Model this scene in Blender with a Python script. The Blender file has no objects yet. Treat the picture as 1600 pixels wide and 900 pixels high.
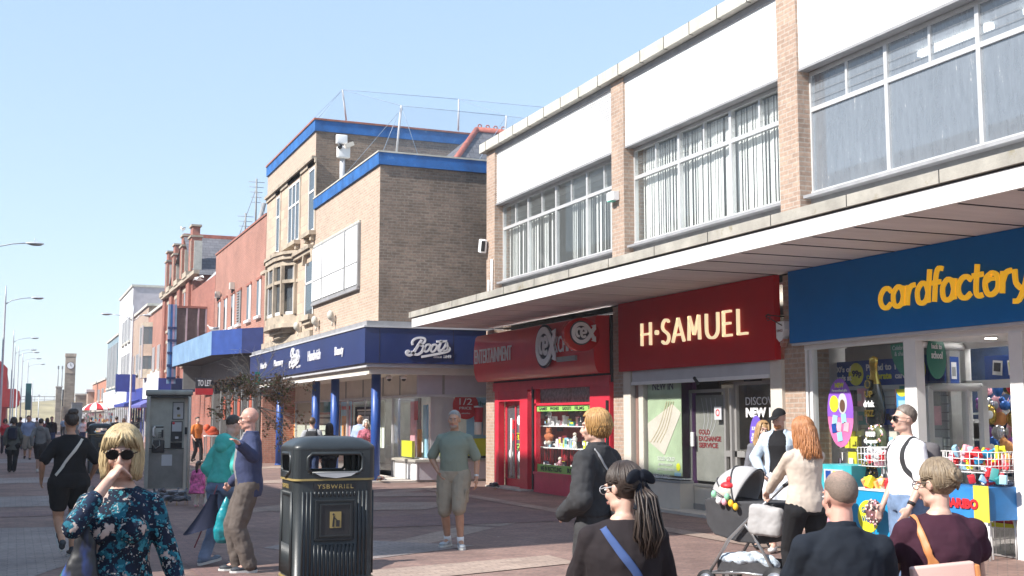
import bpy, bmesh, math, random
from math import sin, cos, tan, pi, radians, sqrt, atan2, atan
from mathutils import Vector, Matrix, noise
random.seed(7)
scene = bpy.context.scene
COL = scene.collection

# ------------------------------------------------------------------ camera, sky, sun, exposure
CAM_H, FPX = 1.64, 1850.0
PITCH, YAW = atan(204/1850), radians(22.69)
cd = bpy.data.cameras.new('camera'); cam = bpy.data.objects.new('camera', cd); COL.objects.link(cam)
cam.location = (0, 0, CAM_H); cam.rotation_euler = (pi/2+PITCH, 0, -YAW)
cd.sensor_width = 36; cd.lens = 36*FPX/1600; cd.clip_end = 3000; cd.clip_start = 0.1
scene.camera = cam
SUN_EL, SUN_PHI = radians(41), radians(10)        # the sun stands over the left-hand roofs, a little behind the camera
world = bpy.data.worlds.new('World'); scene.world = world; world.use_nodes = True
nt = world.node_tree; bg = nt.nodes['Background']
sky = nt.nodes.new('ShaderNodeTexSky'); sky.sky_type = 'NISHITA'; sky.sun_disc = False
sky.sun_elevation = SUN_EL; sky.sun_rotation = radians(270) - SUN_PHI
sky.air_density = 1.0; sky.dust_density = 0.3; sky.ozone_density = 1.0
# thin even summer haze over the blue
_tc = nt.nodes.new('ShaderNodeTexCoord'); _sp = nt.nodes.new('ShaderNodeSeparateXYZ'); nt.links.new(_tc.outputs['Generated'], _sp.inputs[0])
_rp = nt.nodes.new('ShaderNodeValToRGB'); nt.links.new(_sp.outputs[2], _rp.inputs[0]); _el = _rp.color_ramp.elements
while len(_el) < 4: _el.new(.5)
for _e, (_p, _c) in zip(_el, ((0,(.60,.735,.88)),(.12,(.57,.725,.90)),(.42,(.48,.675,.92)),(1,(.38,.585,.90)))): _e.position = _p; _e.color = (*_c, 1)
_sc = nt.nodes.new('ShaderNodeVectorMath'); _sc.operation = 'SCALE'; _sc.inputs[3].default_value = 2.75; nt.links.new(_rp.outputs[0], _sc.inputs[0])
_mx = nt.nodes.new('ShaderNodeMix'); _mx.data_type = 'RGBA'; _mx.inputs[0].default_value = .8
nt.links.new(sky.outputs[0], _mx.inputs[6]); nt.links.new(_sc.outputs[0], _mx.inputs[7])
nt.links.new(_mx.outputs[2], bg.inputs[0]); bg.inputs[1].default_value = 0.15
sl = bpy.data.lights.new('sun', 'SUN'); sl.energy = 3.4; sl.angle = radians(0.53); sl.color = (1, .955, .89)
so = bpy.data.objects.new('sun', sl); COL.objects.link(so)
sdir = Vector((-cos(SUN_EL)*cos(SUN_PHI), -cos(SUN_EL)*sin(SUN_PHI), sin(SUN_EL)))
so.rotation_euler = sdir.to_track_quat('Z', 'Y').to_euler(); so.location = (-20, -5, 30)
vs = scene.view_settings; vs.view_transform = 'Standard'; vs.look = 'None'; vs.gamma = 1; vs.exposure = 1.30
vs.use_curve_mapping = False
scene.render.engine = 'CYCLES'
scene.cycles.max_bounces = 8; scene.cycles.transparent_max_bounces = 16

# ------------------------------------------------------------------ rays: where a line of sight meets a real plane
def ray(px, py):
    x = (px-800)/FPX; y = -(py-450)/FPX
    up = y*cos(PITCH)+sin(PITCH); fw = cos(PITCH)-y*sin(PITCH)
    return Vector((x*cos(YAW)+fw*sin(YAW), -x*sin(YAW)+fw*cos(YAW), up))
CP = Vector((0, 0, CAM_H))
def G(px, py, z=0.0):
    r = ray(px, py); p = CP+r*((z-CAM_H)/r.z); return p
def FX(px, py, X):
    r = ray(px, py); p = CP+r*(X/r.x); return p
def FY(px, py, Y):
    r = ray(px, py); p = CP+r*(Y/r.y); return p
def YX(px, X): return FX(px, 654, X).y          # Y of a pixel column on a plane X = const
def at(px, s): return G(px, 654+CAM_H*s)         # ground point where 1 m spans s pixels

# ------------------------------------------------------------------ objects
def tag(o, label=None, cat=None, group=None, kind=None):
    if label: o['label'] = label
    if cat: o['category'] = cat
    if group: o['group'] = group
    if kind: o['kind'] = kind
    return o
def empty(name, loc=(0, 0, 0), rz=0, label=None, cat=None, group=None):
    o = bpy.data.objects.new(name, None); COL.objects.link(o); o.location = loc; o.rotation_euler = (0, 0, rz)
    o.empty_display_size = .2
    tag(o, label, cat, group); return o
def kids(o): return [c for c in bpy.data.objects if c.parent == o]
def copy_tree(o, parent=None):
    c = o.copy(); COL.objects.link(c); c.parent = parent
    for ch in kids(o): copy_tree(ch, c)
    return c

class MB:
    def __init__(s): s.v = []; s.f = []; s.m = []; s.mats = []; s.sm = []
    def mi(s, mat):
        if mat not in s.mats: s.mats.append(mat)
        return s.mats.index(mat)
    def add(s, vs, fs, mat, smooth=False):
        b = len(s.v); s.v += [tuple(v) for v in vs]; k = s.mi(mat)
        for f in fs: s.f.append([i+b for i in f]); s.m.append(k); s.sm.append(smooth)
        return s
    def box(s, x0, y0, z0, x1, y1, z1, mat):
        if x0 > x1: x0, x1 = x1, x0
        if y0 > y1: y0, y1 = y1, y0
        if z0 > z1: z0, z1 = z1, z0
        v = [(x0,y0,z0),(x1,y0,z0),(x1,y1,z0),(x0,y1,z0),(x0,y0,z1),(x1,y0,z1),(x1,y1,z1),(x0,y1,z1)]
        return s.add(v, [(3,2,1,0),(4,5,6,7),(0,1,5,4),(1,2,6,5),(2,3,7,6),(3,0,4,7)], mat)
    def obox(s, c, sx, sy, sz, mat, M=None, bev=0):
        """box centred on c, rotated by M; bev cuts the edges"""
        if bev:
            bm = bmesh.new(); bmesh.ops.create_cube(bm, size=1)
            for v in bm.verts: v.co = Vector((v.co.x*sx, v.co.y*sy, v.co.z*sz))
            bmesh.ops.bevel(bm, geom=bm.edges[:], offset=bev, segments=3, affect='EDGES', profile=.5)
            vs = [v.co.copy() for v in bm.verts]; bm.verts.index_update()
            fs = [[v.index for v in f.verts] for f in bm.faces]; bm.free(); sm = True
        else:
            hx, hy, hz = sx/2, sy/2, sz/2; sm = False
            vs = [Vector(p) for p in ((-hx,-hy,-hz),(hx,-hy,-hz),(hx,hy,-hz),(-hx,hy,-hz),(-hx,-hy,hz),(hx,-hy,hz),(hx,hy,hz),(-hx,hy,hz))]
            fs = [(3,2,1,0),(4,5,6,7),(0,1,5,4),(1,2,6,5),(2,3,7,6),(3,0,4,7)]
        if M is not None: vs = [M @ v for v in vs]
        return s.add([v+Vector(c) for v in vs], fs, mat, sm)
    def quad(s, a, b, c, d, mat): return s.add([a, b, c, d], [(0,1,2,3)], mat)
    def poly(s, pts, mat): return s.add(pts, [tuple(range(len(pts)))], mat)
    def prism(s, pts, h, mat):
        """pts: polygon of 3-D points, h: extrusion vector"""
        n = len(pts); h = Vector(h); P = [Vector(p) for p in pts]
        v = P+[p+h for p in P]
        fs = [tuple(range(n))[::-1], tuple(range(n, 2*n))]+[(i,(i+1)%n,(i+1)%n+n,i+n) for i in range(n)]
        return s.add(v, fs, mat)
    def tube(s, pts, r, mat, n=8, caps=True, flat=1.0, up=None):
        P = [Vector(p) for p in pts]; k = len(P)
        R = list(r) if hasattr(r, '__len__') else [r]*k
        vs = []; prev = None
        for i, p in enumerate(P):
            t = (P[min(i+1, k-1)]-P[max(i-1, 0)])
            t = t.normalized() if t.length > 1e-9 else Vector((0,0,1))
            if up is not None: a = Vector(up)
            elif prev is not None: a = prev
            else: a = Vector((0,0,1)) if abs(t.z) < .9 else Vector((1,0,0))
            a = (a-t*a.dot(t))
            if a.length < 1e-6: a = t.orthogonal()
            a.normalize(); b = t.cross(a); prev = a
            for j in range(n):
                th = 2*pi*j/n; vs.append(p+(a*cos(th)*flat+b*sin(th))*R[i])
        fs = []
        for i in range(k-1):
            for j in range(n):
                fs.append((i*n+j, i*n+(j+1)%n, (i+1)*n+(j+1)%n, (i+1)*n+j))
        if caps: fs.append(tuple(range(n))[::-1]); fs.append(tuple(range((k-1)*n, k*n)))
        return s.add(vs, fs, mat, True)
    def ell(s, c, rx, ry, rz, mat, nu=14, nv=9, M=None):
        vs = []; fs = []; c = Vector(c)
        for i in range(nv+1):
            ph = pi*i/nv
            for j in range(nu):
                th = 2*pi*j/nu
                q = Vector((rx*sin(ph)*cos(th), ry*sin(ph)*sin(th), rz*cos(ph)))
                vs.append(c+((M @ q) if M is not None else q))
        for i in range(nv):
            for j in range(nu):
                a, b, c2, d = i*nu+j, i*nu+(j+1)%nu, (i+1)*nu+(j+1)%nu, (i+1)*nu+j
                fs.append((a, d, c2, b))
        return s.add(vs, fs, mat, True)
    def cyl(s, c, r, h, mat, n=20, r2=None):
        r2 = r if r2 is None else r2
        return s.tube([c, (c[0], c[1], c[2]+h)], [r, r2], mat, n)
    def lathe(s, c, prof, mat, n=24, ang=2*pi):
        vs = []; fs = []
        m = n if ang >= 2*pi-1e-6 else n+1
        for r, z in prof:
            for j in range(m):
                th = ang*j/n; vs.append((c[0]+r*cos(th), c[1]+r*sin(th), c[2]+z))
        for i in range(len(prof)-1):
            for j in range(n):
                fs.append((i*m+j, i*m+(j+1)%m, (i+1)*m+(j+1)%m, (i+1)*m+j))
        return s.add(vs, fs, mat, True)
    def build(s, name, parent=None, rel=None):
        me = bpy.data.meshes.new(name)
        vs = s.v
        if isinstance(rel, str):
            q = parent; rel = Vector((0,0,0))
            while q is not None: rel += q.location; q = q.parent
        if rel is not None: r = Vector(rel); vs = [Vector(v)-r for v in s.v]
        me.from_pydata(vs, [], s.f)
        for m in s.mats: me.materials.append(m)
        me.polygons.foreach_set('material_index', s.m); me.polygons.foreach_set('use_smooth', s.sm)
        me.update()
        o = bpy.data.objects.new(name, me); COL.objects.link(o)
        if parent is not None: o.parent = parent
        return o
def weld(o):
    bm = bmesh.new(); bm.from_mesh(o.data); bmesh.ops.remove_doubles(bm, verts=bm.verts[:], dist=1e-5)
    bmesh.ops.recalc_face_normals(bm, faces=bm.faces[:]); bm.to_mesh(o.data); bm.free(); return o

# ------------------------------------------------------------------ materials
def newmat(name):
    m = bpy.data.materials.new(name); m.use_nodes = True
    return m, m.node_tree, m.node_tree.nodes['Principled BSDF']
def ramp(nt, fac, stops):
    r = nt.nodes.new('ShaderNodeValToRGB'); el = r.color_ramp.elements
    while len(el) < len(stops): el.new(.5)
    for e, (p, c) in zip(el, stops): e.position = p; e.color = (*c, 1) if len(c) == 3 else c
    nt.links.new(fac, r.inputs[0]); return r.outputs[0]
def tc(nt, kind='Object'):
    return nt.nodes.new('ShaderNodeTexCoord').outputs[kind]
def nz(nt, vec, scale, detail=4, rough=.6):
    n = nt.nodes.new('ShaderNodeTexNoise'); n.inputs['Scale'].default_value = scale
    n.inputs['Detail'].default_value = detail; n.inputs['Roughness'].default_value = rough
    if vec is not None: nt.links.new(vec, n.inputs['Vector'])
    return n.outputs['Fac']
def scalev(nt, vec, s):
    m = nt.nodes.new('ShaderNodeMapping'); m.inputs['Scale'].default_value = s
    nt.links.new(vec, m.inputs['Vector']); return m.outputs[0]
def mixc(nt, fac, a, b, mode='MIX'):
    m = nt.nodes.new('ShaderNodeMix'); m.data_type = 'RGBA'; m.blend_type = mode
    for v, i in ((fac, 0), (a, 6), (b, 7)):
        if hasattr(v, 'links') or hasattr(v, 'is_linked'): nt.links.new(v, m.inputs[i])
        elif i == 0: m.inputs[0].default_value = v
        else: m.inputs[i].default_value = (*v, 1)
    return m.outputs[2]
def bump(nt, bs, h, st=.3, d=.01):
    b = nt.nodes.new('ShaderNodeBump'); b.inputs['Strength'].default_value = st; b.inputs['Distance'].default_value = d
    nt.links.new(h, b.inputs['Height']); nt.links.new(b.outputs[0], bs.inputs['Normal'])
_mc = {}
def mat(name, c, rough=.6, metal=0, var=.15, vs=3.0, bmp=0, bs=40, stretch=(1,1,1), coat=0, spec=.5, dirt=None):
    """plain coloured surface with soft uneven tone"""
    if name in _mc: return _mc[name]
    m, nt, b = newmat(name)
    v = scalev(nt, tc(nt), stretch)
    lo = tuple(x*(1-var) for x in c); hi = tuple(min(1, x*(1+var)) for x in c)
    n = nz(nt, v, vs, 5)
    col = ramp(nt, n, [(.32, lo), (.68, hi)])
    if dirt:
        n2 = nz(nt, v, dirt[0], 6, .7)
        msk = ramp(nt, n2, [(dirt[1], (0,0,0)), (dirt[1]+.14, (1,1,1))])
        col = mixc(nt, msk, col, dirt[2])
    nt.links.new(col, b.inputs['Base Color'])
    b.inputs['Roughness'].default_value = rough; b.inputs['Metallic'].default_value = metal
    b.inputs['Coat Weight'].default_value = coat; b.inputs['Specular IOR Level'].default_value = spec
    if bmp: bump(nt, b, nz(nt, v, bs, 4), bmp, .01)
    _mc[name] = m; return m
def brick_mat(name, c1, c2, mortar, bw=.225, bh=.075, ms=.011, rough=.85, var=.35, horiz=False, bmp=.5, blot=None, rot=0, offset=.5):
    m, nt, b = newmat(name)
    o = tc(nt); L = nt.links
    sep = nt.nodes.new('ShaderNodeSeparateXYZ'); L.new(o, sep.inputs[0])
    comb = nt.nodes.new('ShaderNodeCombineXYZ')
    if horiz:
        L.new(sep.outputs[0], comb.inputs[0]); L.new(sep.outputs[1], comb.inputs[1])
    else:
        ge = nt.nodes.new('ShaderNodeNewGeometry'); sn = nt.nodes.new('ShaderNodeSeparateXYZ'); L.new(ge.outputs['True Normal'], sn.inputs[0])
        ab = nt.nodes.new('ShaderNodeMath'); ab.operation = 'ABSOLUTE'; L.new(sn.outputs[0], ab.inputs[0])
        gt = nt.nodes.new('ShaderNodeMath'); gt.operation = 'GREATER_THAN'; gt.inputs[1].default_value = .7; L.new(ab.outputs[0], gt.inputs[0])
        mx = nt.nodes.new('ShaderNodeMix'); L.new(gt.outputs[0], mx.inputs[0]); L.new(sep.outputs[0], mx.inputs[2]); L.new(sep.outputs[1], mx.inputs[3])
        L.new(mx.outputs[0], comb.inputs[0]); L.new(sep.outputs[2], comb.inputs[1])
    mp = nt.nodes.new('ShaderNodeMapping'); mp.inputs['Rotation'].default_value = (0, 0, rot); L.new(comb.outputs[0], mp.inputs[0])
    br = nt.nodes.new('ShaderNodeTexBrick'); L.new(mp.outputs[0], br.inputs['Vector'])
    br.inputs['Scale'].default_value = 1; br.inputs['Brick Width'].default_value = bw; br.inputs['Row Height'].default_value = bh
    br.inputs['Mortar Size'].default_value = ms; br.inputs['Mortar Smooth'].default_value = .2; br.offset = offset
    br.inputs['Color1'].default_value = (*c1, 1); br.inputs['Color2'].default_value = (*c2, 1); br.inputs['Mortar'].default_value = (*mortar, 1)
    n1 = nz(nt, o, .6, 6, .7)
    col = mixc(nt, 1, br.outputs['Color'], ramp(nt, n1, [(.3, (1-var,)*3), (.7, (1+var*.4,)*3)]), 'MULTIPLY')
    n3 = nz(nt, o, 14, 3, .6)
    col = mixc(nt, 1, col, ramp(nt, n3, [(.3, (.82,)*3), (.7, (1.15,)*3)]), 'MULTIPLY')
    if blot:
        msk = ramp(nt, nz(nt, o, blot[0], 5, .7), [(blot[1], (0,0,0)), (blot[1]+.12, (1,1,1))])
        col = mixc(nt, msk, col, blot[2])
    L.new(col, b.inputs['Base Color']); b.inputs['Roughness'].default_value = rough
    if bmp:
        inv = nt.nodes.new('ShaderNodeMath'); inv.operation = 'MULTIPLY_ADD'; inv.inputs[1].default_value = -1; inv.inputs[2].default_value = 1
        L.new(br.outputs['Fac'], inv.inputs[0])
        ad = nt.nodes.new('ShaderNodeMath'); ad.operation = 'MULTIPLY_ADD'; ad.inputs[1].default_value = .35
        L.new(nz(nt, o, 60, 3), ad.inputs[0]); L.new(inv.outputs[0], ad.inputs[2])
        bump(nt, b, ad.outputs[0], bmp, .008)
    return m
def glass_mat(name, tint=(.9,.95,.95), clear=.75, rough=.02, dark=(.03,.04,.045), ior=1.5, streak=0):
    """pane: partly see-through, glossy by fresnel, a little grime"""
    m, nt, b = newmat(name); L = nt.links
    nt.nodes.remove(b); out = nt.nodes['Material Output']
    tr = nt.nodes.new('ShaderNodeBsdfTransparent'); tr.inputs[0].default_value = (*tint, 1)
    df = nt.nodes.new('ShaderNodeBsdfDiffuse'); df.inputs[0].default_value = (*dark, 1)
    gl = nt.nodes.new('ShaderNodeBsdfGlossy'); gl.inputs['Roughness'].default_value = rough
    lw = nt.nodes.new('ShaderNodeLayerWeight'); lw.inputs[0].default_value = .5; pw = nt.nodes.new('ShaderNodeMath'); pw.operation = 'POWER'; pw.inputs[1].default_value = 5; L.new(lw.outputs['Facing'], pw.inputs[0])
    f0 = ((ior-1)/(ior+1))**2; fr = nt.nodes.new('ShaderNodeMath'); fr.operation = 'MULTIPLY_ADD'; fr.inputs[1].default_value = 1-f0; fr.inputs[2].default_value = f0; L.new(pw.outputs[0], fr.inputs[0])
    m1 = nt.nodes.new('ShaderNodeMixShader'); m1.inputs[0].default_value = clear
    if streak:
        sv = nt.nodes.new('ShaderNodeMapping'); sv.inputs['Rotation'].default_value = (.12,0,0); sv.inputs['Scale'].default_value = (9,9,1.6); L.new(tc(nt), sv.inputs[0])
        c_ = ramp(nt, nz(nt, sv.outputs[0], 1.5, 5, .75), [(.30,(clear+.12,)*3),(.66,(clear-.02,)*3),(.71,(clear-streak,)*3)]); L.new(c_, m1.inputs[0])
        L.new(ramp(nt, nz(nt, sv.outputs[0], 1.5, 5, .75), [(.64, dark), (.70, (.62,.60,.56))]), df.inputs[0])
    L.new(df.outputs[0], m1.inputs[1]); L.new(tr.outputs[0], m1.inputs[2])
    m2 = nt.nodes.new('ShaderNodeMixShader'); L.new(fr.outputs[0], m2.inputs[0]); L.new(m1.outputs[0], m2.inputs[1]); L.new(gl.outputs[0], m2.inputs[2])
    L.new(m2.outputs[0], out.inputs[0])
    n = nz(nt, tc(nt), 1.3, 2); bp = nt.nodes.new('ShaderNodeBump'); bp.inputs['Strength'].default_value = .03; bp.inputs['Distance'].default_value = .02
    L.new(n, bp.inputs['Height']); L.new(bp.outputs[0], gl.inputs['Normal'])
    return m
def net_mat(name, c, alpha):
    m, nt, b = newmat(name); b.inputs['Base Color'].default_value = (*c, 1); b.inputs['Alpha'].default_value = alpha; b.inputs['Roughness'].default_value = .9
    return m
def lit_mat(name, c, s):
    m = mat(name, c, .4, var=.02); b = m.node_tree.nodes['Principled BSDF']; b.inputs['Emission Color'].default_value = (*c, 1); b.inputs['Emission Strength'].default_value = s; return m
def emit_mat(name, c, s):
    m, nt, b = newmat(name); b.inputs['Base Color'].default_value = (*c, 1)
    b.inputs['Emission Color'].default_value = (*c, 1); b.inputs['Emission Strength'].default_value = s; return m

# ------------------------------------------------------------------ lettering
def text_polys(s, bold=0.0, shear=0.0, spacing=1.0, depth=0.0):
    cu = bpy.data.curves.new('lettering', 'FONT'); cu.body = s; cu.offset = bold; cu.shear = shear; cu.space_character = spacing
    cu.extrude = depth; cu.resolution_u = 3
    o = bpy.data.objects.new('lettering', cu); COL.objects.link(o)
    dg = bpy.context.evaluated_depsgraph_get(); dg.update(); me = bpy.data.meshes.new_from_object(o.evaluated_get(dg))
    vs = [v.co.copy() for v in me.vertices]; fs = [tuple(p.vertices) for p in me.polygons]
    bpy.data.objects.remove(o); bpy.data.curves.remove(cu); bpy.data.meshes.remove(me)
    return vs, fs
def letter(mb, s, o, u, v, w, h, m, d=.01, bold=0.0, shear=0.0, spacing=1.0, fit=True):
    """puts raised lettering s into the rectangle origin o, width w along u, height h along v"""
    vs, fs = text_polys(s, bold, shear, spacing, .5)
    if not vs: return mb
    x0 = min(p.x for p in vs); x1 = max(p.x for p in vs); y0 = min(p.y for p in vs); y1 = max(p.y for p in vs)
    o, u, v = Vector(o), Vector(u), Vector(v); n = u.cross(v)
    kx = w/(x1-x0) if w else h/(y1-y0); ky = h/(y1-y0)
    return mb.add([o+u*((p.x-x0)*kx)+v*((p.y-y0)*ky)+n*((p.z+.5)*d) for p in vs], fs, m)
def stroke(mb, pts, o, u, v, k, r, m, d=.02, n=6, taper=None, sm=3):
    """flat-ended ribbon letter stroke; pts in letter units"""
    P = [Vector((x, y)) for x, y in pts]
    if sm and len(P) > 2:                       # Catmull-Rom
        Q = []
        for i in range(len(P)-1):
            p0, p1, p2, p3 = P[max(i-1,0)], P[i], P[i+1], P[min(i+2,len(P)-1)]
            for t in [j/sm for j in range(sm)]:
                Q.append(.5*((2*p1)+(p2-p0)*t+(2*p0-5*p1+4*p2-p3)*t*t+(3*p1-p0-3*p2+p3)*t**3))
        Q.append(P[-1]); P = Q
    o, u, v = Vector(o), Vector(u), Vector(v); nn = u.cross(v)
    vs = []; k2 = len(P)
    for i, p in enumerate(P):
        t = P[min(i+1,k2-1)]-P[max(i-1,0)]
        t = t.normalized() if t.length > 1e-9 else Vector((1,0)); a = Vector((-t.y, t.x))
        rr = r*(1 if taper is None else taper[0]+(taper[1]-taper[0])*i/(k2-1))
        for q, zz in ((p+a*rr, 0), (p-a*rr, 0), (p-a*rr, d), (p+a*rr, d)):
            vs.append(o+u*(q.x*k)+v*(q.y*k)+nn*zz)
    fs = [(3,2,1,0), tuple(range(4*k2-4, 4*k2))]
    for i in range(k2-1):
        for j in range(4): fs.append((4*i+j, 4*i+(j+1)%4, 4*i+4+(j+1)%4, 4*i+4+j))
    return mb.add(vs, fs, m)
def disc(mb, c, u, v, rx, ry, m, d=.02, n=32, inner=0):
    c, u, v = Vector(c), Vector(u), Vector(v); nn = u.cross(v)
    if not inner:
        P = [c+u*(rx*cos(2*pi*i/n))+v*(ry*sin(2*pi*i/n)) for i in range(n)]
        return mb.prism(P, nn*d, m)
    vs = []; fs = []
    for i in range(n):
        a = 2*pi*i/n
        for k, z in ((1,0),(inner,0),(inner,d),(1,d)): vs.append(c+u*(rx*k*cos(a))+v*(ry*k*sin(a))+nn*z)
    for i in range(n):
        for j in range(4): fs.append((4*i+j, 4*i+(j+1)%4, 4*((i+1)%n)+(j+1)%4, 4*((i+1)%n)+j))
    return mb.add(vs, fs, m)
def panel(mb, o, u, v, w, h, m, d=.01):
    o, u, v = Vector(o), Vector(u), Vector(v); n = u.cross(v)
    return mb.prism([o, o+u*w, o+u*w+v*h, o+v*h], n*d, m)
UF, VZ = Vector((0,-1,0)), Vector((0,0,1))     # reading direction on walls that face the street (-X)
US = Vector((1,0,0))                           # reading direction on walls that face the camera (-Y)

# ------------------------------------------------------------------ the palette
M_BUFF = brick_mat('buff_brick', (.47,.33,.25), (.36,.25,.19), (.44,.37,.31), var=.2)
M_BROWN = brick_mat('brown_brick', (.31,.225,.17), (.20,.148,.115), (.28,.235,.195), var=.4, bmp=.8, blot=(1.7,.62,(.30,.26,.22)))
M_RED = brick_mat('red_brick', (.44,.19,.135), (.36,.15,.11), (.42,.27,.22), var=.28, blot=(.8,.66,(.36,.20,.16)))
M_DRED = brick_mat('dark_red_brick', (.44,.15,.105), (.32,.105,.075), (.28,.17,.14), var=.3)
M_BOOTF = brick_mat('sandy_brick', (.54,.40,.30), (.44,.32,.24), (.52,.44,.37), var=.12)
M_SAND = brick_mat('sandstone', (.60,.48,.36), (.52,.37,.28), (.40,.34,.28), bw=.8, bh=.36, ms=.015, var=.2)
M_SLATE = brick_mat('roof_slate', (.17,.165,.18), (.12,.12,.135), (.06,.06,.065), bw=.35, bh=.2, ms=.01, var=.25)
M_STONE = mat('carved_stone', (.42,.35,.27), .85, var=.25, vs=2, bmp=.4, bs=30, dirt=(1.6,.56,(.17,.16,.13)))
M_CONC = mat('weathered_concrete', (.36,.34,.30), .9, var=.2, vs=2.5, bmp=.4, bs=50, dirt=(3.2,.58,(.23,.20,.12)))
M_COPE = mat('coping_stone', (.52,.50,.44), .9, var=.15, vs=4, bmp=.4, bs=40, dirt=(5,.64,(.36,.34,.27)))
M_WHITE = mat('white_render', (.80,.80,.80), .8, var=.03, vs=.8, bmp=.1, bs=30)
M_FASC = mat('white_fascia_board', (.80,.79,.77), .6, var=.03)
M_SOFF = mat('painted_soffit', (.66,.61,.60), .75, var=.10, vs=1.2, stretch=(.5,3,1), dirt=(2.2,.68,(.24,.20,.20)))
M_FRAME = mat('aluminium_frame', (.62,.62,.62), .4, metal=.3, var=.08)
M_WFRAME = mat('white_frame', (.74,.73,.72), .5, var=.04)
M_DARK = mat('black_metal', (.02,.02,.022), .5)
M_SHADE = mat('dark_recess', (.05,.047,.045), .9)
M_NAVY = mat('navy_fascia', (.016,.032,.125), .35, var=.12, vs=1.2, dirt=(9,.73,(.32,.34,.40)))
M_BLUE = mat('blue_paint', (.02,.12,.36), .6, var=.3, vs=2, dirt=(4,.62,(.12,.24,.42)))
M_CBLUE = mat('blue_column_paint', (.022,.075,.30), .4, var=.12, dirt=(9,.72,(.1,.2,.45)))
M_CREAM = mat('cream_paint', (.60,.55,.48), .6, var=.06)
M_LGREY = mat('light_grey_paint', (.5,.5,.52), .6, var=.06)
M_GREY = mat('grey_paint', (.27,.27,.27), .6, var=.12)
M_GLASS = glass_mat('shop_glass', clear=.965, tint=(.97,.985,.98), dark=(.3,.3,.3))
M_GLASSU = glass_mat('upstairs_glass', clear=.88, tint=(.95,.98,.98), dark=(.5,.55,.56))
M_GLASSB = glass_mat('dusty_upstairs_glass', clear=.45, tint=(.8,.86,.9), dark=(.34,.38,.43), ior=2.0, streak=.35)
M_GLASSD = glass_mat('dark_window_glass', clear=.35, dark=(.10,.12,.14))
M_BLIND = mat('vertical_blind', (.76,.75,.72), .8, var=.05)
M_LEAD = mat('lead_grey', (.30,.30,.31), .6, var=.15)
# ================================================================== ground
def paver_mat(name, c1, c2, mortar, var=.25, rot=pi/4, bw=.2, bh=.1):
    m = brick_mat(name, c1, c2, mortar, bw=bw, bh=bh, ms=.006, horiz=True, var=var, rot=rot, rough=.85, bmp=.35, blot=(.9,.66,(.17,.135,.125)))
    nt = m.node_tree; b = nt.nodes['Principled BSDF']; src = b.inputs['Base Color'].links[0].from_socket       # trodden gum and drips
    v = nt.nodes.new('ShaderNodeTexVoronoi'); v.inputs['Scale'].default_value = 2.3; nt.links.new(tc(nt), v.inputs['Vector'])
    k1 = ramp(nt, v.outputs['Distance'], [(.035,(1,1,1)),(.05,(0,0,0))]); c = mixc(nt, k1, src, (.12,.105,.10))
    v2 = nt.nodes.new('ShaderNodeTexVoronoi'); v2.inputs['Scale'].default_value = 1.1; nt.links.new(scalev(nt, tc(nt), (1.3,1,1)), v2.inputs['Vector'])
    k2 = ramp(nt, v2.outputs['Distance'], [(.018,(1,1,1)),(.026,(0,0,0))]); c = mixc(nt, k2, c, (.50,.47,.44))
    st = ramp(nt, nz(nt, tc(nt), .28, 6, .75), [(.36,(.74,.72,.72)),(.62,(1.08,1.07,1.06))]); c = mixc(nt, 1, c, st, 'MULTIPLY'); nt.links.new(c, b.inputs['Base Color']); return m
M_PAVE = paver_mat('red_pavers', (.30,.19,.155), (.24,.148,.125), (.165,.13,.115), var=.38)
M_PAVE2 = paver_mat('buff_pavers', (.41,.31,.25), (.35,.26,.21), (.22,.175,.15), rot=0)
M_PAVE3 = paver_mat('grey_pavers', (.33,.275,.25), (.28,.235,.22), (.19,.165,.155), rot=0)
M_PAVE4 = paver_mat('plum_pavers', (.25,.15,.135), (.20,.12,.11), (.13,.10,.095), rot=0)
def sheet(name, polys, m, z):
    mb = MB()
    for P in polys: mb.poly([(p[0], p[1], z) for p in P], m)
    o = mb.build(name); tag(o, kind='structure'); return o
g = MB(); g.poly([(-400,-60,0),(400,-60,0),(400,1200,0),(-400,1200,0)], M_PAVE); tag(g.build('ground'), kind='structure')
def gp(*px): return [G(x, y) for x, y in px]
# bands and diamonds of paler blocks
bands = []
def strip(x0, y0, x1, y1, w):
    a, b = Vector((x0,y0)), Vector((x1,y1)); n = (b-a).normalized(); n = Vector((-n.y, n.x))*w/2
    return [(a-n).to_tuple(), (b-n).to_tuple(), (b+n).to_tuple(), (a+n).to_tuple()]
for k in range(7):
    y = 6+k*7.4
    bands.append(strip(3.2, y, 6.6, y+3.7, .55)); bands.append(strip(6.75, y+3.85, 10.1, y+7.2, .55))
sheet('paving_diamond_band', bands, M_PAVE2, .003)
grey = [[(-5,13.0),(.2,13.4),(1.3,16.2),(.7,19.5),(-5,20.6)], [(-5,24.2),(1.8,24.2),(1.8,27.4),(-5,27.4)], [(-5,33),(2.2,33),(2.2,36),(-5,36)], [(-5,48),(4,48),(4,53),(-5,53)], [(3.8,13.6),(5.6,14.6),(3.9,16.4),(3.0,15.4)]]
sheet('paving_grey_area', grey, M_PAVE3, .005)
plum = [strip(-5,22.3,1.9,22.3,1.1), strip(2.1,12.5,2.1,60,.5), [(4.6,17.5),(9.4,17.5),(9.4,19.6),(4.6,19.6)]]
sheet('paving_plum_band', plum, M_PAVE4, .007)
buff2 = [[(-4,11.2),(2.0,11.2),(6.0,12.4),(6.0,13.2),(1.6,12.2),(-4,12.1)], strip(9.0,9,9.0,26.5,.35), [(4.2,21.4),(6.9,20.6),(8.3,22.2),(5.6,23.1)], [(7.0,24.4),(8.6,24.0),(9.4,25.0),(7.9,25.6)], strip(2.6,40,9,40,1.2), strip(3.3,31,8,31,1.0), strip(3.3,70,9,70,2)]
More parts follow.
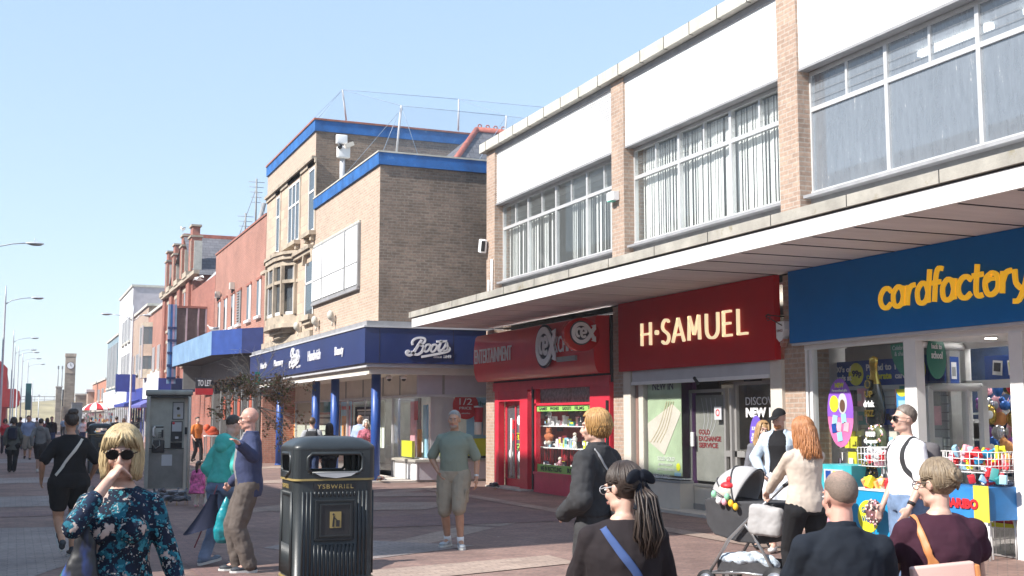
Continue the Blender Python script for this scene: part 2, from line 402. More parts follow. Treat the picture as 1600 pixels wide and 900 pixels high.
sheet('paving_buff_area', buff2, M_PAVE2, .009)
# doorstep strip along the shops
M_STEP = mat('pale_step_slab', (.50,.45,.40), .8, var=.12, vs=4)
stp = MB(); stp.box(10.62, 15.2, 0, 12.6, 20.3, .05, M_STEP); stp.box(10.66,25.0,0,11.2,27.2,.04,M_STEP); stp.box(8.4, 29.5, 0, 12, 36, .05, M_STEP)
tag(stp.build('pavement_step'), kind='structure')

# far shore: bank and wall
M_DUNE = mat('dry_grass_bank', (.30,.25,.14), .95, var=.35, vs=.12, dirt=(.2,.55,(.16,.17,.07)))
hb = MB(); n = 40; vs = []; fs = []
for i in range(n+1):
    x = -160+i*10
    for j, (dy, z) in enumerate(((0,0),(10,2.0),(24,4.2),(34,5.0),(60,5.2),(300,5.0))):
        vs.append((x, 250+dy, z*(1+.12*sin(x*.11)+.08*sin(x*.37+j))))
for i in range(n):
    for j in range(5):
        a = i*6+j; fs.append((a, a+6, a+7, a+1))
hb.add(vs, fs, M_DUNE, True); tag(hb.build('terrain_bank'), kind='structure')
fb = empty('promenade_fence', (4, 290, 0), label='long thin railing along the top of the far grassy bank', cat='railing')
mb = MB()
for i in range(80):
    x = -70+i*2; mb.box(x, 283, 4.6, x+.1, 283.1, 6.6, M_GREY)
mb.box(-70,283.02,4.9,90,283.05,4.95,M_GREY); mb.build('post_row', fb, (4,290,0)); mb = MB(); mb.box(-70,283,6.4,90,283.08,6.55,M_GREY); mb.box(-70,283,5.7,90,283.08,5.8,M_GREY); mb.build('rail', fb, (4,290,0))

# ================================================================== block on the left: stands outside the picture, shades the street
lb = empty('brick_parade_building', (-7, 40, 0), label='long brick parade across the street that throws its shadow over the paving', cat='building')
mb = MB(); mb.box(-19, 12.0, 0, -7, 23.7, 16.2, M_BUFF); mb.box(-19, 23.705, 0, -7, 118, 11.0, M_BUFF)
mb.build('wall', lb, (-7,40,0))
mb = MB(); mb.box(-19.1, 11.9, 16.2, -6.9, 23.8, 16.5, M_CONC); mb.box(-19.1, 23.82, 11.0, -6.9, 118.1, 11.25, M_CONC); mb.build('parapet', lb, (-7,40,0))
def rep_part(name, mb, parent, locs, rel):
    o = mb.build(name, parent, (0,0,0)); o.location = Vector(locs[0])-Vector(rel)
    for l in locs[1:]:
        c = o.copy(); COL.objects.link(c); c.parent = parent; c.location = Vector(l)-Vector(rel)
    return o
mb = MB(); mb.box(-.02, 0, 0, .04, 2.2, 1.9, M_GLASSD); mb.box(.01, -.1, -.12, .15, 2.3, 0, M_COPE)
rep_part('window', mb, lb, [(-7, 13.5+k*4, zz) for k in range(14) for zz in ((4.6, 8.0, 11.4) if k < 3 else (4.6, 7.9))], (-7,40,0))
mb = MB(); mb.box(.01,0,.5,.1,6.6,2.7,M_GLASSD); mb.box(.01,0,2.8,.25,7.2,3.6,M_LGREY)
rep_part('shopfront', mb, lb, [(-7,12.6+k*8,0) for k in range(13)], (-7,40,0))
# low shops nearer the camera, also outside the picture, seen only as reflections
lb = empty('low_parade_building', (-7, 0, 0), label='low pale flat-roofed parade on the near left side of the street', cat='building')
mb = MB(); mb.box(-17, -25, 0, -7, 11.98, 6.6, M_CREAM); mb.build('wall', lb, (-7,0,0)); mb = MB(); mb.box(-17.1,-25.1,6.6,-6.9,11.97,6.9,M_CONC); mb.build('parapet', lb, (-7,0,0))
mb = MB(); mb.box(-.02,0,0,.04,3.4,1.7,M_GLASSD); rep_part('window', mb, lb, [(-7,-23+k*5,3.9) for k in range(7)], (-7,0,0))

# ================================================================== right-hand block with the long white canopy
XF = 10.9
sb = empty('canopied_shop_block', (XF, 16, 0), label='two-storey post-war shop block with white upper panels and a long white canopy over three shops', cat='building')
O = (XF, 16, 0)
PIERS = [(27.2, 27.75), (20.35, 20.87), (14.7, 15.2), (9.0, 9.5), (3.2, 3.7)]
for a, b in PIERS:
    mb = MB(); mb.box(XF, a, 3.9, XF+.45, b, 8.4, M_BUFF)
    mb.box(XF, a, 0, XF+.45, b, 3.84, M_BUFF); mb.build('brick_pier', sb, O)
mb = MB(); mb.box(XF-.13, 3.0, 8.42, 24, 27.95, 8.65, M_COPE)
for k in range(28): mb.box(XF-.14, 3.2+k*.9, 8.41, XF-.05, 3.208+k*.9, 8.652, M_DARK)
mb.box(XF+.02, 3.0, 8.3, XF+.3, 27.7, 8.415, M_LEAD)
mb.build('parapet_coping', sb, O)
M_RIB = mat('ribbed_white_panel', (.78,.78,.78), .7, var=.05, vs=.6, dirt=(.9,.7,(.60,.60,.58)))
BAYS = [(20.87, 27.2, 4), (15.2, 20.35, 3), (9.5, 14.7, 3), (3.7, 9.0, 3)]
for bi, (a, b, nl) in enumerate(BAYS):
    mb = MB()
    if bi == 0:
        mb.box(XF+.08, a, 7.0, XF+.2, b, 8.3, M_RIB)
        for k in range(26): mb.box(XF+.055, a, 7.02+k*.05, XF+.085, b, 7.045+k*.05, M_RIB)
    else:
        mb.box(XF+.045, a, 7.0, XF+.2, b, 8.3, M_WHITE)
        for t in (.333, .667): mb.box(XF+.042, a+(b-a)*t, 7.0, XF+.046, a+(b-a)*t+.008, 8.3, M_LGREY)
    mb.box(XF+.03, a, 6.96, XF+.2, b, 7.0, M_LEAD)
    mb.build('white_panel', sb, O)
    # window: frame, glass, sill; the blinds are a part of their own
    XW = XF+.26
    w = MB(); fw = .035
    w.box(XW-.03, a, 6.90, XW+.05, b, 6.96, M_FRAME); w.box(XW-.05, a, 5.02, XW+.05, b, 5.09, M_FRAME)
    w.box(XW-.03, a, 6.33, XW+.05, b, 6.40, M_FRAME)
    for i in range(nl+1):
        y = a+(b-a)*i/nl; y0 = max(a, y-fw); y1 = min(b, y+fw)
        w.box(XW-.035, y0, 5.09, XW+.045, y1, 6.90, M_FRAME)
        if i < nl:
            ym = y+(b-a)/nl/2; w.box(XW-.025, ym-.022, 6.40, XW+.04, ym+.022, 6.90, M_FRAME)
            for q in range(3): w.box(XW-.02, y+.03, 6.5+q*.13, XW-.014, y+(b-a)/nl-.03, 6.503+q*.13, M_GREY)
    wo = w.build('window', sb, O)
    gl = MB(); gl.quad((XW, b, 5.05), (XW, a, 5.05), (XW, a, 6.93), (XW, b, 6.93), M_GLASSU if bi < 2 else M_GLASSB)
    gl.build('pane', wo, 'w')
    si = MB(); si.box(XF+.05, a+.01, 4.97, XW+.06, b-.01, 5.015, M_LEAD); si.build('window_sill', sb, O)
    mb = MB(); mb.box(XF+.14, a, 4.3, XF+.3, b, 4.82, M_WHITE)
    mb.box(XF+.20, a, 4.82, XF+.3, b, 4.97, M_GREY)
    mb.build('apron', sb, O)
    if bi < 2:
        bl = MB(); rr = random.Random(bi+3)
        y = a+.05
        while y < b-.08:
            skip = bi == 0 and (.42 < (y-a)/(b-a) < .53 or rr.random() < .05)
            if not skip:
                an = rr.uniform(.1, .35) if bi else rr.uniform(.05, .6); wd = .085
                dx, dy = wd*sin(an), wd*cos(an); zt = 6.9 if bi else 6.4+.1*rr.random(); x0 = XW+.12+rr.uniform(-.01,.01)
                bl.prism([(x0,y,5.12+rr.random()*.03),(x0+dx,y+dy,5.12),(x0+dx,y+dy,zt),(x0,y,zt)], (.004,0,0), M_BLIND)
            y += .087 if rr.random() > .03 else .12
        bl.build('vertical_blinds', sb, O)
# the empty room behind the upper windows
M_ROOM = mat('pale_room_wall', (.5,.5,.5), .9, var=.1); M_ROOMF = mat('office_floor', (.2,.19,.18), .9)
mb = MB()
for a, b, nl in BAYS:
    mb.box(XF+5, a-.2, 4.4, XF+5.1, b+.2, 8.3, M_ROOM)
mb.box(XF+.35, 3.2, 4.35, XF+5, 27.6, 4.4, M_ROOMF); mb.box(XF+.2, 3.2, 7.05, XF+5, 27.6, 7.1, M_ROOM)
for a, b in PIERS: mb.box(XF+.46, a+.1, 4.4, XF+5, b-.1, 8.3, M_ROOM)
mb.box(XF+.47, 27.5, 0, 24, 27.74, 8.4, M_BROWN); mb.box(XF+.4, 3.0, 0, 24, 3.19, 8.4, M_BUFF)
mb.box(XF+.3, 3.0, 8.3, 24, 27.7, 8.4, M_LEAD); mb.box(24, 3, 0, 24.2, 27.7, 8.4, M_BUFF)
mb.build('room', sb, O)
M_TUBE = emit_mat('fluorescent_tube', (1,1,.97), 2.0)
mb = MB(); mb.box(XF+1.2, 12.0, 6.96, XF+1.3, 13.4, 7.03, M_TUBE); mb.box(XF+1.2, 10.2, 6.96, XF+1.3, 11.4, 7.03, M_TUBE); mb.build('strip_light', sb, O)
# canopy
cn = MB(); XC = 8.85
cn.box(XC, 3.0, 3.85, XC+.05, 27.5, 4.06, M_FASC); cn.box(XC+.05, 27.45, 3.87, XF, 27.5, 4.06, M_FASC)
fo = cn.build('canopy_fascia', sb, O)
cn = MB(); cn.box(XC-.04, 3.0, 4.085, XC+.30, 27.62, 4.225, M_CONC); cn.box(XC+.3, 3.0, 4.065, XF+.15, 27.6, 4.16, M_LEAD)
for k in range(17): cn.box(XC-.045, 3.5+k*1.5, 4.084, XC, 3.51+k*1.5, 4.228, M_DARK)
cn.build('canopy_coping', sb, O)
cn = MB(); y = 3.4; k = 0
js = [3.3,4.2,5.1,6.0,6.9,7.8,8.6,9.4,10.23,11.06,11.85,12.51,13.4,14.28,15.26,16.5,17.7,18.9,20.1,21.3,22.5,23.7,24.9,26.1,27.4]
for j0, j1 in zip(js, js[1:]):
    gap = .035 if j0 < 15.2 else .007
    cn.box(XC+.05, j0+gap, 3.865, XF-.005, j1, 3.885, M_SOFF)
cn.box(XC+.05, 3.0, 3.90, XF, 27.45, 3.92, M_SHADE)
for j0 in js[:15]: cn.box(XC+.12, j0-.01, 3.857, XF-.05, j0+.022, 3.864, M_DARK)
for j0 in js[15:]: cn.box(XC+.12, j0-.002, 3.861, XF-.05, j0+.006, 3.864, M_GREY)
cn.build('canopy_soffit', sb, O)
# floors and party walls behind the shops
mb = MB(); M_IFLOOR = mat('shop_floor', (.25,.23,.22), .4); M_IWALL = mat('shop_wall', (.42,.41,.40), .8, var=.1)
mb.box(XF+.46, 20.55, 0, 16, 20.65, 3.8, M_IWALL); mb.box(XF+.46, 14.9, 0, 16, 15.0, 3.8, M_IWALL); mb.box(XF+.46, 9.2, 0, 16, 9.3, 3.8, M_IWALL)
mb.box(16, 3.2, 0, 16.1, 27.5, 3.8, M_IWALL); mb.box(XF+.02, 3.2, .01, 16, 27.5, .03, M_IFLOOR); mb.box(XF+.5, 3.2, 3.80, 16, 27.5, 3.84, M_IWALL)
mb.build('interior_wall', sb, O)

# small fixtures on the block
def fixture(name, mb, loc, label, cat, group=None):
    o = mb.build(name, None, loc); o.location = loc; return tag(o, label, cat, group)
p = FX(962, 308, XF)
mb = MB(); mb.box(XF-.14, p.y-.16, p.z-.08, XF-.01, p.y+.12, p.z+.09, M_WHITE); mb.box(XF-.15, p.y-.06, p.z-.10, XF-.03, p.y+.08, p.z-.08, mat('green_plastic',(.1,.4,.3)))
fixture('alarm_box', mb, (XF-.05, p.y, p.z), 'small white alarm box high on the brick pier between the two blinds-filled windows', 'alarm box')
p = FX(761, 385, XF)
mb = MB(); mb.obox((XF-.12, p.y, p.z), .16, .2, .34, M_WHITE, Matrix.Rotation(.25, 3, 'X'), .02); mb.obox((XF-.15, p.y-.11, p.z-.02), .1, .02, .26, M_DARK, Matrix.Rotation(.25, 3, 'X'))
fixture('floodlight', mb, (XF-.05, p.y, p.z), 'tilted white floodlight on the end pier of the canopied block', 'floodlight')
p = FX(1229, 520, XF)
mb = MB(); P = [(.0,.17),(.19,.17),(.21,.05),(.14,-.12),(.07,-.14),(.0,-.08)]
mb.prism([(XF-.12, p.y+.10-x, p.z+y) for x, y in P], (.11,0,0), M_WHITE)
mb.prism([(XF-.11, p.y+.02-x, p.z+y) for x, y in ((0,-.1),(.12,-.1),(.06,-.22),(0,-.2))], (.08,0,0), M_RED)
letter(mb, 'KINGS', (XF-.121, p.y+.08, p.z+.01), UF, VZ, .15, .04, mat('maroon_ink',(.2,.04,.04)), .003)
fixture('alarm_bell_box', mb, (XF-.05, p.y, p.z), 'white shield-shaped alarm box with red foot between the red and blue shop signs', 'alarm box')
mb = MB(); a = Vector((XF-.02, 15.05, 3.1)); mb.tube([a+Vector((0,.1,.1)), a+Vector((-.3,.15,.12))], .008, M_DARK); mb.tube([a+Vector((0,0,-.1)), a+Vector((-.35,.1,.1))], .008, M_DARK)
for k in range(10):
    t = k/10*2*pi; q = a+Vector((-.3,.1,.08)); mb.tube([q+Vector((0,.05*cos(t),.05*sin(t))), q+Vector((.01,.05*cos(t+.63),.05*sin(t+.63)))], .006, M_DARK, 5)
fixture('sign_bracket', mb, (XF, 15.05, 3.1), 'thin empty wrought-iron sign bracket above the shield-shaped alarm box', 'bracket')
mb = MB(); mb.tube([(XF-.04,27.5,4.25),(XF-.04,27.5,5.1)], .03, M_WHITE); mb.tube([(XF-.04,27.28,4.25),(XF-.04,27.28,5.6)], .03, M_WHITE)
fixture('pipe', mb, (XF, 27.5, 4.3), 'pair of white pipes up the end pier under the tilted floodlight', 'pipe')
# ================================================================== corner chemist's shop: brick box over a navy fascia and blue columns
XB, YB = 8.5, 29.2
bo = empty('corner_chemist_building', (XB, 31, 0), label='brown brick corner building with blue roof band over a navy shop fascia and blue columns', cat='building')
O = (XB, 31, 0); YE = 36.45
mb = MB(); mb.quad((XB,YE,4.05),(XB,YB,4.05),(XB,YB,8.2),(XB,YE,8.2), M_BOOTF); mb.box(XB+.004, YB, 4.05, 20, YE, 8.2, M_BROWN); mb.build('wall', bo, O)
mb = MB(); mb.box(XB-.06, YB-.06, 8.2, 20, YE, 8.52, M_BLUE); mb.box(XB-.08, YB-.08, 8.52, 20, YE, 8.56, M_COPE); mb.build('roof_band', bo, O)
# boarded window
mb = MB()
for y0, y1 in ((35.1,36.3),(32.45,34.95),(31.05,32.25)):
    mb.box(XB-.08, y0-.07, 5.2, XB-.005, y1+.07, 6.95, M_GREY); mb.box(XB-.1, y0, 5.26, XB-.07, y1, 5.85, M_WHITE); mb.box(XB-.1, y0, 5.88, XB-.07, y1, 6.88, M_WHITE)
    n = int((y1-y0)/.25)
    for i in range(1, n): mb.box(XB-.106, y0+i*.25, 5.28, XB-.099, y0+i*.25+.025, 6.86, M_LEAD)
mb.box(XB-.05, 31.0, 6.95, XB-.005, 36.4, 7.03, M_COPE); mb.box(XB-.1, 31.0, 5.12, XB-.005, 36.4, 5.2, M_LEAD)
mb.build('boarded_window', bo, O)
for y in (33.6, 35.6, 38.1):
    mb = MB(); mb.tube([(XB-.02,y,4.45),(XB-.16,y,4.6)], .09, M_CREAM, 12); mb.ell((XB-.16,y,4.62), .1,.12,.14, M_COPE); mb.tube([(XB-.1,y,4.5),(XB-.1,y,4.3)], .03, M_CREAM)
    mb.build('lamp_hood', bo, O)
# fascia
XN, YN = 8.05, 28.82
f = MB(); f.box(XN, YN, 3.03, 12.6, YN+.08, 3.93, M_NAVY); f.box(XN, YN+.081, 3.03, XN+.08, 44.6, 3.93, M_NAVY)
f.box(XN-.03, YN-.03, 3.93, 12.6, YN+.1, 3.97, M_LGREY); f.box(XN-.03, YN+.1, 3.93, XN+.1, 44.6, 3.97, M_LGREY)
f.box(XN+.05, YN+.05, 3.97, 12.6, YB, 4.1, M_LEAD); f.box(XN+.05, YB, 3.97, XB, 44.6, 4.1, M_LEAD)
for x in (8.42, 10.4, 12.0): f.box(x, YN-.004, 3.04, x+.012, YN, 3.92, M_DARK)
fo = f.build('fascia', bo, O)
t = MB(); t.box(XN+.06, YN+.06, 2.93, 12.6, YN+.2, 3.03, M_LGREY); t.box(XN+.06, YN+.2, 2.93, XN+.2, 44.6, 3.03, M_LGREY)
t.box(XN+.16, YN+.16, 2.76, 12.6, YN+.3, 2.93, M_CREAM); t.box(XN+.16, YN+.3, 2.76, XN+.3, 44.6, 2.93, M_CREAM)
t.box(XN+.14, YN+.3, 2.75, XN+.16, 44.6, 2.80, M_WHITE)
t.box(XN+.3, YN+.3, 2.80, 12.6, 44.6, 2.84, M_CREAM); t.build('soffit_trim', bo, O)
# columns
for px, x in ((587, 8.68), (523, 8.72), (493, 8.72), (437, 8.72)):
    y = YX(px, x); mb = MB(); mb.cyl((x, y, 0), .125, 2.8, M_CBLUE, 24); mb.cyl((x, y, 0), .14, .05, M_CBLUE, 24)
    o = mb.build('column', bo, O)
# shopfront in the arcade: bulkhead, ledge, glass, transom
XS, YS = 9.66, 29.44
mb = MB(); mb.box(XS, YS, 0.06, 12.6, YS+.2, .52, mat('shade_grey_riser', (.50,.47,.50), .5, var=.08)); mb.box(XS, YS+.2, .06, XS+.2, 31.6, .52, M_WHITE)  # side riser greyed to carry its shade, street face left white
mb.box(XS-.03, YS-.01, .06, XS, YS+.35, .5, M_WHITE); mb.box(XS-.025, 30.3, .06, XS, 30.42, .5, M_GREY); mb.box(XS-.03, 31.4, .06, XS, 31.62, .5, M_GREY); mb.build('stall_riser', bo, O)
mb = MB(); mb.box(XS-.09, YS-.1, .52, 12.6, YS+.3, .58, M_CONC); mb.box(XS-.09, YS+.3, .52, XS+.3, 31.65, .58, M_CONC); mb.build('ledge', bo, O)
mb = MB(); mb.quad((XS,31.6,.6),(XS,YS,.6),(XS,YS,2.2),(XS,31.6,2.2), M_GLASS); mb.quad((XS,YS,.6),(12.6,YS,.6),(12.6,YS,2.2),(XS,YS,2.2), M_GLASS); mb.build('corner_pane', bo, O)
mb = MB(); mb.box(XS-.05, YS-.05, 2.2, 12.6, YS+.05, 2.27, M_LGREY); mb.box(XS-.05, YS+.05, 2.2, XS+.05, 44, 2.27, M_LGREY)
mb.box(XS-.02, YS-.02, 2.27, 12.6, YS+.05, 2.8, mat('lilac_panel', (.48,.46,.54), .5, var=.05)); mb.box(XS-.02, YS+.05, 2.27, XS+.05, 44, 2.8, M_CREAM)
for y in (30.9, 32.5, 33.0, 34.6, 36.6, 38.4, 40.4): mb.box(XS-.04, y, 2.27, XS-.02, y+.06, 2.8, M_GREY)
mb.box(10.32, YS-.04, 2.27, 10.38, YS-.02, 2.8, M_GREY); mb.build('transom_panel', bo, O)
for y in (31.62, 33.0, 34.4, 36.5, 38.5, 40.5, 43.9):
    mb = MB(); mb.box(XS-.03, y-.03, .06, XS+.03, y+.03, 2.2, M_LGREY); mb.build('mullion', bo, O)
mb = MB(); mb.quad((XS,43.9,.06),(XS,34.43,.06),(XS,34.43,2.2),(XS,43.9,2.2), M_GLASS); mb.build('front_pane', bo, O)
mb = MB(); mb.quad((XS+.6,34.4,.06),(XS+.6,31.65,.06),(XS+.6,31.65,2.2),(XS+.6,34.4,2.2), M_GLASS); mb.box(XS+.58,32.95,.06,XS+.62,33.05,2.2,M_LGREY); mb.build('entrance_door', bo, O)
# what shows behind the glass
M_POST = mat('pale_green_poster', (.62,.68,.58), .6, var=.05); M_YEL = mat('lime_band', (.70,.72,.03), .5, var=.05); M_TEAL = mat('teal_board', (.03,.22,.22), .5)
M_INK = mat('dark_ink', (.03,.03,.04), .6); M_RED2 = mat('poster_red', (.55,.02,.03), .5, var=.06); M_SKYB = mat('poster_sky_blue', (.30,.55,.72), .5, var=.15, vs=1.5); M_PINK = mat('poster_pink', (.75,.38,.45), .5, var=.2, vs=4)
M_ORNG = mat('poster_orange', (.80,.36,.12), .5, var=.2, vs=5)
d = MB(); d.box(XS+2.6, YS+.2, 0, XS+2.7, 44, 2.7, M_IWALL); d.box(XS+.05, YS+.2, .01, XS+2.6, 44, .05, M_IFLOOR); d.box(XS+.06, YS+.1, 2.72, XS+2.6, 44, 2.76, M_IWALL)
d.box(XS+.25, YS+.3, .55, 12.5, YS+1.2, .6, M_WHITE); d.build('display_floor', bo, O)
Lb = (12.6, YS, 0)
p = MB()                                   # posters in the side window
p.box(11.05, YS+.10, .60, 12.3, YS+.12, 2.2, M_SKYB); p.box(10.05, YS+.12, .60, 10.7, YS+.14, 2.2, M_LGREY); p.box(10.3, YS+.08, .66, 12.5, YS+.095, 1.12, M_YEL); p.box(10.3,YS+.07,.6,12.5,YS+.09,.66,M_DARK)
disc(p, (11.0, YS+.06, 1.98), US, VZ, .36, .36, M_RED2, .015)
letter(p, '1/2', (10.82, YS+.04, 2.0), US, VZ, .36, .17, M_WHITE, .01); letter(p, 'PRICE', (10.82, YS+.04, 1.88), US, VZ, .34, .07, M_WHITE, .01); letter(p, 'selected lines', (10.88, YS+.04, 1.76), US, VZ, .24, .04, M_WHITE, .01)
letter(p, 'the bo', (11.35, YS+.08, 1.98), US, VZ, .5, .12, M_TEAL, .01)
p.lathe((11.35, YS+.05, 1.22), [(.0,0),(.10,0),(.10,.38),(.09,.40),(.12,.75),(.0,.76)], M_WHITE, 12); p.lathe((11.36, YS+.04, 1.55), [(.11,0),(.13,.38),(.0,.39)], M_RED2, 12); p.box(11.5, YS+.05, 1.2, 11.62, YS+.07, 2.0, M_CREAM); p.box(11.66,YS+.05,1.5,11.86,YS+.07,1.9,M_ORNG)
disc(p, (11.95, YS+.06, .86), US, VZ, .12, .12, M_RED2, .012)
p.build('window_poster', bo, O)
p = MB(); p.box(XS+.12, 30.1, .62, XS+.14, 31.2, 1.05, M_YEL); p.box(XS+.10, 29.8, 1.6, XS+.12, 30.05, 2.1, M_RED2); p.box(XS+.3, 30.6, .62, XS+.35, 31.0, 2.1, M_PINK); p.box(XS+.4, 29.9, .62, XS+.45, 30.2, 2.0, M_SKYB); p.box(XS+.6,31.1,.1,XS+.65,31.5,2.2,M_GREY)
for k, (y, m) in enumerate(((29.6,M_ORNG),(29.75,M_WHITE),(30.35,M_SKYB),(30.5,M_WHITE),(30.9,M_ORNG))): p.box(XS+.5, y, .6, XS+.6, y+.1, 1.2+.15*(k%3), m)
p.build('display_goods', bo, O)
p = MB(); X1 = XS+.05
def pp(px0, py0, px1, py1, m, X, d=.01):
    a, b = FX(px0, py0, X), FX(px1, py1, X); p.box(X, min(a.y,b.y), min(a.z,b.z), X+d, max(a.y,b.y), max(a.z,b.z), m)
pp(462,628,487,700,M_POST,X1); pp(400,600,437,700,M_WHITE,X1); pp(445,650,462,672,M_GREY,X1+.02); pp(446,670,462,700,M_YEL,X1-.01); pp(455,640,461,690,M_ORNG,X1-.015)
pp(498,628,520,644,M_TEAL,X1); pp(498,648,520,690,M_POST,X1); pp(498,652,520,654,M_INK,X1-.012); pp(498,662,520,664,M_INK,X1-.012); pp(498,672,520,674,M_INK,X1-.012)
pp(533,628,548,700,M_SKYB,X1); pp(534,650,540,700,M_ORNG,X1-.01); pp(542,640,547,690,M_PINK,X1-.01); pp(534,635,547,640,M_RED2,X1-.012); pp(552,628,600,700,M_POST,X1+.03)
p.build('front_poster', bo, O)
p = MB(); pp(555,636,584,690,M_DARK,X1-.05,.03); pp(558,640,581,642,M_CREAM,X1-.06,.01); pp(559,644,580,680,M_GREY,X1-.06,.01); pp(561,648,578,676,M_DARK,X1-.07,.01); pp(563,650,576,660,M_LGREY,X1-.08,.01); p.build('cash_machine', bo, O)
for x, y in ((8.95, 29.7), (9.3, 29.55)):
    mb = MB(); mb.ell((x, y, 2.70), .09,.09,.07, M_WHITE, 12, 6); mb.ell((x, y-.02, 2.66), .06,.06,.06, M_DARK, 10, 6); mb.build('dome_camera', bo, O)
mb = MB(); mb.box(XS+.4,YS+.5,2.68,12,29.9,2.71,emit_mat('chemist_fill_light',(1,.98,.95),3)); mb.box(XS+.5,32,2.68,XS+.8,43,2.71,emit_mat('chemist_fill_light',(1,.98,.95),3)); mb.build('unseen_ceiling_light', bo, O)  # unseen glowing panels added to brighten the chemist's interior

# --- the name on the fascia: letters are parts of the fascia
M_LET = mat('white_letters', (.78,.77,.80), .4, var=.04)
def script_name(name, parent, o, u, k, r, rel):
    s = MB(); V = VZ
    def st(pts, rr=1, tp=None): stroke(s, pts, o, u, V, k, r*rr, M_LET, .03, taper=tp)
    st([(2.35,2.15),(1.9,1.5),(1.45,.75),(1.1,.2),(.6,-.1),(.2,0),(.08,.3),(.3,.5),(.55,.35)], 1.15)      # B stem and tail
    st([(1.0,1.35),(.95,1.85),(1.4,2.3),(2.1,2.45),(2.75,2.35),(2.85,2.0),(2.6,1.65),(2.0,1.45)], .9)       # upper bowl
    st([(2.0,1.42),(2.5,1.3),(2.6,.85),(2.3,.35),(1.75,.02),(1.2,.12),(.8,.45)], 1.1)                       # lower bowl
    for x in (2.75, 3.75):
        st([(x+.75,1.5),(x+.35,1.45),(x+.05,1.0),(x,.65),(x+.2,.45),(x+.55,.6),(x+.85,1.05),(x+.88,1.4),(x+.7,1.5)], .85)
    st([(5.4,2.15),(5.1,1.45),(4.9,.9),(4.95,.65),(5.15,.62),(5.4,.8)], 1)                                  # t
    st([(4.6,1.95),(6.2,2.05)], .9)
    st([(5.5,.75),(5.9,1.3),(6.15,1.85),(6.25,1.5),(6.35,1.0),(6.15,.7),(5.8,.65),(5.6,.85)], .9)           # s
    st([(6.3,1.1),(6.6,1.0),(6.3,.55),(4.4,.1),(2.3,-.3)], 1.0)                                             # flourish
    b = MB(); 
    return s.build(name, parent, rel)
so_ = script_name('shop_name', fo, (9.12, YN-.002, 3.26), US, .178, .17, 'w')
mb = MB(); letter(mb, 'Since 1849', (9.86, YN-.002, 3.185), US, VZ, .48, .085, M_LET, .02, bold=.01); mb.build('lettering', fo, 'w')
def on_front(s, px0, py0, px1, py1, bold=.02):
    a = FX(px0, py0, XN); b = FX(px1, py1, XN); z = min(a.z, b.z); mb = MB()
    letter(mb, s, (XN-.002, a.y, z), UF, VZ, a.y-b.y, abs(a.z-b.z), M_LET, .02, bold=bold); mb.build('lettering', fo, 'w')
ya = YX(524, XN); yb = YX(537, XN)
on_front('Beauty', 524, 542.5, 537.5, 557, .03); on_front('Handwich', 482, 549, 501, 561, .03); on_front('Pharmacy', 429, 563, 443, 573, .03); on_front('Health', 408, 568, 417, 575, .03)
a = FX(454, 577, XN); script_name('shop_name', fo, (XN-.002, a.y+.1, 3.30), UF, .21, .22, 'w')
mb = MB(); a = FX(463, 575, XN); letter(mb, 'Since 1849', (XN-.002, a.y, 3.20), UF, VZ, .6, .08, M_LET, .01); mb.build('lettering', fo, 'w')

# ================================================================== stone-fronted building beyond it
st_ = empty('sandstone_fronted_building', (XB, 40, 0), label='three-storey sandstone-fronted building with bay window and blue roof band', cat='building')
O2 = (XB, 40, 0); y0, y1 = 36.5, 44.35
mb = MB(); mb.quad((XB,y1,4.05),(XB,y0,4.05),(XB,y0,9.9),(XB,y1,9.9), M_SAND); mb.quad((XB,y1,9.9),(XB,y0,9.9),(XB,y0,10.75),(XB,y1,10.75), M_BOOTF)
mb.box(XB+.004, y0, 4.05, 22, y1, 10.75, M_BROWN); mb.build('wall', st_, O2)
mb = MB(); mb.box(XB-.06, y0-.05, 10.75, 22, y1, 11.1, M_BLUE); mb.box(XB-.09, y0-.08, 11.1, 22, y1, 11.16, M_DRED); mb.build('roof_band', st_, O2)
mb = MB(); mb.box(XB-.12, y0, 9.85, XB-.005, y1, 9.95, M_STONE); mb.box(XB-.05, y0, 9.72, XB-.005, y1, 9.84, M_STONE); mb.build('cornice', st_, O2)
def px_y(px): return YX(px, XB)
def sash(px0, px1, z0, z1, nlt=1, fan=False, sill=True):
    a, b = px_y(px1), px_y(px0); w = MB()
    w.box(XB-.02, a-.14, z0-.02, XB-.002, a, z1+.12, M_STONE); w.box(XB-.02, b, z0-.02, XB-.002, b+.14, z1+.12, M_STONE); w.box(XB-.05, a-.14, z1+.12, XB-.002, b+.14, z1+.26, M_STONE)
    w.box(XB-.012, a, z0, XB-.002, b, z1, M_GLASSD)
    for t in [0]+[i/nlt for i in range(1, nlt)]+[1]:
        y = a+(b-a)*t; w.box(XB-.03, max(a,y-.04), z0, XB-.013, min(b,y+.04), z1, M_WFRAME)
    zz = z0+(z1-z0)*.62
    for z in (z0, zz, z1-.06): w.box(XB-.032, a, z, XB-.013, b, z+.07, M_WFRAME)
    if sill: w.box(XB-.22, a-.2, z0-.16, XB-.002, b+.2, z0-.03, M_STONE); w.box(XB-.14, a-.1, z0-.32, XB-.002, a+.1, z0-.16, M_STONE); w.box(XB-.14, b-.1, z0-.32, XB-.002, b+.1, z0-.16, M_STONE)
    w.build('window', st_, O2)
sash(477, 486, 7.55, 9.6); sash(445, 462, 7.55, 9.6, 3); sash(426, 431, 7.55, 9.6)
mb = MB(); mb.box(XB-.2, y0, 6.98, XB-.005, px_y(458), 7.1, M_STONE); mb.box(XB-.13, y0, 6.86, XB-.005, px_y(458), 6.97, M_STONE); mb.box(XB-.2, px_y(425), 6.98, XB-.005, y1, 7.1, M_STONE); mb.box(XB-.1, y0, 4.2, XB-.005, y1, 4.4, M_STONE)
mb.build('string_course', st_, O2)
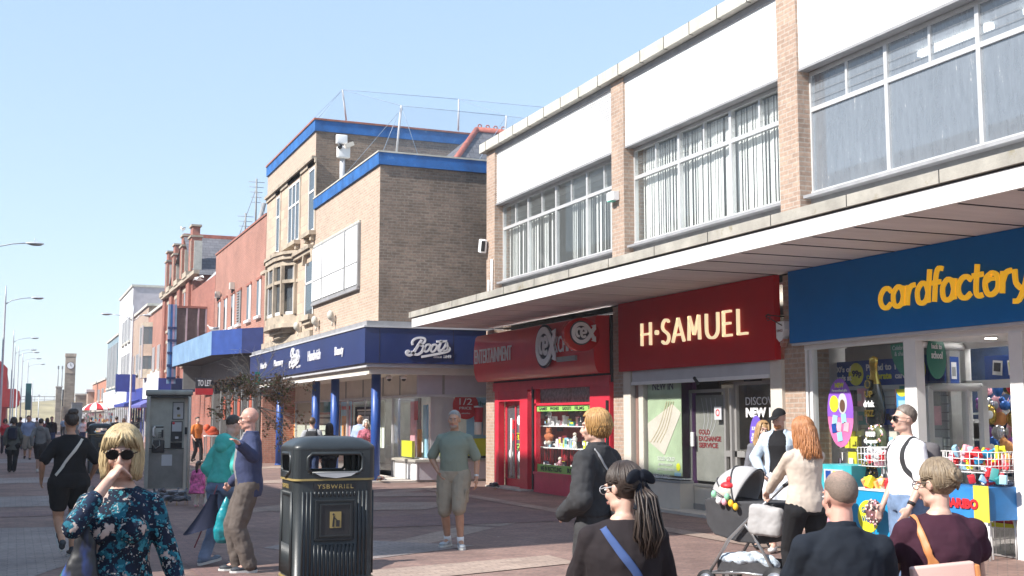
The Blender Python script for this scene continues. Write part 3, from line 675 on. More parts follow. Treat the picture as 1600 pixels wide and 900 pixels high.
# oriel bay: half-octagon on brackets
def oriel():
    a, b = px_y(460), px_y(424); c = (a+b)/2; hw = (b-a)/2; dp = .5
    P = lambda k: [(XB, c-hw*k), (XB-dp*k*.75, c-hw*k*.72), (XB-dp*k, c-hw*k*.35), (XB-dp*k, c+hw*k*.35), (XB-dp*k*.75, c+hw*k*.72), (XB, c+hw*k)]
    def slab(w, k, z0, z1, m=M_STONE): w.prism([(x, y, z0) for x, y in P(k)], (0,0,z1-z0), m)
    w = MB(); slab(w, .55, 4.38, 4.52); slab(w, .8, 4.52, 4.66); slab(w, 1.12, 4.66, 4.8); slab(w, 1.0, 4.8, 5.1); slab(w, 1.12, 6.95, 7.1); slab(w, 1.0, 6.75, 6.95); slab(w, 1.2, 7.1, 7.2); slab(w, 1.06, 6.15, 6.26)
    Q = P(.98)
    for i in range(len(Q)):
        x, y = Q[i]; w.box(x-.07 if i else x-.1, y-.08, 5.1, x+.05, y+.08, 6.75, M_STONE)
    o = w.build('bay_window', st_, O2)
    g = MB(); Q = P(.9)
    for (xa, ya), (xb, yb) in zip(Q, Q[1:]):
        g.quad((xa,ya,5.1),(xb,yb,5.1),(xb,yb,6.75),(xa,ya,6.75), M_GLASSD)
        for t in (.12,.88):
            x, y = xa+(xb-xa)*t, ya+(yb-ya)*t; g.box(x-.05,y-.03,5.1,x-.01,y+.03,6.75,M_WFRAME)
        g.prism([(xa-.03,ya,5.1),(xb-.03,yb,5.1),(xb-.03,yb,5.2),(xa-.03,ya,5.2)], (-.02,0,0), M_WFRAME)
    g.build('pane', o, 'w')
oriel()
a, b = px_y(487), px_y(474); mb = MB()        # tall narrow window with arched hood beside the bay
mb.box(XB-.02, a, 4.9, XB-.005, b, 6.6, M_GLASSD); mb.box(XB-.035, a, 4.9, XB-.02, a+.08, 6.6, M_WFRAME); mb.box(XB-.035, b-.08, 4.9, XB-.02, b, 6.6, M_WFRAME); mb.box(XB-.035,a,5.9,XB-.02,b,5.97,M_WFRAME)
mb.box(XB-.2, a-.1, 4.72, XB-.005, b+.1, 4.88, M_STONE); mb.box(XB-.12, a, 4.6, XB-.005, b, 4.72, M_STONE)
n = 10
for i in range(n):
    t0, t1 = pi*i/n, pi*(i+1)/n; c = (a+b)/2; r = (b-a)/2
    mb.prism([(XB-.005, c+r*cos(t0), 6.55+r*.8*sin(t0)), (XB-.005, c+(r+.14)*cos(t0), 6.55+(r+.14)*.8*sin(t0)), (XB-.005, c+(r+.14)*cos(t1), 6.55+(r+.14)*.8*sin(t1)), (XB-.005, c+r*cos(t1), 6.55+r*.8*sin(t1))], (-.12,0,0), M_STONE)
mb.build('arched_window', st_, O2)
mb = MB(); mb.tube([(9.35, 36.42, 8.6), (9.35, 36.42, 10.0)], .09, M_LGREY, 12); mb.obox((9.35, 36.33, 10.1), .42, .2, .4, M_WHITE, None, .05); mb.obox((9.28,36.3,10.5), .36,.14,.3, M_WHITE, None, .03)
mb.build('downpipe', st_, O2)
mb = MB(); mb.obox((9.5,36.2,10.32), .3,.12,.13, M_CREAM, Matrix.Rotation(-.4,3,'Y')); mb.tube([(9.4,36.4,10.2),(9.5,36.2,10.3)], .025, M_DARK); mb.ell((9.2,36.2,10.25),.08,.08,.09,M_DARK)
tag(mb.build('security_camera'), 'cream security camera fixed beside the white pipe box under the roof band', 'security camera')
rc = random.Random(5); mb = MB()
for k in range(5):
    pts = [(10.6+rc.uniform(0,1.0), 36.44-.02*k, 9.75+rc.uniform(0,.45)) for _ in range(5)]; mb.tube(pts, .012, M_COPE, 5)
tag(mb.build('cable_tangle'), 'tangle of loose cable hanging on the brown wall beside the pipe', 'cable')

# hipped slate roof behind
mb = MB(); Yh = 33.2
R0, R1, R2 = FY(680,243,Yh-1), FY(745,205,Yh), FY(790,214,Yh)
ex = 20
A = Vector((R0.x, Yh-1.8, 8.5)); T = Vector((R1.x, Yh, R1.z)); T2 = Vector((ex, Yh, R1.z)); A2 = Vector((ex, Yh-1.8, 8.5)); Bk = Vector((R0.x-.3, Yh+2.2, 8.5)); Bk2 = Vector((ex,Yh+2.2,8.5))
mb.add([A,A2,T2,T,Bk,Bk2], [(0,1,2,3),(0,3,4),(3,2,5,4)], M_SLATE)
h = empty('hipped_slate_roof', (13, 33, 8.5), label='hipped slate roof with red ridge tiles behind the blue-banded parapet', cat='roof')
mb.build('slates', h, (13,33,8.5))
M_TERR = mat('terracotta_tile', (.42,.13,.09), .8, var=.25, vs=6, bmp=.3)
mb = MB(); mb.tube([A+Vector((0,0,.04)), T+Vector((0,0,.06))], .085, M_TERR, 8); mb.tube([T+Vector((0,0,.05)), T2+Vector((0,0,.05))], .09, M_TERR, 8)
for k in range(26):
    q = T+Vector((.1+k*.26, 0, .17))
    for i in range(8):
        t, t2 = 2*pi*i/8, 2*pi*(i+1)/8; mb.tube([q+Vector((.06*cos(t),0,.05*sin(t))), q+Vector((.06*cos(t2),0,.05*sin(t2)))], .018, M_TERR, 5, caps=False)
mb.build('ridge_tiles', h, (13,33,8.5))

# netting over the flat roofs
nb = empty('roof_bird_netting', (9.5, 33, 8.5), label='fine bird netting on thin poles above the blue-banded roofs', cat='netting')
O3 = (9.5, 33, 8.5); M_NET = net_mat('fine_netting', (.25,.38,.55), .09); M_WIRE = mat('thin_wire', (.25,.32,.42), .6)
P = [Vector((8.5,44.2,11.2)), FY(535,140,37.2), FY(717,155,37.2), Vector((20,37.2,12.6))]
B_ = [Vector((8.6,44.2,11.15)), Vector((8.7,37.2,11.15)), Vector((13.6,37.2,11.15)), Vector((20,37.2,11.15))]
low = [FY(627,165,29.6), FY(791,181,29.6), Vector((19,29.6,9.85))]
lb_ = [Vector((8.9,29.6,8.56)), Vector((12.1,29.6,8.56)), Vector((19,29.6,8.56))]
mb = MB()
for a, b in ((P[1], FY(541,188,37.2)), (P[2], FY(716,204,37.2)), (low[0], lb_[0]+Vector((.15,0,0))), (low[1], lb_[1])): mb = MB(); mb.tube([a, b], .03, M_LGREY, 8); mb.build('pole', nb, O3)
mb = MB()
C2 = Vector((8.6,29.3,8.58)); C3 = Vector((8.55,36.8,11.15))
for a, b in ((P[1],P[2]),(P[2],P[3]),(low[0],low[1]),(low[1],low[2]),(P[1],C3),(P[1],P[0]),(low[0],C2),(low[0],Vector((9.6,29.4,8.56))),(low[0]+Vector((0,0,-.1)),Vector((8.55,34,8.56))),(P[1],low[0]),(P[2],low[1]),(low[1],Vector((11.3,29.4,8.56)))): mb.tube([a,b], .008, M_WIRE, 4)
mb.build('wire', nb, O3); mb = MB()
for q in ((B_[1],B_[2],P[2],P[1]),(B_[2],B_[3],P[3],P[2]),(lb_[0],lb_[1],low[1],low[0]),(lb_[1],lb_[2],low[2],low[1]),(low[0],low[1],P[2],P[1]),(low[1],low[2],P[3],P[2])): mb.quad(*q, M_NET)
mb.poly([C2, lb_[0], low[0]], M_NET); mb.poly([P[0], C3, P[1]], M_NET)
mb.build('net', nb, O3)

# ================================================================== plain red-brick building with slit windows
rb = empty('red_brick_slit_window_building', (XB, 50, 0), label='plain orange-red brick building with narrow slit windows above the blue canopy', cat='building')
O4 = (XB, 50, 0); mb = MB(); mb.box(XB, 44.4, 0, 22, 56.6, 9.3, M_RED); mb.build('wall', rb, O4)
mb = MB(); mb.box(XB-.04, 44.4, 9.3, 22, 56.64, 9.38, M_DRED); mb.build('coping', rb, O4)
for c0, c1, t, bt, dark in ((125,140,645,790,0),(165,182,620,780,0),(212,230,590,760,0),(252,272,565,740,1),(312,336,530,715,0),(376,400,490,690,0)):
    a = FX(310+c0/4.09, 320+t/4.09, XB); b = FX(310+c1/4.09, 320+bt/4.09, XB); w = MB()
    zt, zb = 6.95, 5.55
    w.box(XB-.01, b.y, zb, XB-.002, a.y, zt, M_SHADE if dark else M_GLASSD); w.box(XB-.04, b.y, zb, XB-.005, b.y+(a.y-b.y)*.35, zt, M_WFRAME if not dark else M_GREY); w.box(XB-.12, b.y-.05, zb-.1, XB-.002, a.y+.05, zb, M_WFRAME)
    w.box(XB-.06,b.y-.05,zt,XB-.002,a.y+.05,zt+.1,M_DRED)
    if dark:
        for k in range(12): w.box(XB-.05, b.y, zb+.05+k*.115, XB-.01, a.y, zb+.1+k*.115, M_GREY)
    w.build('slit_window', rb, O4)
for c, z in ((140, 7.15), (232, 7.15)):
    a = FX(310+c/4.09, 430, XB); w = MB(); w.box(XB-.2, a.y-.12, z, XB-.01, a.y+.18, z+.3, M_CREAM); w.box(XB-.12,a.y-.05,z-.15,XB-.01,a.y+.1,z,M_DARK); w.build('wall_lamp', rb, O4)
mb = MB()
for (x, y, z) in ((9.2,50.5,11.9),(9.8,49.2,10.9),(9.1,52.4,10.7)):
    mb.tube([(x,y,9.3),(x,y,z)], .04, M_GREY, 6)
    for k in range(5): mb.tube([(x-.35+.04*k,y,z-.15-.22*k),(x+.35-.04*k,y,z-.15-.22*k)], .012, M_GREY, 4)
mb.tube([(9.2,50.5,11.5),(9.0,54.5,9.4)], .012, M_GREY, 4); mb.tube([(9.2,50.5,11.5),(9.0,47,9.4)], .012, M_GREY, 4); mb.tube([(9.2,50.5,9.3),(9.6,50.8,10.9)], .1, M_GREY, 6)
tag(mb.build('rooftop_aerial'), 'cluster of thin rooftop aerials standing on the orange-red brick parapet', 'aerial')

# --- blue canopy over the arcade entrance
cb = empty('blue_arcade_canopy', (7, 50, 4), label='blue box canopy, one side coloured paler as if sunlit, over the dark arcade entrance', cat='canopy')
O5 = (7, 50, 4); M_PBLUE = mat('lit_face_and_stripe_blue', (.20,.33,.50), .55, var=.15, vs=1.5, dirt=(3,.60,(.34,.44,.56))); M_MBLUE = mat('shaded_face_blue', (.03,.07,.27), .5, var=.15); M_DBLUE = mat('deep_shaded_face_blue', (.02,.03,.11), .4)  # canopy faces: sunlit side painted paler, faces turned away painted darker
K0, K1, K2, K3 = (6.86,58.5), (7.0,47.2), (7.86,45.4), (8.49,44.5)
mb = MB(); 
for (a, b, m) in ((K0,K1,M_PBLUE),(K1,K2,M_MBLUE),(K2,K3,M_DBLUE)): mb.quad((*a,4.1),(*b,4.1),(*b,5.05),(*a,5.05), m)
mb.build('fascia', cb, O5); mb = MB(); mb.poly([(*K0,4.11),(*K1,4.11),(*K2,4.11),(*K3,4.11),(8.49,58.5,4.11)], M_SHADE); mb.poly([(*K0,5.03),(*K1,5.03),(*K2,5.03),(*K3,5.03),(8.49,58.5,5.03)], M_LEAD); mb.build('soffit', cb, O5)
mb = MB(); mb.box(7.2,57,3.0,8.45,57.1,4.1,M_GREY); mb.box(8.0, 47, 3.3, 8.48, 57, 4.1, M_GREY)
mb.build('bulkhead', cb, O5)
# dark arcade front under it
ar = empty('arcade_shopfront', (8.45, 50, 0), label='dark glazed arcade entrance with red blinds under the blue canopy', cat='shopfront')
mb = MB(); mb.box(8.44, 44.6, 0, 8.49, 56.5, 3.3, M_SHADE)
M_BLINDR = mat('red_blind', (.42,.10,.06), .6); 
for y in (45.6,46.6,48.0,49.6,51.2,53.2,55.4): mb.box(8.36, y, 0, 8.44, y+.12, 3.3, M_GREY)
mb.build('front', ar, (8.45,50,0))
for y in (46.0,48.6,50.2,52.2): 
    mb = MB(); mb.prism([(8.42,y,1.6),(8.42,y+.5,1.6),(8.42,y+.55,2.3),(8.42,y+.3,2.6),(8.42,y,2.35)], (-.03,0,0), M_BLINDR); mb.build('blind', ar, (8.45,50,0))
mb = MB(); a = FY(306,590,47.5); b = FY(333,607,47.5)
mb.box(a.x, 47.5, b.z-.0, b.x, 47.56, a.z, M_INK); mb.box(a.x,47.49,b.z-.25,b.x,47.55,b.z,M_RED2); letter(mb, 'TO LET', (a.x+.08,47.495,(a.z+b.z)/2-.12), US, VZ, b.x-a.x-.16, .24, M_LET, .01, bold=.02)
tag(mb.build('letting_board'), 'black and red TO LET board hanging under the blue canopy', 'sign')
# tall striped sign panel and cladding at the canopy's far end
mb = MB(); M_LIL = mat('lilac_stripe', (.42,.30,.45), .5); 
for k, m in enumerate((M_PBLUE, M_BLUE, M_LIL, M_PBLUE)): mb.prism([(6.66+.1*k,58.6,3.3),(6.76+.1*k-.002,58.6,3.3),(6.68+.1*k+.04,58.6,7.1),(6.6+.1*k+.04,58.6,7.1)], (0,.15,0), m)
for k in range(5): mb.box(6.62, 58.58, 3.5+k*.6, 7.05, 58.6, 3.62+k*.6, M_NAVY)
tag(mb.build('striped_sign_panel'), 'tall narrow blue and lilac striped sign panel at the canopy far end', 'sign')
cl = empty('brown_cladding_box', (7.8, 59, 5), label='brown ribbed metal cladding box above the far end of the blue canopy', cat='roof screen')
mb = MB(); mb.box(6.95, 59.0, 5.0, 8.49, 61, 7.0, mat('brown_cladding', (.12,.09,.085), .6, var=.3, vs=3, dirt=(6,.6,(.25,.23,.24)))); mb.build('panel', cl, (7.8,59,5)); mb = MB()
for x in (6.95,7.5,8.05,8.42): mb.box(x,58.93,5.0,x+.07,59.0,7.0,mat('mauve_rib',(.42,.33,.37),.5))
mb.box(6.93,58.92,6.98,8.49,59,7.08,M_DRED); mb.build('rib', cl, (7.8,59,5))

# ================================================================== gabled red-brick building
gb = empty('gabled_red_brick_building', (XB, 68, 0), label='ornate dark red brick building with stepped gables and slate roof', cat='building')
O6 = (XB, 68, 0)
mb = MB(); mb.box(XB, 64.6, 0, 22, 77, 9.3, M_DRED); mb.box(XB, 56.7, 0, 22, 64.6, 8.4, M_DRED); mb.build('wall', gb, O6)
mb = MB(); mb.add([(XB,64.4,9.3),(22,64.4,9.3),(22,69,12.0),(XB,69,12.0),(XB,77,9.3),(22,77,9.3)], [(0,1,2,3),(3,2,5,4)], M_SLATE)
mb.add([(XB+.2,60.5,8.35),(22,60.5,8.35),(22,64.55,10.1),(XB+1.8,64.55,10.1)], [(0,1,2,3)], M_SLATE); mb.build('slate_roof', gb, O6)
mb = MB(); mb.box(XB, 68.9, 11.95, 22, 69.1, 12.15, M_TERR); mb.tube([(XB+.15,60.4,8.4),(XB+1.9,64.6,10.15)], .13, M_WFRAME, 4); mb.box(XB+.1,60.4,8.28,22,60.5,8.4,M_DARK); mb.build('ridge', gb, O6)
for i, y in enumerate((65.6, 69.4, 73.2, 76.6)):
    mb = MB(); mb.box(XB-.15, y-.6, 4, XB+.5, y+.6, 9.4, M_DRED); mb.box(XB-.05, y-.55, 9.4, XB+.5, y+.55, 11.4, M_DRED); mb.box(XB-.09, y-.5, 9.6, XB-.05, y-.35, 11.2, M_STONE)
    mb.box(XB+.08, y-.66, 9.45, XB+.5, y-.56, 11.2, M_COPE)
    mb.box(XB-.12, y-.62, 11.4, XB+.55, y+.6, 11.5, M_STONE); mb.box(XB-.0, y-.45, 11.5, XB+.4, y+.45, 12.0, M_DRED); mb.box(XB-.08, y-.55, 12.0, XB+.48, y+.5, 12.1, M_STONE)
    mb.box(XB-.35, y-.8, 9.2, XB-.02, y+.8, 9.5, M_STONE); mb.build('gable_pier', gb, O6)
mb = MB(); mb.box(XB-.3, 62, 9.05, XB-.01, 77, 9.25, M_STONE); mb.box(XB-.4, 60, 6.9, XB+.9, 64, 7.05, M_STONE); mb.box(XB-.2,60.2,6.2,XB+.6,64,6.88,M_STONE); mb.build('cornice', gb, O6)
for y in (67.5, 71.3, 75):
    for z in (4.6, 7.0):
        w = MB(); w.box(XB-.02, y-.5, z, XB-.005, y+.5, z+1.6, M_GLASSD); w.box(XB-.1, y-.6, z-.15, XB-.005, y+.6, z, M_STONE); w.box(XB-.04, y-.05, z, XB-.02, y+.05, z+1.6, M_WFRAME); w.box(XB-.06,y-.65,z+1.6,XB-.005,y+.65,z+1.8,M_STONE); w.build('window', gb, O6)

# ================================================================== farther buildings down the right side
def house(name, y0, y1, zt, wm, label, X=XB, sidem=None, wins=(), fas=None, fz=(2.9,3.8), depth=10, wcol=None, extra=None, cop=M_COPE):
    b = empty(name, (X, (y0+y1)/2, 0), label=label, cat='building'); o = (X, (y0+y1)/2, 0)
    mb = MB(); mb.box(X+.01, y0, 0, X+depth, y1, zt, sidem or wm); mb.quad((X,y1,0),(X,y0,0),(X,y0,zt),(X,y1,zt), wm); mb.build('wall', b, o)
    mb = MB(); mb.box(X-.12, y0-.1, zt, X+depth, y1, zt+.18, cop); mb.build('parapet', b, o)
    for (a, c, z0, z1) in wins:
        w = MB(); w.box(X-.03, a, z0, X-.005, c, z1, M_GLASSD); w.box(X-.07, a, z0, X-.03, a+.1, z1, wcol or M_WFRAME); w.box(X-.07, c-.1, z0, X-.03, c, z1, wcol or M_WFRAME); w.box(X-.07,(a+c)/2-.05,z0,X-.03,(a+c)/2+.05,z1,wcol or M_WFRAME); w.box(X-.15, a-.1, z0-.15, X-.005, c+.1, z0, M_COPE); w.build('window', b, o)
    if fas:
        s = MB(); s.box(X-.25, y0+.1, fz[0], X-.01, y1-.1, fz[1], fas); s.build('shop_fascia', b, o)
        s = MB(); s.box(X-.03, y0+.3, .4, X-.005, y1-.3, fz[0]-.1, M_GLASSD)
        n = max(2, int((y1-y0)/2))
        for k in range(n+1): yy = y0+.3+(y1-y0-.6)*k/n; s.box(X-.09, yy-.05, 0, X-.03, yy+.05, fz[0], wcol or fas)
        s.build('shopfront', b, o)
    return b
M_PRED = mat('painted_red_brick', (.45,.20,.13), .8, var=.2); M_VIO = mat('violet_fascia', (.11,.11,.36), .5); M_ULTRA = mat('ultramarine_fascia', (.03,.055,.30), .5)
b = house('red_brick_bay_house', 77.1, 87, 8.8, M_RED, 'narrow red brick building with a bay window and white shop band below', wins=[(79,80.2,4.8,6.4),(82,83.2,4.8,6.4)], fas=M_WHITE, fz=(3.0,4.6))
w = MB()
for z0, z1, m in ((4.4,5.0,M_STONE),(5.0,5.9,M_GLASSD),(5.9,6.7,M_BUFF),(6.7,7.9,M_GLASSD),(7.9,8.2,M_STONE)):
    w.prism([(XB-.01,84,z0),(XB-.6,84.5,z0),(XB-.6,86,z0),(XB-.01,86.5,z0)], (0,0,z1-z0), m)
for yy in (84.5, 86): w.box(XB-.66, yy-.06, 4.4, XB-.56, yy+.06, 8, M_WFRAME)
w.build('bay_window', b, (XB,82.05,0))
house('brown_side_wall_building', 87.1, 100, 9.6, M_BUFF, 'tall building with a blank brown brick side wall', sidem=M_BROWN, wins=[(89,91,5,6.5),(93,95,5,6.5),(97,98.6,5,6.5)], fas=M_ULTRA)
house('pale_grey_tower_block', 100.1, 113, 12.3, M_WHITE, 'tall pale grey rendered block rising above the brown side wall', sidem=mat('mauve_grey_render', (.42,.39,.42), .8, var=.12, dirt=(1.5,.6,(.34,.30,.34))), wins=[(101,103,5,7),(104,106,5,7),(107,109,5,7),(101,103,8,10),(104,106,8,10),(107,109,8,10)], fas=M_WHITE)
house('glass_front_building', 113.1, 127, 9.2, mat('teal_glass_cladding', (.10,.19,.24), .2), 'far building with dark blue-green glass front and white shop band', wins=[(114,117,4.6,8.6),(118,121,4.6,8.6),(122,126,4.6,8.6)], fas=M_WHITE, fz=(2.6,4.2))
house('brown_far_shop', 127.1, 150, 5.6, M_PRED, 'low red-brown building at the far end of the right-hand shops', wins=[(130,133,3.6,4.8),(136,139,3.6,4.8)], fas=M_CREAM, fz=(2.4,3.2))
# shop blinds and projecting signs down there
def hang(name, y, z0, z1, w, m, label, txt=None, X=XB, h=.12, tm=None):
    s = MB(); s.box(X-w, y, z0, X-.3, y+h, z1, m); s.tube([(X,y+h/2,z1-.1),(X-.32,y+h/2,z1-.1)], .04, M_DARK)
    if txt: letter(s, txt, (X-w+.08, y-.004, z0+(z1-z0)*.3), US, VZ, w-.46, (z1-z0)*.4, tm or M_LET, .01, bold=.03)
    tag(s.build(name), label, 'sign')
hang('projecting_sign', 64.5, 3.05, 3.75, 1.6, M_ULTRA, 'bright blue projecting sign board beyond the phone box top')
hang('projecting_sign', 60.2, 2.95, 3.6, 1.45, M_NAVY, 'darker blue projecting sign board just left of the brighter one')
hang('projecting_sign', 92, 3.6, 4.9, 1.7, M_ULTRA, 'tall ultramarine projecting sign under the brown side wall')
s = MB(); s.prism([(XB-.02,79,3.0),(XB-1.1,79,2.5),(XB-1.1,79,2.35),(XB-.02,79,2.35)], (0,8,0), M_VIO); tag(s.build('shop_awning'), 'violet shop awning beyond the phone box', 'awning')
s = MB(); s.prism([(XB-.02,89,3.1),(XB-1.3,89,2.7),(XB-1.3,89,2.5),(XB-.02,89,2.5)], (0,9,0), M_ULTRA); tag(s.build('shop_awning'), 'ultramarine shop awning farther down beyond the violet one', 'awning')

# ================================================================== end of the street
# clock tower
ct = empty('clock_tower', (5.6, 140, 0), label='slim square stone clock tower with a white dial at the end of the street', cat='clock tower')
T0 = FY(103,552,140); T1 = FY(119,552,140); w = T1.x-T0.x; zt = T0.z; OC = (5.6,140,0)
M_RUB = brick_mat('rubble_stone', (.36,.31,.24), (.22,.19,.15), (.28,.25,.2), bw=.7, bh=.25, ms=.04, var=.4)
mb = MB(); mb.box(T0.x, 140, 0, T1.x, 140+w, zt-.35, M_RUB); mb.box(T0.x-.25,139.9,0,T0.x,140+w,3,M_RUB); mb.build('shaft', ct, OC); mb = MB(); mb.box(T0.x-.05,139.95,zt-.35,T1.x+.05,140+w+.05,zt,M_STONE); mb.box(T0.x,139.96,zt-2.2,T1.x,140,zt-.5,M_STONE); mb.build('cap', ct, OC)
c = ((T0.x+T1.x)/2, 139.95, zt-1.35); d = MB(); disc(d, c, US, VZ, .42, .42, M_DARK, .06, 24); disc(d, (c[0],c[1]-.06,c[2]), US, VZ, .36, .36, M_WHITE, .04, 24)
d.prism([(c[0]-.025,c[1]-.11,c[2]),(c[0]+.025,c[1]-.11,c[2]),(c[0]+.015,c[1]-.11,c[2]+.28),(c[0]-.015,c[1]-.11,c[2]+.28)], (0,-.01,0), M_DARK); d.prism([(c[0],c[1]-.11,c[2]+.03),(c[0],c[1]-.11,c[2]-.03),(c[0]+.2,c[1]-.11,c[2]-.12)], (0,-.01,0), M_DARK); d.build('clock_face', ct, OC)
# low walls and kiosks
mb = MB(); a = FY(119,610,150); b_ = FY(165,640,150); mb.box(a.x, 150, 0, b_.x+1, 152, 4.4, M_RUB); mb.box(a.x-.1,149.9,4.4,b_.x+1.1,152.1,4.6,M_COPE)
tag(mb.build('stone_wall'), 'low rubble stone wall right of the clock tower foot', 'wall')
mb = MB(); a = FY(138,607,146); b_ = FY(172,607,146); mb.box(a.x, 146, 2.8, b_.x, 149, 4.7, M_BUFF); mb.box(a.x-.2,145.8,4.7,b_.x+.2,149.2,5.0,M_LGREY); mb.box(a.x,146,0,a.x+.2,146.2,2.8,M_GREY); mb.box(a.x+1,146.5,0,b_.x,149,2.8,M_SHADE)
tag(mb.build('promenade_kiosk'), 'small flat-roofed kiosk beside the low stone wall behind the parasol', 'kiosk')
mb = MB(); a = FY(112,630,95); b_ = FY(129,630,95); mb.box(a.x,95,0,b_.x,95.4,a.z,M_LEAD); mb.box(a.x+.05,94.98,.3,b_.x-.05,95,a.z-.1,mat('grey_board',(.17,.19,.20),.5,var=.2)); mb.box(a.x-.03,94.97,a.z,b_.x+.03,95.43,a.z+.06,M_GREY); mb.box(a.x,94.97,.25,b_.x,94.98,.3,M_GREY)
tag(mb.build('information_board'), 'tall dark grey information panel standing left of the market stall', 'board')
mb = MB(); a = FY(88,605,170); b_ = FY(97,605,170); mb.box(a.x,170,0,b_.x,172,a.z,M_RUB); mb.box(b_.x+.05,169.6,2.4,b_.x+.5,170,a.z-.3,M_DARK)
for k in (0,1): mb.tube([(a.x+.2+k*.5,171,a.z),(a.x+.2+k*.5,171,a.z+2.6)], .06, M_GREY, 6); mb.obox((a.x+.2+k*.5,171,a.z+2.7), .2,.2,.4, M_GREY)
mb.box(a.x-.1,169.9,a.z,b_.x+.1,172.1,a.z+.15,M_COPE)
tag(mb.build('pier_gatepost'), 'squat stone gatepost with two thin poles left of the clock tower', 'gatepost')
# red canopy building at far left
rc_ = empty('red_canopied_arcade', (-1, 150, 0), label='red amusement arcade with a rounded red canopy at the far left', cat='building'); OR = (-1,150,0)
M_ARED = mat('arcade_red', (.36,.035,.035), .6, var=.15)
a = FY(0,565,125); b_ = FY(12,575,125)
mb = MB(); mb.box(-14,125,0,b_.x,160,6.0,M_ARED); mb.box(-14,124.9,3.1,b_.x+.05,160,3.6,mat('dull_red',(.25,.03,.03),.5)); mb.build('wall', rc_, OR)
mb = MB(); e = FY(33,598,125); r = .9
mb.prism([(b_.x-3,124.5,2.75),(e.x-.5,124.5,2.75),(e.x-.1,124.5,2.95),(e.x,124.5,3.6),(e.x-.1,124.5,4.25),(e.x-.5,124.5,4.5),(b_.x-3,124.5,4.5)], (0,14,0), M_ARED); mb.build('canopy', rc_, OR)
mb = MB(); mb.prism([(b_.x-4,124.85,4.2),(b_.x,124.85,4.2),(b_.x,124.85,6.5),(b_.x-.8,124.85,7.3),(b_.x-4,124.85,8)], (0,3,0), M_ARED); mb.build('gable', rc_, OR)
# distant car
def car(name, loc, rz, body, label, s=1.0):
    c = empty(name, loc, rz, label, 'car', None); L, W = 4.5*s, 1.8*s
    prof = [(-L/2,.35),(-L/2,.85),(-L/2+.1,1.0),(-L/2+.35,1.6),(-L/2+.7,1.72),(.3,1.72),(.75,1.6),(1.25,1.08),(L/2-.25,.95),(L/2,.75),(L/2,.35)]
    n = len(prof); vs = []
    for y, k in ((-W/2,1),(W/2,1)):
        for x, z in prof: vs.append((x, y*(.86 if z > 1.2 else 1), z))
    mb = MB(); mb.add(vs, [tuple(range(n))[::-1], tuple(range(n,2*n))]+[(i,(i+1)%n,(i+1)%n+n,i+n) for i in range(n)], body); mb.build('body', c)
    g_ = MB()
    for sgn in (-1,1):
        yy = sgn*(W/2*.90+.01)
        for x0, x1 in ((-1.75,-.95),(-.85,.0),(.08,.8)): g_.prism([(x0,yy,1.1),(x1,yy,1.1),(x1-.1 if x1>.5 else x1,yy*.97,1.55),(x0+.1,yy*.97,1.55)], (0,.01*sgn,0), M_GLASSD)
    g_.prism([(1.24,-W*.38,1.1),(1.24,W*.38,1.1),(.82,W*.36,1.58),(.82,-W*.36,1.58)], (.03,0,.02), M_GLASSD); g_.build('window', c)
    for x in (-1.4, 1.4):
        for y in (-W/2+.05, W/2-.05):
            w = MB(); w.tube([(x,y-.1,.34),(x,y+.1,.34)], .34, M_DARK, 16); wo = w.build('wheel', c); w = MB(); w.tube([(x,y-.11,.34),(x,y+.11,.34)], .2, M_FRAME, 12); w.build('rim', wo)
    return c
M_CAR = mat('white_car_paint', (.75,.76,.78), .2, coat=1, var=.02); M_CARD = mat('dark_car_paint', (.05,.05,.06), .2, coat=1)
car('parked_car', (3.4, 205, 0.0), 0, M_CAR, 'white estate car parked at the foot of the grassy bank', 1.15)
car('parked_car', (-3.0, 207, 0.0), 0, M_CARD, 'dark car mostly hidden left of the white car', 1)
car('parked_car', (9.5, 206, 0.0), 0, M_CAR, 'second white car half hidden behind the clock tower', 1)
# ================================================================== shop 1: red games and media exchange
M_SRED = mat('glossy_red_sign', (.58,.010,.015), .35, var=.06, coat=.25); M_SREDB = mat('bright_red_sign', (.45,.006,.010), .25, var=.04); M_FRED = mat('red_frame', (.60,.03,.055), .35, var=.1); M_PNK = mat('pinkish_red_frame', (.62,.06,.11), .4, var=.1)
M_LIME = mat('lime_sticker', (.30,.55,.14), .5, var=.06); M_LGW = mat('off_white_letters', (.74,.73,.74), .4, var=.03)
def logo(mb, c, u, v, R, red, thick=.03):
    """ring of a rounded c-e with an arrowed x"""
    c, u, v = Vector(c), Vector(u), Vector(v); n = u.cross(v)
    disc(mb, c, u, v, R*.98, R, M_INK, thick, 36)
    pts = []
    o = c+n*thick
    def ring(k, r, m, d): stroke(mb, [(k*cos(t), k*sin(t)) for t in [radians(a) for a in range(40, 321, 14)]], o, u, v, R, r, m, d, sm=1)
    ring(.74, .15, M_LGW, .02)
    stroke(mb, [(.50,.55),(.78,.22),(1.05,-.28),(1.2,-.5)], o, u, v, R, .15, M_LGW, .022, sm=1)
    stroke(mb, [(.52,-.55),(.80,-.2),(1.1,.3),(1.22,.48)], o, u, v, R, .15, M_LGW, .021, sm=1)
    for s_ in (1,-1):
        mb.prism([o+u*(R*x)+v*(R*y*s_) for x, y in ((.92,.62),(1.32,.72),(1.30,.26))], n*.024, M_LGW)
    stroke(mb, [(-.08,.28),(-.22,.36),(-.40,.24),(-.44,0),(-.34,-.24),(-.16,-.28)], o, u, v, R, .095, M_LGW, .02)
    stroke(mb, [(.0,-.02),(.40,.04),(.38,.26),(.22,.38),(.04,.26),(-.02,0),(.06,-.26),(.24,-.34),(.40,-.24)], o, u, v, R, .095, M_LGW, .024)
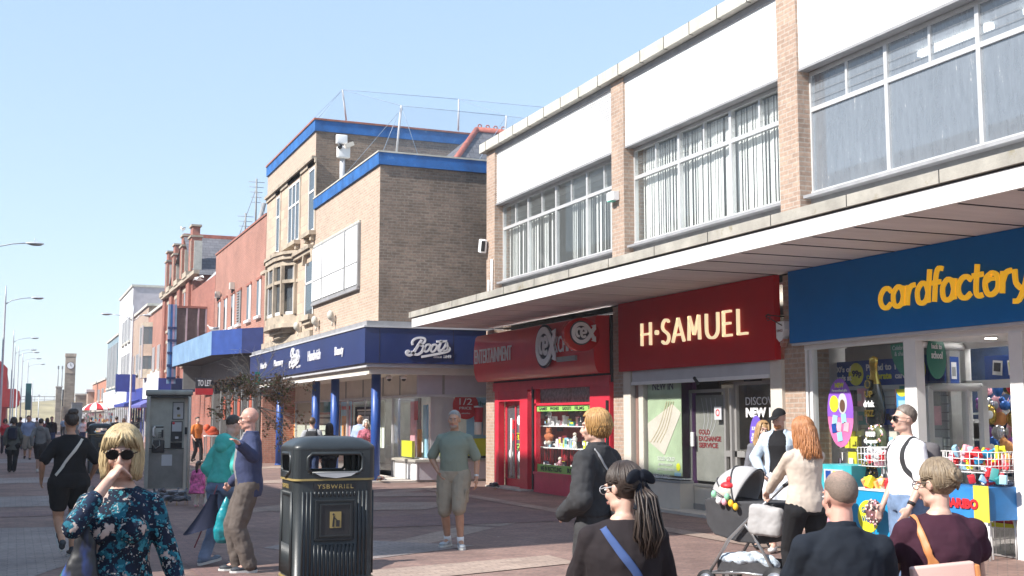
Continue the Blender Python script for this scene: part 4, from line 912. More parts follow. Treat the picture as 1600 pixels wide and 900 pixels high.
def curved_sign():
    s = empty('media_shop_sign', (10.6, 24.2, 3.1), label='glossy curved red media shop sign reading ENTERTAINMENT EXCHANGE', cat='sign')
    prof = [(10.86,3.68),(10.60,3.68),(10.55,3.62),(10.515,3.4),(10.50,3.1),(10.515,2.8),(10.56,2.62),(10.62,2.54),(10.86,2.54)]
    y0, y1 = 20.95, 27.6; mb = MB(); n = len(prof)
    vs = [(x, y0, z) for x, z in prof]+[(x, y1, z) for x, z in prof]
    mb.add(vs, [(i, (i+1)%n, (i+1)%n+n, i+n) for i in range(n)], M_SRED, True); mb.add(vs, [tuple(range(n))[::-1], tuple(range(n,2*n))], M_SRED)
    bd = weld(mb.build('board', s, 'w'))
    bd.modifiers.new('edge', 'EDGE_SPLIT').split_angle = radians(40)
    return s
cs = curved_sign()
mb = MB(); letter(mb, 'ENTERTAINMENT', (10.485, 27.45, 2.98), UF, VZ, 2.35, .34, M_LGW, .02, bold=.0); mb.build('lettering', cs, 'w')
mb = MB(); letter(mb, 'EXCHANGE', (10.485, 22.95, 3.02), UF, VZ, 1.75, .34, M_LGW, .02); mb.build('lettering', cs, 'w')
mb = MB(); mb.box(10.46,21.7,2.82,10.53,22.6,2.92,M_GREY); mb.build('plate', cs, 'w')
mb = MB(); a = FX(846, 541, 10.38); logo(mb, (10.47, a.y, a.z), UF, VZ, .47, M_SRED); mb.build('round_logo', cs, 'w')
# round projecting sign
a = FY(907, 523, 21.0); ps = empty('round_projecting_sign', (a.x, 21.0, a.z), label='round bright red projecting sign with white ringed logo, under the canopy', cat='sign')
mb = MB(); disc(mb, (a.x, 21.05, a.z), US, VZ, .39, .33, M_SREDB, .12, 40); mb.build('disc', ps, 'w')
mb = MB(); logo(mb, (a.x-.03, 20.93, a.z+.03), US, VZ, .24, M_SREDB, .02); mb.build('logo', ps, 'w')
mb = MB(); mb.tube([(a.x+.3,21.0,a.z),(10.9,21.0,a.z)], .02, M_DARK, 6); mb.build('bracket', ps, 'w')

m1 = empty('games_exchange_shop', (XF, 24, 0), label='red framed media shop front with glazed door and shelved display window', cat='shopfront')
Y1 = lambda px: YX(px, XF)
mb = MB()
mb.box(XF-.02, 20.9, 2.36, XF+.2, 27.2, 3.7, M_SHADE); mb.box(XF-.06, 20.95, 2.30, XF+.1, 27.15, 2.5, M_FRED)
ya, yb, yc, yd = Y1(945), Y1(925), Y1(836), Y1(826)
mb.box(XF-.05, 20.95, 0, XF+.12, yb, 2.3, M_FRED)                # wide red pilaster
mb.box(XF-.10, 20.98, .4, XF-.05, 21.03, 2.0, M_DARK)
mb.box(XF-.05, yd-.04, 0, XF+.1, Y1(815), 2.3, M_FRED); mb.box(XF-.06, yc-.02, 0.05, XF+.12, yc+.06, 2.36, M_DARK)
mb.box(XF-.05, Y1(782), 0, XF+.1, Y1(776), 2.3, M_FRED); mb.box(XF-.04, Y1(815), 2.05, XF+.1, Y1(782), 2.3, M_FRED)
mb.box(XF-.04, yb, 0, XF+.12, yc, .42, M_PNK); mb.box(XF-.06, yb, .40, XF+.14, yc, .46, M_PNK)
mb.box(XF-.03, yb, 1.93, XF+.08, yc, 1.98, M_FRED); mb.box(XF-.03,yc-.12,.46,XF+.08,yc-.03,2.3,M_FRED)
mb.build('frame', m1, 'w')
mb = MB(); mb.box(XF+1.2,20.9,2.9,XF+2.4,27.1,2.95,emit_mat('media_shop_fill_light',(1,.97,.93),6)); mb.build('unseen_ceiling_light', m1, 'w')  # unseen glowing panel, added so the window stock shows brighter
mb = MB(); mb.quad((XF+.03,yc,.46),(XF+.03,yb,.46),(XF+.03,yb,2.3),(XF+.03,yc,2.3), M_GLASS); mb.build('display_pane', m1, 'w')
mb = MB(); d0, d1 = Y1(815)+.02, Y1(782)-.02
mb.box(XF+.12, d0, .04, XF+.17, d0+.09, 2.05, M_FRED); mb.box(XF+.12, d1-.09, .04, XF+.17, d1, 2.05, M_FRED); mb.box(XF+.12, d0, .04, XF+.17, d1, .22, M_FRED); mb.box(XF+.12, d0, 1.95, XF+.17, d1, 2.05, M_FRED); mb.box(XF+.12,(d0+d1)/2-.03,.2,XF+.16,(d0+d1)/2+.03,2.0,M_FRED)
dr = mb.build('door', m1, 'w'); mb = MB(); mb.quad((XF+.14,d1,.2),(XF+.14,d0,.2),(XF+.14,d0,2),(XF+.14,d1,2), M_GLASSD); mb.build('door_pane', dr, 'w')
mb = MB(); mb.tube([(XF+.05, d1-.55, .3),(XF+.05, d1-.55, 1.65)], .025, M_WFRAME, 8); mb.build('door_handle', dr, 'w')
# stickers on the door: bold shapes
mb = MB(); r2 = random.Random(4)
for k, (t, z, rr, m) in enumerate(((.35,1.6,.13,M_WHITE),(.25,1.45,.09,M_WHITE),(.3,.75,.15,M_WHITE),(.2,.4,.2,M_LGREY),(.7,1.2,.12,M_RED2),(.75,.8,.12,M_WHITE),(.65,1.5,.13,M_RED2))):
    disc(mb, (XF+.138, d0+(d1-d0)*t, z), UF, VZ, rr, rr*.9, m, .004, 20)
mb.box(XF+.134,d0+.12,1.15,XF+.137,(d0+d1)/2-.05,1.3,M_YEL); mb.box(XF+.134,d0+.12,.9,XF+.137,(d0+d1)/2-.05,1.05,M_LIME)
letter(mb, 'STUFF', (XF+.13, (d0+d1)/2-.05, 1.16), UF, VZ, .6, .13, M_INK, .003, bold=.03); letter(mb, 'CASH', (XF+.13, (d0+d1)/2-.05, .91), UF, VZ, .5, .12, M_INK, .003, bold=.03)
mb.build('door_stickers', dr, 'w')
mb = MB(); mb.box(XF+.0, yb, .46, XF+.025, yc-.12, .63, M_LIME); letter(mb, 'WE IN RECYCLING', (XF-.003, yc-.3, .49), UF, VZ, 1.1, .10, M_INK, .003, bold=.02); letter(mb, 'BUY SELL DONATE', (XF-.003, yc-1.7, .49), UF, VZ, 1.1, .10, M_INK, .003, bold=.02)
mb.box(XF+.0, yb, 1.80, XF+.025, yc-.12, 1.92, M_LIME)
for i, w in enumerate(('GAMES','PHONES','GADGETS','FILMS','TABLETS')): letter(mb, w, (XF-.003, yc-.22-i*.62, 1.825), UF, VZ, .45, .07, M_INK, .003, bold=.02)
mb.build('sticker_strip', m1, 'w')
# inside the display: back board, two shelves
mb = MB(); mb.box(XF+.9, yb-.3, .3, XF+.95, 27.1, 2.6, mat('dim_red_back', (.22,.02,.03), .6, var=.3, vs=2)); mb.box(XF+.05, yb, .44, XF+.9, yc, .47, M_FRED)
for z in (.98, 1.46): mb.box(XF+.15, yb+.02, z, XF+.5, yc+.3, z+.02, M_WHITE)
for k in range(30): mb.box(XF+.86, yb+.1+k*.16, .5, XF+.87, yb+.12+k*.16, 1.0, M_SRED)
rq = random.Random(31)
for k in range(26):
    y = yb+.3+rq.random()*4.2; z = 1.05+rq.random()*1.1; mb.box(XF+.87, y, z, XF+.895, y+rq.uniform(.12,.3), z+rq.uniform(.1,.28), rq.choice([M_LGREY,M_INK,M_WHITE,M_TEAL,M_RED2,M_GREY,M_INK]))
mb.box(XF+.1, yb, 1.98, XF+.15, yc, 2.3, mat('busy_header', (.14,.13,.12), .6, var=.8, vs=11)); mb.build('display_case', m1, 'w')
cols = [M_WHITE, M_LGREY, M_WHITE, M_SKYB, M_WHITE, M_INK, M_LGREY, M_TEAL, M_WHITE, M_YEL, M_PINK]
def box_item(name, x, y, z, sx, sy, sz, m, label, group, rz=0, cat='boxed item'):
    mb = MB(); mb.obox((0,0,sz/2), sx, sy, sz, m); mb.obox((-sx/2-.002,0,sz*.6), .003, sy*.7, sz*.4, cols[int(abs(y*97)) % len(cols)])
    o = mb.build(name); o.location = (x,y,z); o.rotation_euler = (0,0,rz); return tag(o, label, cat, group)
r2 = random.Random(12)
for zi, z in enumerate((1.0, 1.48, .47)):
    y = yb+.15
    while y < yc+.25:
        if r2.random() < .93: box_item('boxed_gadget', XF+.25+r2.uniform(0,.12), y, z+.001, .05, r2.uniform(.07,.15), r2.uniform(.10,.24), r2.choice(cols), ('boxed gadget on the lower glass shelf of the red-framed window','boxed gadget on the upper glass shelf of the red-framed window','boxed gadget at the foot of the red-framed window')[zi], ('gadgets on the lower shelf','gadgets on the upper shelf','gadgets at the window foot')[zi], r2.uniform(-.3,.3))
        y += r2.uniform(.11,.17)
mb = MB(); c = Vector((XF+.2, YX(845,XF), 1.22)); mb.ell(c, .08,.13,.12, mat('ginger_plush',(.45,.14,.06),.9)); mb.ell(c+Vector((0,0,.13)), .07,.08,.08, mat('ginger_plush',(.45,.14,.06),.9))
for s_ in (-1,1): mb.ell(c+Vector((0,.14*s_,.02)), .05,.07,.05, mat('ginger_plush',(.45,.14,.06),.9)); mb.ell(c+Vector((-.02,.06*s_,-.11)), .05,.05,.05, M_CREAM); mb.ell(c+Vector((0,.07*s_,.2)), .03,.03,.04, mat('ginger_plush',(.45,.14,.06),.9))
tag(mb.build('plush_toy'), 'round ginger plush toy hanging in the left of the red-framed window', 'toy')
for k, (px, z, h, m) in enumerate(((903,.48,.55,M_CREAM),(862,.48,.32,M_PINK),(893,.48,.4,M_WHITE),(885,1.0,.34,M_WHITE),(846,1.5,.4,M_LGREY))):
    y = YX(px, XF); mb = MB(); mb.tube([(0,0,0),(0,0,h*.45)], [.05,.035], m, 10); mb.ell((0,0,h*.6), .05,.06,h*.2, m); mb.ell((0,0,h*.88), .045,.05,h*.13, M_CREAM if k % 2 else M_INK)
    mb.tube([(0,.05,h*.65),(-.03,.13,h*.5)], .015, m, 6); mb.tube([(0,-.05,h*.65),(-.03,-.1,h*.8)], .015, m, 6)
    o = mb.build('figurine'); o.location = (XF+.2, y, z); tag(o, ('cream figurine, tallest at the foot of the red-framed window','pink figurine at the foot of the red-framed window','white figurine at the foot of the red-framed window','white figurine on the lower shelf of the red-framed window','pale grey figurine on the upper shelf of the red-framed window')[k], 'figurine')

# ================================================================== shop 2: jeweller
js_ = empty('jeweller_sign', (XF, 17.8, 3.2), label='deep red jeweller fascia sign with raised cream letters', cat='sign')
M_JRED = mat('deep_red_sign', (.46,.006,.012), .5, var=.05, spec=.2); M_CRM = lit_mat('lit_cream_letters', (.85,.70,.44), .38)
mb = MB(); mb.box(XF-.12, 15.27, 2.54, XF-.01, 20.42, 3.855, M_JRED); mb.build('board', js_, 'w')
def glyph(ch, o, w, h, m, mb):
    """monoline capitals drawn as flat strokes; w, h in metres"""
    S = {'H':[[(0,0),(0,1)],[(1,0),(1,1)],[(0,.5),(1,.5)]],
         'A':[[(-.02,0),(.5,1)],[(1.02,0),(.5,1)],[(.18,.3),(.82,.3)]],
         'M':[[(0,0),(.06,1)],[(.06,1),(.5,.22)],[(.5,.22),(.94,1)],[(.94,1),(1,0)]],
         'E':[[(0,0),(0,1)],[(0,.97),(.9,.97)],[(0,.5),(.82,.5)],[(0,.03),(.95,.03)]],
         'L':[[(0,0),(0,1)],[(0,.03),(1,.03)]]}
    r = .0195
    if ch == 'U': segs = [[(0,1),(0,.4),(.06,.18),(.25,.04),(.5,0),(.75,.04),(.94,.18),(1,.4),(1,1)]]
    elif ch == 'S': segs = [[(.95,.9),(.75,.99),(.45,1),(.15,.88),(.06,.7),(.25,.56),(.6,.46),(.92,.32),(.9,.12),(.6,0),(.3,0),(.02,.1)]]
    else: segs = S[ch]
    for s in segs:
        stroke(mb, [(x*w, y*h) for x, y in s], o, UF, VZ, 1, r, m, .05, sm=3 if ch in 'US' else 0)
zb_ = 2.98
for ch, p0, p1, z0, z1 in (('H',1005,1018.5,0,0),('S',1037,1048,0,0),('A',1054,1071,0,0),('M',1079,1096,0,0),('U',1107,1125,0,0),('E',1134,1147,0,0),('L',1157,1171,0,0)):
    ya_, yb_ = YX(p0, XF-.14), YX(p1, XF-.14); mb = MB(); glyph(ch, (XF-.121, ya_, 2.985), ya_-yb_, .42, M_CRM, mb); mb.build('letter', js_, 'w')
mb = MB(); disc(mb, (XF-.121, YX(1028.5, XF-.14), 3.2), UF, VZ, .045, .045, M_CRM, .05, 16); mb.build('letter', js_, 'w')
jf = empty('jeweller_shop', (XF, 18, 0), label='jeweller shopfront with roller shutter box, display window and recessed glass doors', cat='shopfront')
mb = MB(); yl, yr = Y1(1212), Y1(1223)
mb.box(XF-.06, Y1(990), 0, XF+.15, 20.35, 2.54, M_CREAM); mb.build('white_pillar', jf, 'w'); mb = MB(); mb.box(XF-.06, 15.2, 0, XF+.15, Y1(1210), 2.54, M_CREAM); mb.build('white_pillar', jf, 'w')
mb = MB(); mb.box(XF-.05, Y1(1209), 2.3, XF+.25, Y1(992), 2.538, M_LGREY); mb.box(XF-.07, Y1(1209), 2.27, XF+.02, Y1(992), 2.33, M_WFRAME); mb.tube([(XF-.08,Y1(1098),2.24),(XF-.08,Y1(1092),2.34)], .03, M_DARK); mb.build('shutter_box', jf, 'w')
mb = MB(); mb.box(XF+.02, Y1(996), 0, XF+.12, Y1(992), 2.3, mat('rusty_rail', (.25,.15,.12), .7)); mb.box(XF, Y1(1005), 0, XF+.1, Y1(998), 2.3, M_CREAM); mb.build('shutter_rail', jf, 'w')
mb = MB(); mb.box(XF, Y1(1061), .05, XF+.28, Y1(1000), .5, mat('cream_tile', (.62,.56,.48), .5, var=.05)); mb.box(XF-.01, Y1(1061)-.01, .5, XF+.28, Y1(1000), .54, M_GREY); 
xr = XF+.28; mb.build('stall_riser', jf, 'w')
ys = Y1(1061)
mb = MB(); mb.quad((XF+.02,Y1(1005),.55),(XF+.02,ys,.55),(XF+.02,ys,2.3),(XF+.02,Y1(1005),2.3), M_GLASS); mb.quad((XF+.02,ys,.55),(xr,ys,.55),(xr,ys,2.3),(XF+.02,ys,2.3), M_GLASS); mb.build('display_pane', jf, 'w')
# poster: pale-green with a folded ribbon shape
M_JGRN = mat('poster_soft_green', (.40,.50,.33), .6, var=.2, vs=1.2)
mb = MB(); px0, px1 = Y1(1008), Y1(1060); X = XF+.06
mb.box(X, px1, .62, X+.01, px0, 2.3, M_JGRN)
w_ = px0-px1; q = lambda t, z: (X-.004, px0-w_*t, z)
mb.prism([q(.0,1.55),(X-.004,px0-w_*.75,1.9),(X-.004,px0-w_*1.0,1.75),(X-.004,px0-w_*.5,.98),(X-.004,px0-w_*.02,1.22)], (-.003,0,0), M_CREAM)
for k in range(4): stroke(mb, [(.1+.12*k,1.2),(.45+.1*k,1.5),(.72+.08*k,1.95)], (X-.009, px0, 0), UF, VZ, 1, .008, mat('gold_line',(.45,.38,.22)), .002)
letter(mb, 'NEW IN', (X-.008, px0-w_*.17, 2.16), UF, VZ, w_*.62, .15, M_INK, .004, bold=.01)
letter(mb, 'SOLID GOLD', (X-.008, px0-w_*.3, .88), UF, VZ, w_*.5, .07, M_LGW, .004); letter(mb, 'JEWELLERY', (X-.008, px0-w_*.32, .78), UF, VZ, w_*.42, .05, M_LGW, .004); letter(mb, 'IN STORE NOW', (X-.008, px0-w_*.3, .70), UF, VZ, w_*.5, .045, M_LGW, .004)
disc(mb, (X-.006, px1+.12, .78), UF, VZ, .07, .07, M_YEL, .003, 20); mb.box(X-.006, px1+.04, .62, X-.003, px1+.26, .68, M_SKYB)
mb.build('window_poster', jf, 'w')
mb = MB(); letter(mb, 'REPAIRS', (XF-.002, px0-.3, .56), UF, VZ, .6, .08, M_LGW, .004); mb.build('window_lettering', jf, 'w')
mb = MB(); pr = mat('deep_purple_panel', (.10,.02,.13), .5); mb.box(xr+.02, ys+.02, .1, xr+.1, ys+.6, 2.3, pr); mb.box(XF+.1, ys+.05, .56, xr, Y1(1005), .58, M_WHITE); mb.box(xr+.5, ys-.1, .0, xr+.55, 20.5, 2.9, M_SHADE); mb.box(xr+.3,ys+.04,1.0,xr+.32,ys+.2,1.4,M_PINK); mb.build('display_case', jf, 'w')
# doors at the back of the recess
XD = XF+.30; D = lambda px: YX(px, XD)
M_DFR = mat('grey_door_frame', (.33,.32,.31), .45, metal=.3, var=.06)
def dframe(px0, px1, zt=2.1, name='door_leaf', X=XD, bot=.45, mid=None):
    a, b = YX(px1, X), YX(px0, X); m_ = MB(); t = .055
    m_.box(X-.03,a,.05,X+.03,a+t,zt,M_DFR); m_.box(X-.03,b-t,.05,X+.03,b,zt,M_DFR); m_.box(X-.03,a+t,zt-t,X+.03,b-t,zt,M_DFR); m_.box(X-.03,a+t,.05,X+.03,b-t,.15,M_DFR)
    if bot: m_.box(X-.01,a+t,.15,X+.02,b-t,bot,mat('cream_tile', (.62,.56,.48))); m_.box(X-.03,a+t,bot,X+.03,b-t,bot+.05,M_DFR)
    if mid: m_.box(X-.03,a+t,mid,X+.03,b-t,mid+.13,M_DFR)
    o = m_.build(name, jf, 'w'); g_ = MB(); g_.quad((X,b,.2),(X,a,.2),(X,a,zt-.03),(X,b,zt-.03), M_GLASS); g_.build('pane', o, 'w'); return o, a, b
o, a, b = dframe(1079, 1136, 2.15)
mb = MB(); mb.box(XD+.05, a+.08, .55, XD+.07, b-.1, 2.05, mat('grey_green_poster', (.22,.22,.20), .6, var=.2, vs=2))
for k in range(4): stroke(mb, [(.15+.1*k,.2),(.3+.12*k,.5),(.2+.15*k,.9)], (XD+.046, b-.1, 1.1), UF, VZ, 1, .006, M_LGREY, .002)
for i, w in enumerate(('GOLD','EXCHANGE','SERVICE')): letter(mb, w, (XD+.046, b-.2, 1.36-.115*i), UF, VZ, (.36,.72,.62)[i], .09, mat('oxblood_ink', (.20,.015,.02)), .004, bold=.03)
mb.build('door_poster', o, 'w')
mb = MB(); mb.box(XD-.06, b-.16, 1.15, XD-.03, b-.08, 1.4, M_WHITE); mb.box(XD-.05, a+.1, 1.62, XD-.03, a+.32, 1.85, M_LGREY); disc(mb, (XD-.051, a+.21, 1.74), UF, VZ, .06, .06, M_RED2, .003, 16, inner=.7); mb.build('door_notice', o, 'w')
mb = MB(); mb.box(XD-.09, D(1150), .05, XD-.03, D(1147), 2.15, M_DFR)
mb.box(XD-.03, D(1136), 1.0, XD+.02, D(1165), 1.1, M_DFR); mb.build('open_door_edge', jf, 'w')
o, a, b = dframe(1150, 1212, 2.25, bot=None)
mb = MB(); letter(mb, 'DISCOVER', (XD-.04, D(1169), 1.86), UF, VZ, 1.0, .13, M_LGW, .004, bold=.0); letter(mb, 'NEW', (XD-.04, D(1169), 1.66), UF, VZ, .58, .16, M_LGW, .004, bold=.05); letter(mb, 'IN', (XD-.04, D(1169)-.66, 1.66), UF, VZ, .2, .16, M_LGW, .004, bold=.05); mb.build('window_lettering', o, 'w')
mb = MB(); cpt = FX(1181, 684, XD-.06); disc(mb, (XD-.045, cpt.y, cpt.z), UF, VZ, .19, .36, mat('violet_sticker', (.16,.10,.50), .4), .004, 32)
for i, (w, h_, wd) in enumerate((('SUMMER',.06,.24),('SAVINGS',.05,.24),('$30-150',.09,.28),('OFF TODAY',.04,.22))): letter(mb, w, (XD-.05, cpt.y+wd/2, cpt.z+.12-.095*i), UF, VZ, wd, h_, M_LGW, .004, bold=.02)
mb.build('oval_sticker', o, 'w')
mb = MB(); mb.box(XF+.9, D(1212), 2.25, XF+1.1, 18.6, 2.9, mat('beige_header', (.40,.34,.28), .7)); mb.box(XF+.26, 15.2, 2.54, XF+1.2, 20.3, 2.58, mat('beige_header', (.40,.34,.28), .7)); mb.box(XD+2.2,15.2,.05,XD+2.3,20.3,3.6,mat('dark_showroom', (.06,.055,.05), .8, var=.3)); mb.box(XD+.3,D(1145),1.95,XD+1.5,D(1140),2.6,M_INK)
mb.box(XD+.9,15.4,3.0,XD+2.1,18.6,3.04,emit_mat('jeweller_fill_light',(1,.93,.8),2)); mb.box(XD+1.2,16.6,.05,XD+1.7,19.6,1.0,mat('walnut_counter', (.12,.06,.04), .4)); mb.box(XD+1.1,16.6,1.0,XD+1.7,19.6,1.05,M_LGREY); mb.build('shop_interior', jf, 'w')  # the glowing panel is unseen, added to lift the showroom behind the doors

# ================================================================== shop 3: greeting cards
ks = empty('card_shop_sign', (XF, 11.5, 3.3), label='broad royal blue card shop fascia sign with yellow rounded lettering', cat='sign')
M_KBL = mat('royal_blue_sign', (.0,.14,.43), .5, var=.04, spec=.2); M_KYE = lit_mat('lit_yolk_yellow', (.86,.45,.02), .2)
mb = MB(); mb.box(XF-.13, 5.0, 2.77, XF-.01, 14.88, 3.86, M_KBL); mb.box(XF-.11,5.0,2.73,XF-.02,14.86,2.768,M_LGREY); mb.build('board', ks, 'w')
a = FX(1372, 487, XF-.14); b = FX(1601, 470, XF-.14)
zb_ = FX(1376,487,XF-.14).z; 
def rounded(s, ymax, zbase, k, parent):
    """rounded bold lower case; k = x-height in metres"""
    r = .118*k; y = ymax
    G_ = {'c':([[(.9,.8),(.62,1.0),(.3,.93),(.1,.65),(.1,.35),(.3,.07),(.62,0),(.9,.2)]], .98),
     'a':([[(.85,.5),(.7,.88),(.42,1),(.14,.75),(.1,.45),(.2,.12),(.46,0),(.74,.14),(.85,.5)],[(.9,1.0),(.86,.4),(.92,.0)]], 1.08),
     'r':([[(.12,1.0),(.12,0)],[(.14,.55),(.3,.9),(.62,.98)]], .72),
     'd':([[(.85,.5),(.7,.88),(.42,1),(.14,.75),(.1,.45),(.2,.12),(.46,0),(.74,.14),(.85,.5)],[(.92,1.62),(.88,.4),(.92,.0)]], 1.1),
     'f':([[(.72,1.55),(.45,1.6),(.3,1.35),(.26,.8),(.24,0)],[(.02,.92),(.62,.94)]], .68),
     't':([[(.3,1.5),(.26,.6),(.3,.14),(.5,.0),(.68,.06)],[(.02,.98),(.68,1.0)]], .74),
     'o':([[(.5,1),(.16,.8),(.1,.45),(.25,.1),(.52,0),(.84,.2),(.9,.55),(.78,.88),(.5,1)]], 1.06),
     'y':([[(.1,1.0),(.2,.4),(.5,.12)],[(.92,1.0),(.72,.2),(.42,-.38),(.1,-.42)]], .98)}
    for ch in s:
        segs, adv = G_[ch]; mb = MB()
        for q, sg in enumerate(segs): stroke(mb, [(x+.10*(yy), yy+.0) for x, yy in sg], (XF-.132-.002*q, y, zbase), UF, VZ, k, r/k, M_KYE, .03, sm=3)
        if ch == 'o': mb2 = stroke(mb, [(.25,.62),(.5,.72),(.85,.7)], (XF-.138, y, zbase), UF, VZ, k, .09, M_KYE, .03)
        mb.build('letter', parent, 'w'); y -= adv*k*.975
    return y
ye = rounded('cardfactory', a.y-.03, zb_+.04, .262, ks)
kf = empty('greeting_card_shop', (XF, 11.5, 0), label='white framed card shop front with full window and open recessed entrance', cat='shopfront')
XK = XF+.06; K = lambda px: YX(px, XK); mb = MB()
mb.box(XK-.06, 5.2, 2.66, XK+.06, 14.7, 2.74, M_WFRAME); mb.box(XK-.05, K(1268), 0, XK+.05, 14.72, 2.66, M_WFRAME); mb.box(XK-.05, K(1274)-.02, 0, XK+.05, K(1271), 2.66, M_WFRAME)
mb.box(XK-.06, K(1440), 0, XK+.08, K(1421), 2.66, M_WFRAME); mb.box(XK-.05, K(1440), 0, XK+.05, 14.5, .3, M_WFRAME); mb.build('window_frame', kf, 'w')
mb = MB(); mb.quad((XK,K(1273),.3),(XK,K(1422),.3),(XK,K(1422),2.66),(XK,K(1273),2.66), M_GLASS); mb.build('window_pane', kf, 'w')
# recess: angled side pane, inner door plane, outer white post
ax, ay = XK, K(1440); bx = XF+1.25; by = YX(1512, bx)
mb = MB(); mb.box(bx-.05, by-.05, 0, bx+.05, by+.05, 2.66, M_WFRAME); mb.tube([(ax+.06,ay,2.62),(bx,by,2.62)], .05, M_WFRAME, 4); mb.tube([(ax+.06,ay,.12),(bx,by,.12)], .07, M_WFRAME, 4); mb.build('side_frame', kf, 'w')
mb = MB(); mb.quad((ax,ay,.12),(bx,by,.12),(bx,by,2.6),(ax,ay,2.6), M_GLASS); mb.build('side_pane', kf, 'w')
X2 = bx; N_ = lambda px: YX(px, X2)
mb = MB(); mb.box(X2-.05, 7.5, 2.05, X2+.05, by, 2.16, M_WFRAME); mb.box(X2-.05, 7.5, 2.6, X2+.05, by, 2.7, M_WFRAME)
mb.quad((X2,by,2.16),(X2,7.6,2.16),(X2,7.6,2.6),(X2,by,2.6), M_GLASS); mb.build('transom', kf, 'w')
mb = MB(); xo = XK; yo = YX(1594, xo); mb.box(xo-.07, yo-.14, 0, xo+.07, yo+.06, 2.66, M_WFRAME); mb.build('outer_post', kf, 'w')
mb = MB(); mb.quad((xo,yo-.14,.3),(xo,5.3,.3),(xo,5.3,2.66),(xo,yo-.14,2.66), M_GLASS); mb.build('second_window_pane', kf, 'w')
# open door leaf standing in front of the angled pane
q0, q1 = FY(1452, 654, 12.2), None
lx0 = XF+.55; ly0 = YX(1452, lx0); lx1 = XF+1.15; ly1 = YX(1537, lx1)
mb = MB()
def post(x, y, z0, z1, r=.045): mb.box(x-r, y-r, z0, x+r, y+r, z1, M_WFRAME)
post(lx0, ly0, .05, 2.08); post(lx1, ly1, .05, 2.08); mb.tube([(lx0,ly0,2.06),(lx1,ly1,2.06)], .055, M_WFRAME, 4); mb.tube([(lx0,ly0,.12),(lx1,ly1,.12)], .08, M_WFRAME, 4); post(lx0+(lx1-lx0)*.72, ly0+(ly1-ly0)*.72, .05, 2.06, .02)
dl = mb.build('open_door', kf, 'w'); mb = MB(); mb.quad((lx0,ly0,.15),(lx1,ly1,.15),(lx1,ly1,2.03),(lx0,ly0,2.03), M_GLASS)
mb.build('door_pane', dl, 'w'); mb = MB()
for k in range(5): t = .1+.17*k; mb.ell((lx0+(lx1-lx0)*t-.02, ly0+(ly1-ly0)*t-.02, 1.2), .025,.025,.025, M_WHITE, 8, 6)
mb.build('door_dot', dl, 'w')
# ceiling of the recess, downlight
mb = MB(); mb.box(XK+.06, 7.5, 2.66, bx+.1, ay+.0, 2.70, M_WHITE); mb.box(XK+.08,5.3,2.9,XK+.12,14.6,3.6,M_SHADE); mb.box(XF+.46, 9.3, 3.0, 16, 14.9, 3.05, M_IWALL); mb.build('ceiling', kf, 'w')
M_LAMP = emit_mat('downlight_glow', (1,.95,.85), 6)
p_ = G(1548, 527, 2.655); mb = MB(); mb.cyl((p_.x,p_.y,2.635), .07, .02, M_LAMP, 20); mb.cyl((p_.x,p_.y,2.645), .09, .012, M_WFRAME, 20); mb.build('downlight', kf, 'w')
# promotional frieze behind the glass, slatwall, shelves
M_FRZ = mat('frieze_blue', (.012,.06,.28), .5, var=.05); M_SLAT = mat('slatwall_grey', (.42,.45,.46), .6); M_KLAMP = emit_mat('shop_ceiling_light', (1,.98,.94), 7.0)
X3 = XF+.75; F3 = lambda px: YX(px, X3); mb = MB()
mb.box(X3, K(1440)+.3, 2.12, X3+.03, 15.2, 2.5, M_FRZ); mb.box(X3-.06,K(1440)+.3,2.06,X3+.05,15.0,2.12,M_SLAT); mb.box(X3,K(1440)+.3,2.5,X3+.05,14.7,2.7,M_GREY)
def tl(s, px, z, w, h, m=M_LGW, X=X3-.004, bold=.03): letter(mb, s, (X, YX(px, X), z), UF, VZ, w, h, m, .004, bold=bold)
tl("100's of", 1305, 2.34, .42, .09); tl('cards at', 1305, 2.21, .42, .09)
c9 = YX(1340, X3); disc(mb, (X3-.003, c9, 2.30), UF, VZ, .17, .17, M_KYE if False else mat('price_yellow', (.62,.60,.04), .5), .003, 28); tl('99p', 1333.5, 2.24, .22, .12, M_INK, X3-.008, .05)
tl('Priced to', 1356, 2.34, .55, .10); tl('celebrate', 1356, 2.21, .55, .10, mat('price_yellow', (.62,.60,.04)))
tl("100's of", 1401, 2.34, .42, .09); tl('cards at', 1401, 2.21, .42, .09)
mb.build('frieze', kf, 'w')
mb = MB(); z = .35
while z < 2.05: mb.box(X3+.02, K(1440)+.3, z, X3+.05, 14.72, z+.10, M_SLAT); z += .115
mb.box(X3+.05, K(1440)+.3, .0, X3+.1, 14.72, 2.9, M_GREY); mb.build('slatwall', kf, 'w')
rr = random.Random(3); mb = MB()
kc = [M_LGREY, M_WHITE, M_PINK, M_INK, mat('muted_lilac', (.30,.27,.36), .5), mat('grey_gift', (.25,.25,.25), .4), M_GREY]
for k in range(9):
    y = 13.0+.2*k; z = 1.15+.4*(k % 3)*.9
    if y > 14.5: continue
    mb.box(X3-.05, y, z-.05, X3+.01, y+.16, z+.24, kc[k % 7])
mb.build('hanging_gifts', kf, 'w')
mb = MB(); r5 = random.Random(77); k5 = kc+[M_WHITE, M_SKYB, mat('price_yellow', (.62,.60,.04), .5), M_TEAL, M_FRZ, M_CREAM]
for row, z in enumerate((.45,.85,1.2,1.55,1.82)):
    y = K(1440)+.4
    while y < 15.1:
        w_ = r5.uniform(.10,.22); h_ = r5.uniform(.14,.30); m = r5.choice(k5)
        if r5.random() < .8:
            mb.box(X3-.07-r5.random()*.06, y, z, X3+.012, y+w_, z+h_, m); mb.box(X3-.135, y+w_*.25, z+h_*.3, X3-.13, y+w_*.75, z+h_*.7, r5.choice(k5))
        y += w_+r5.uniform(.02,.12)
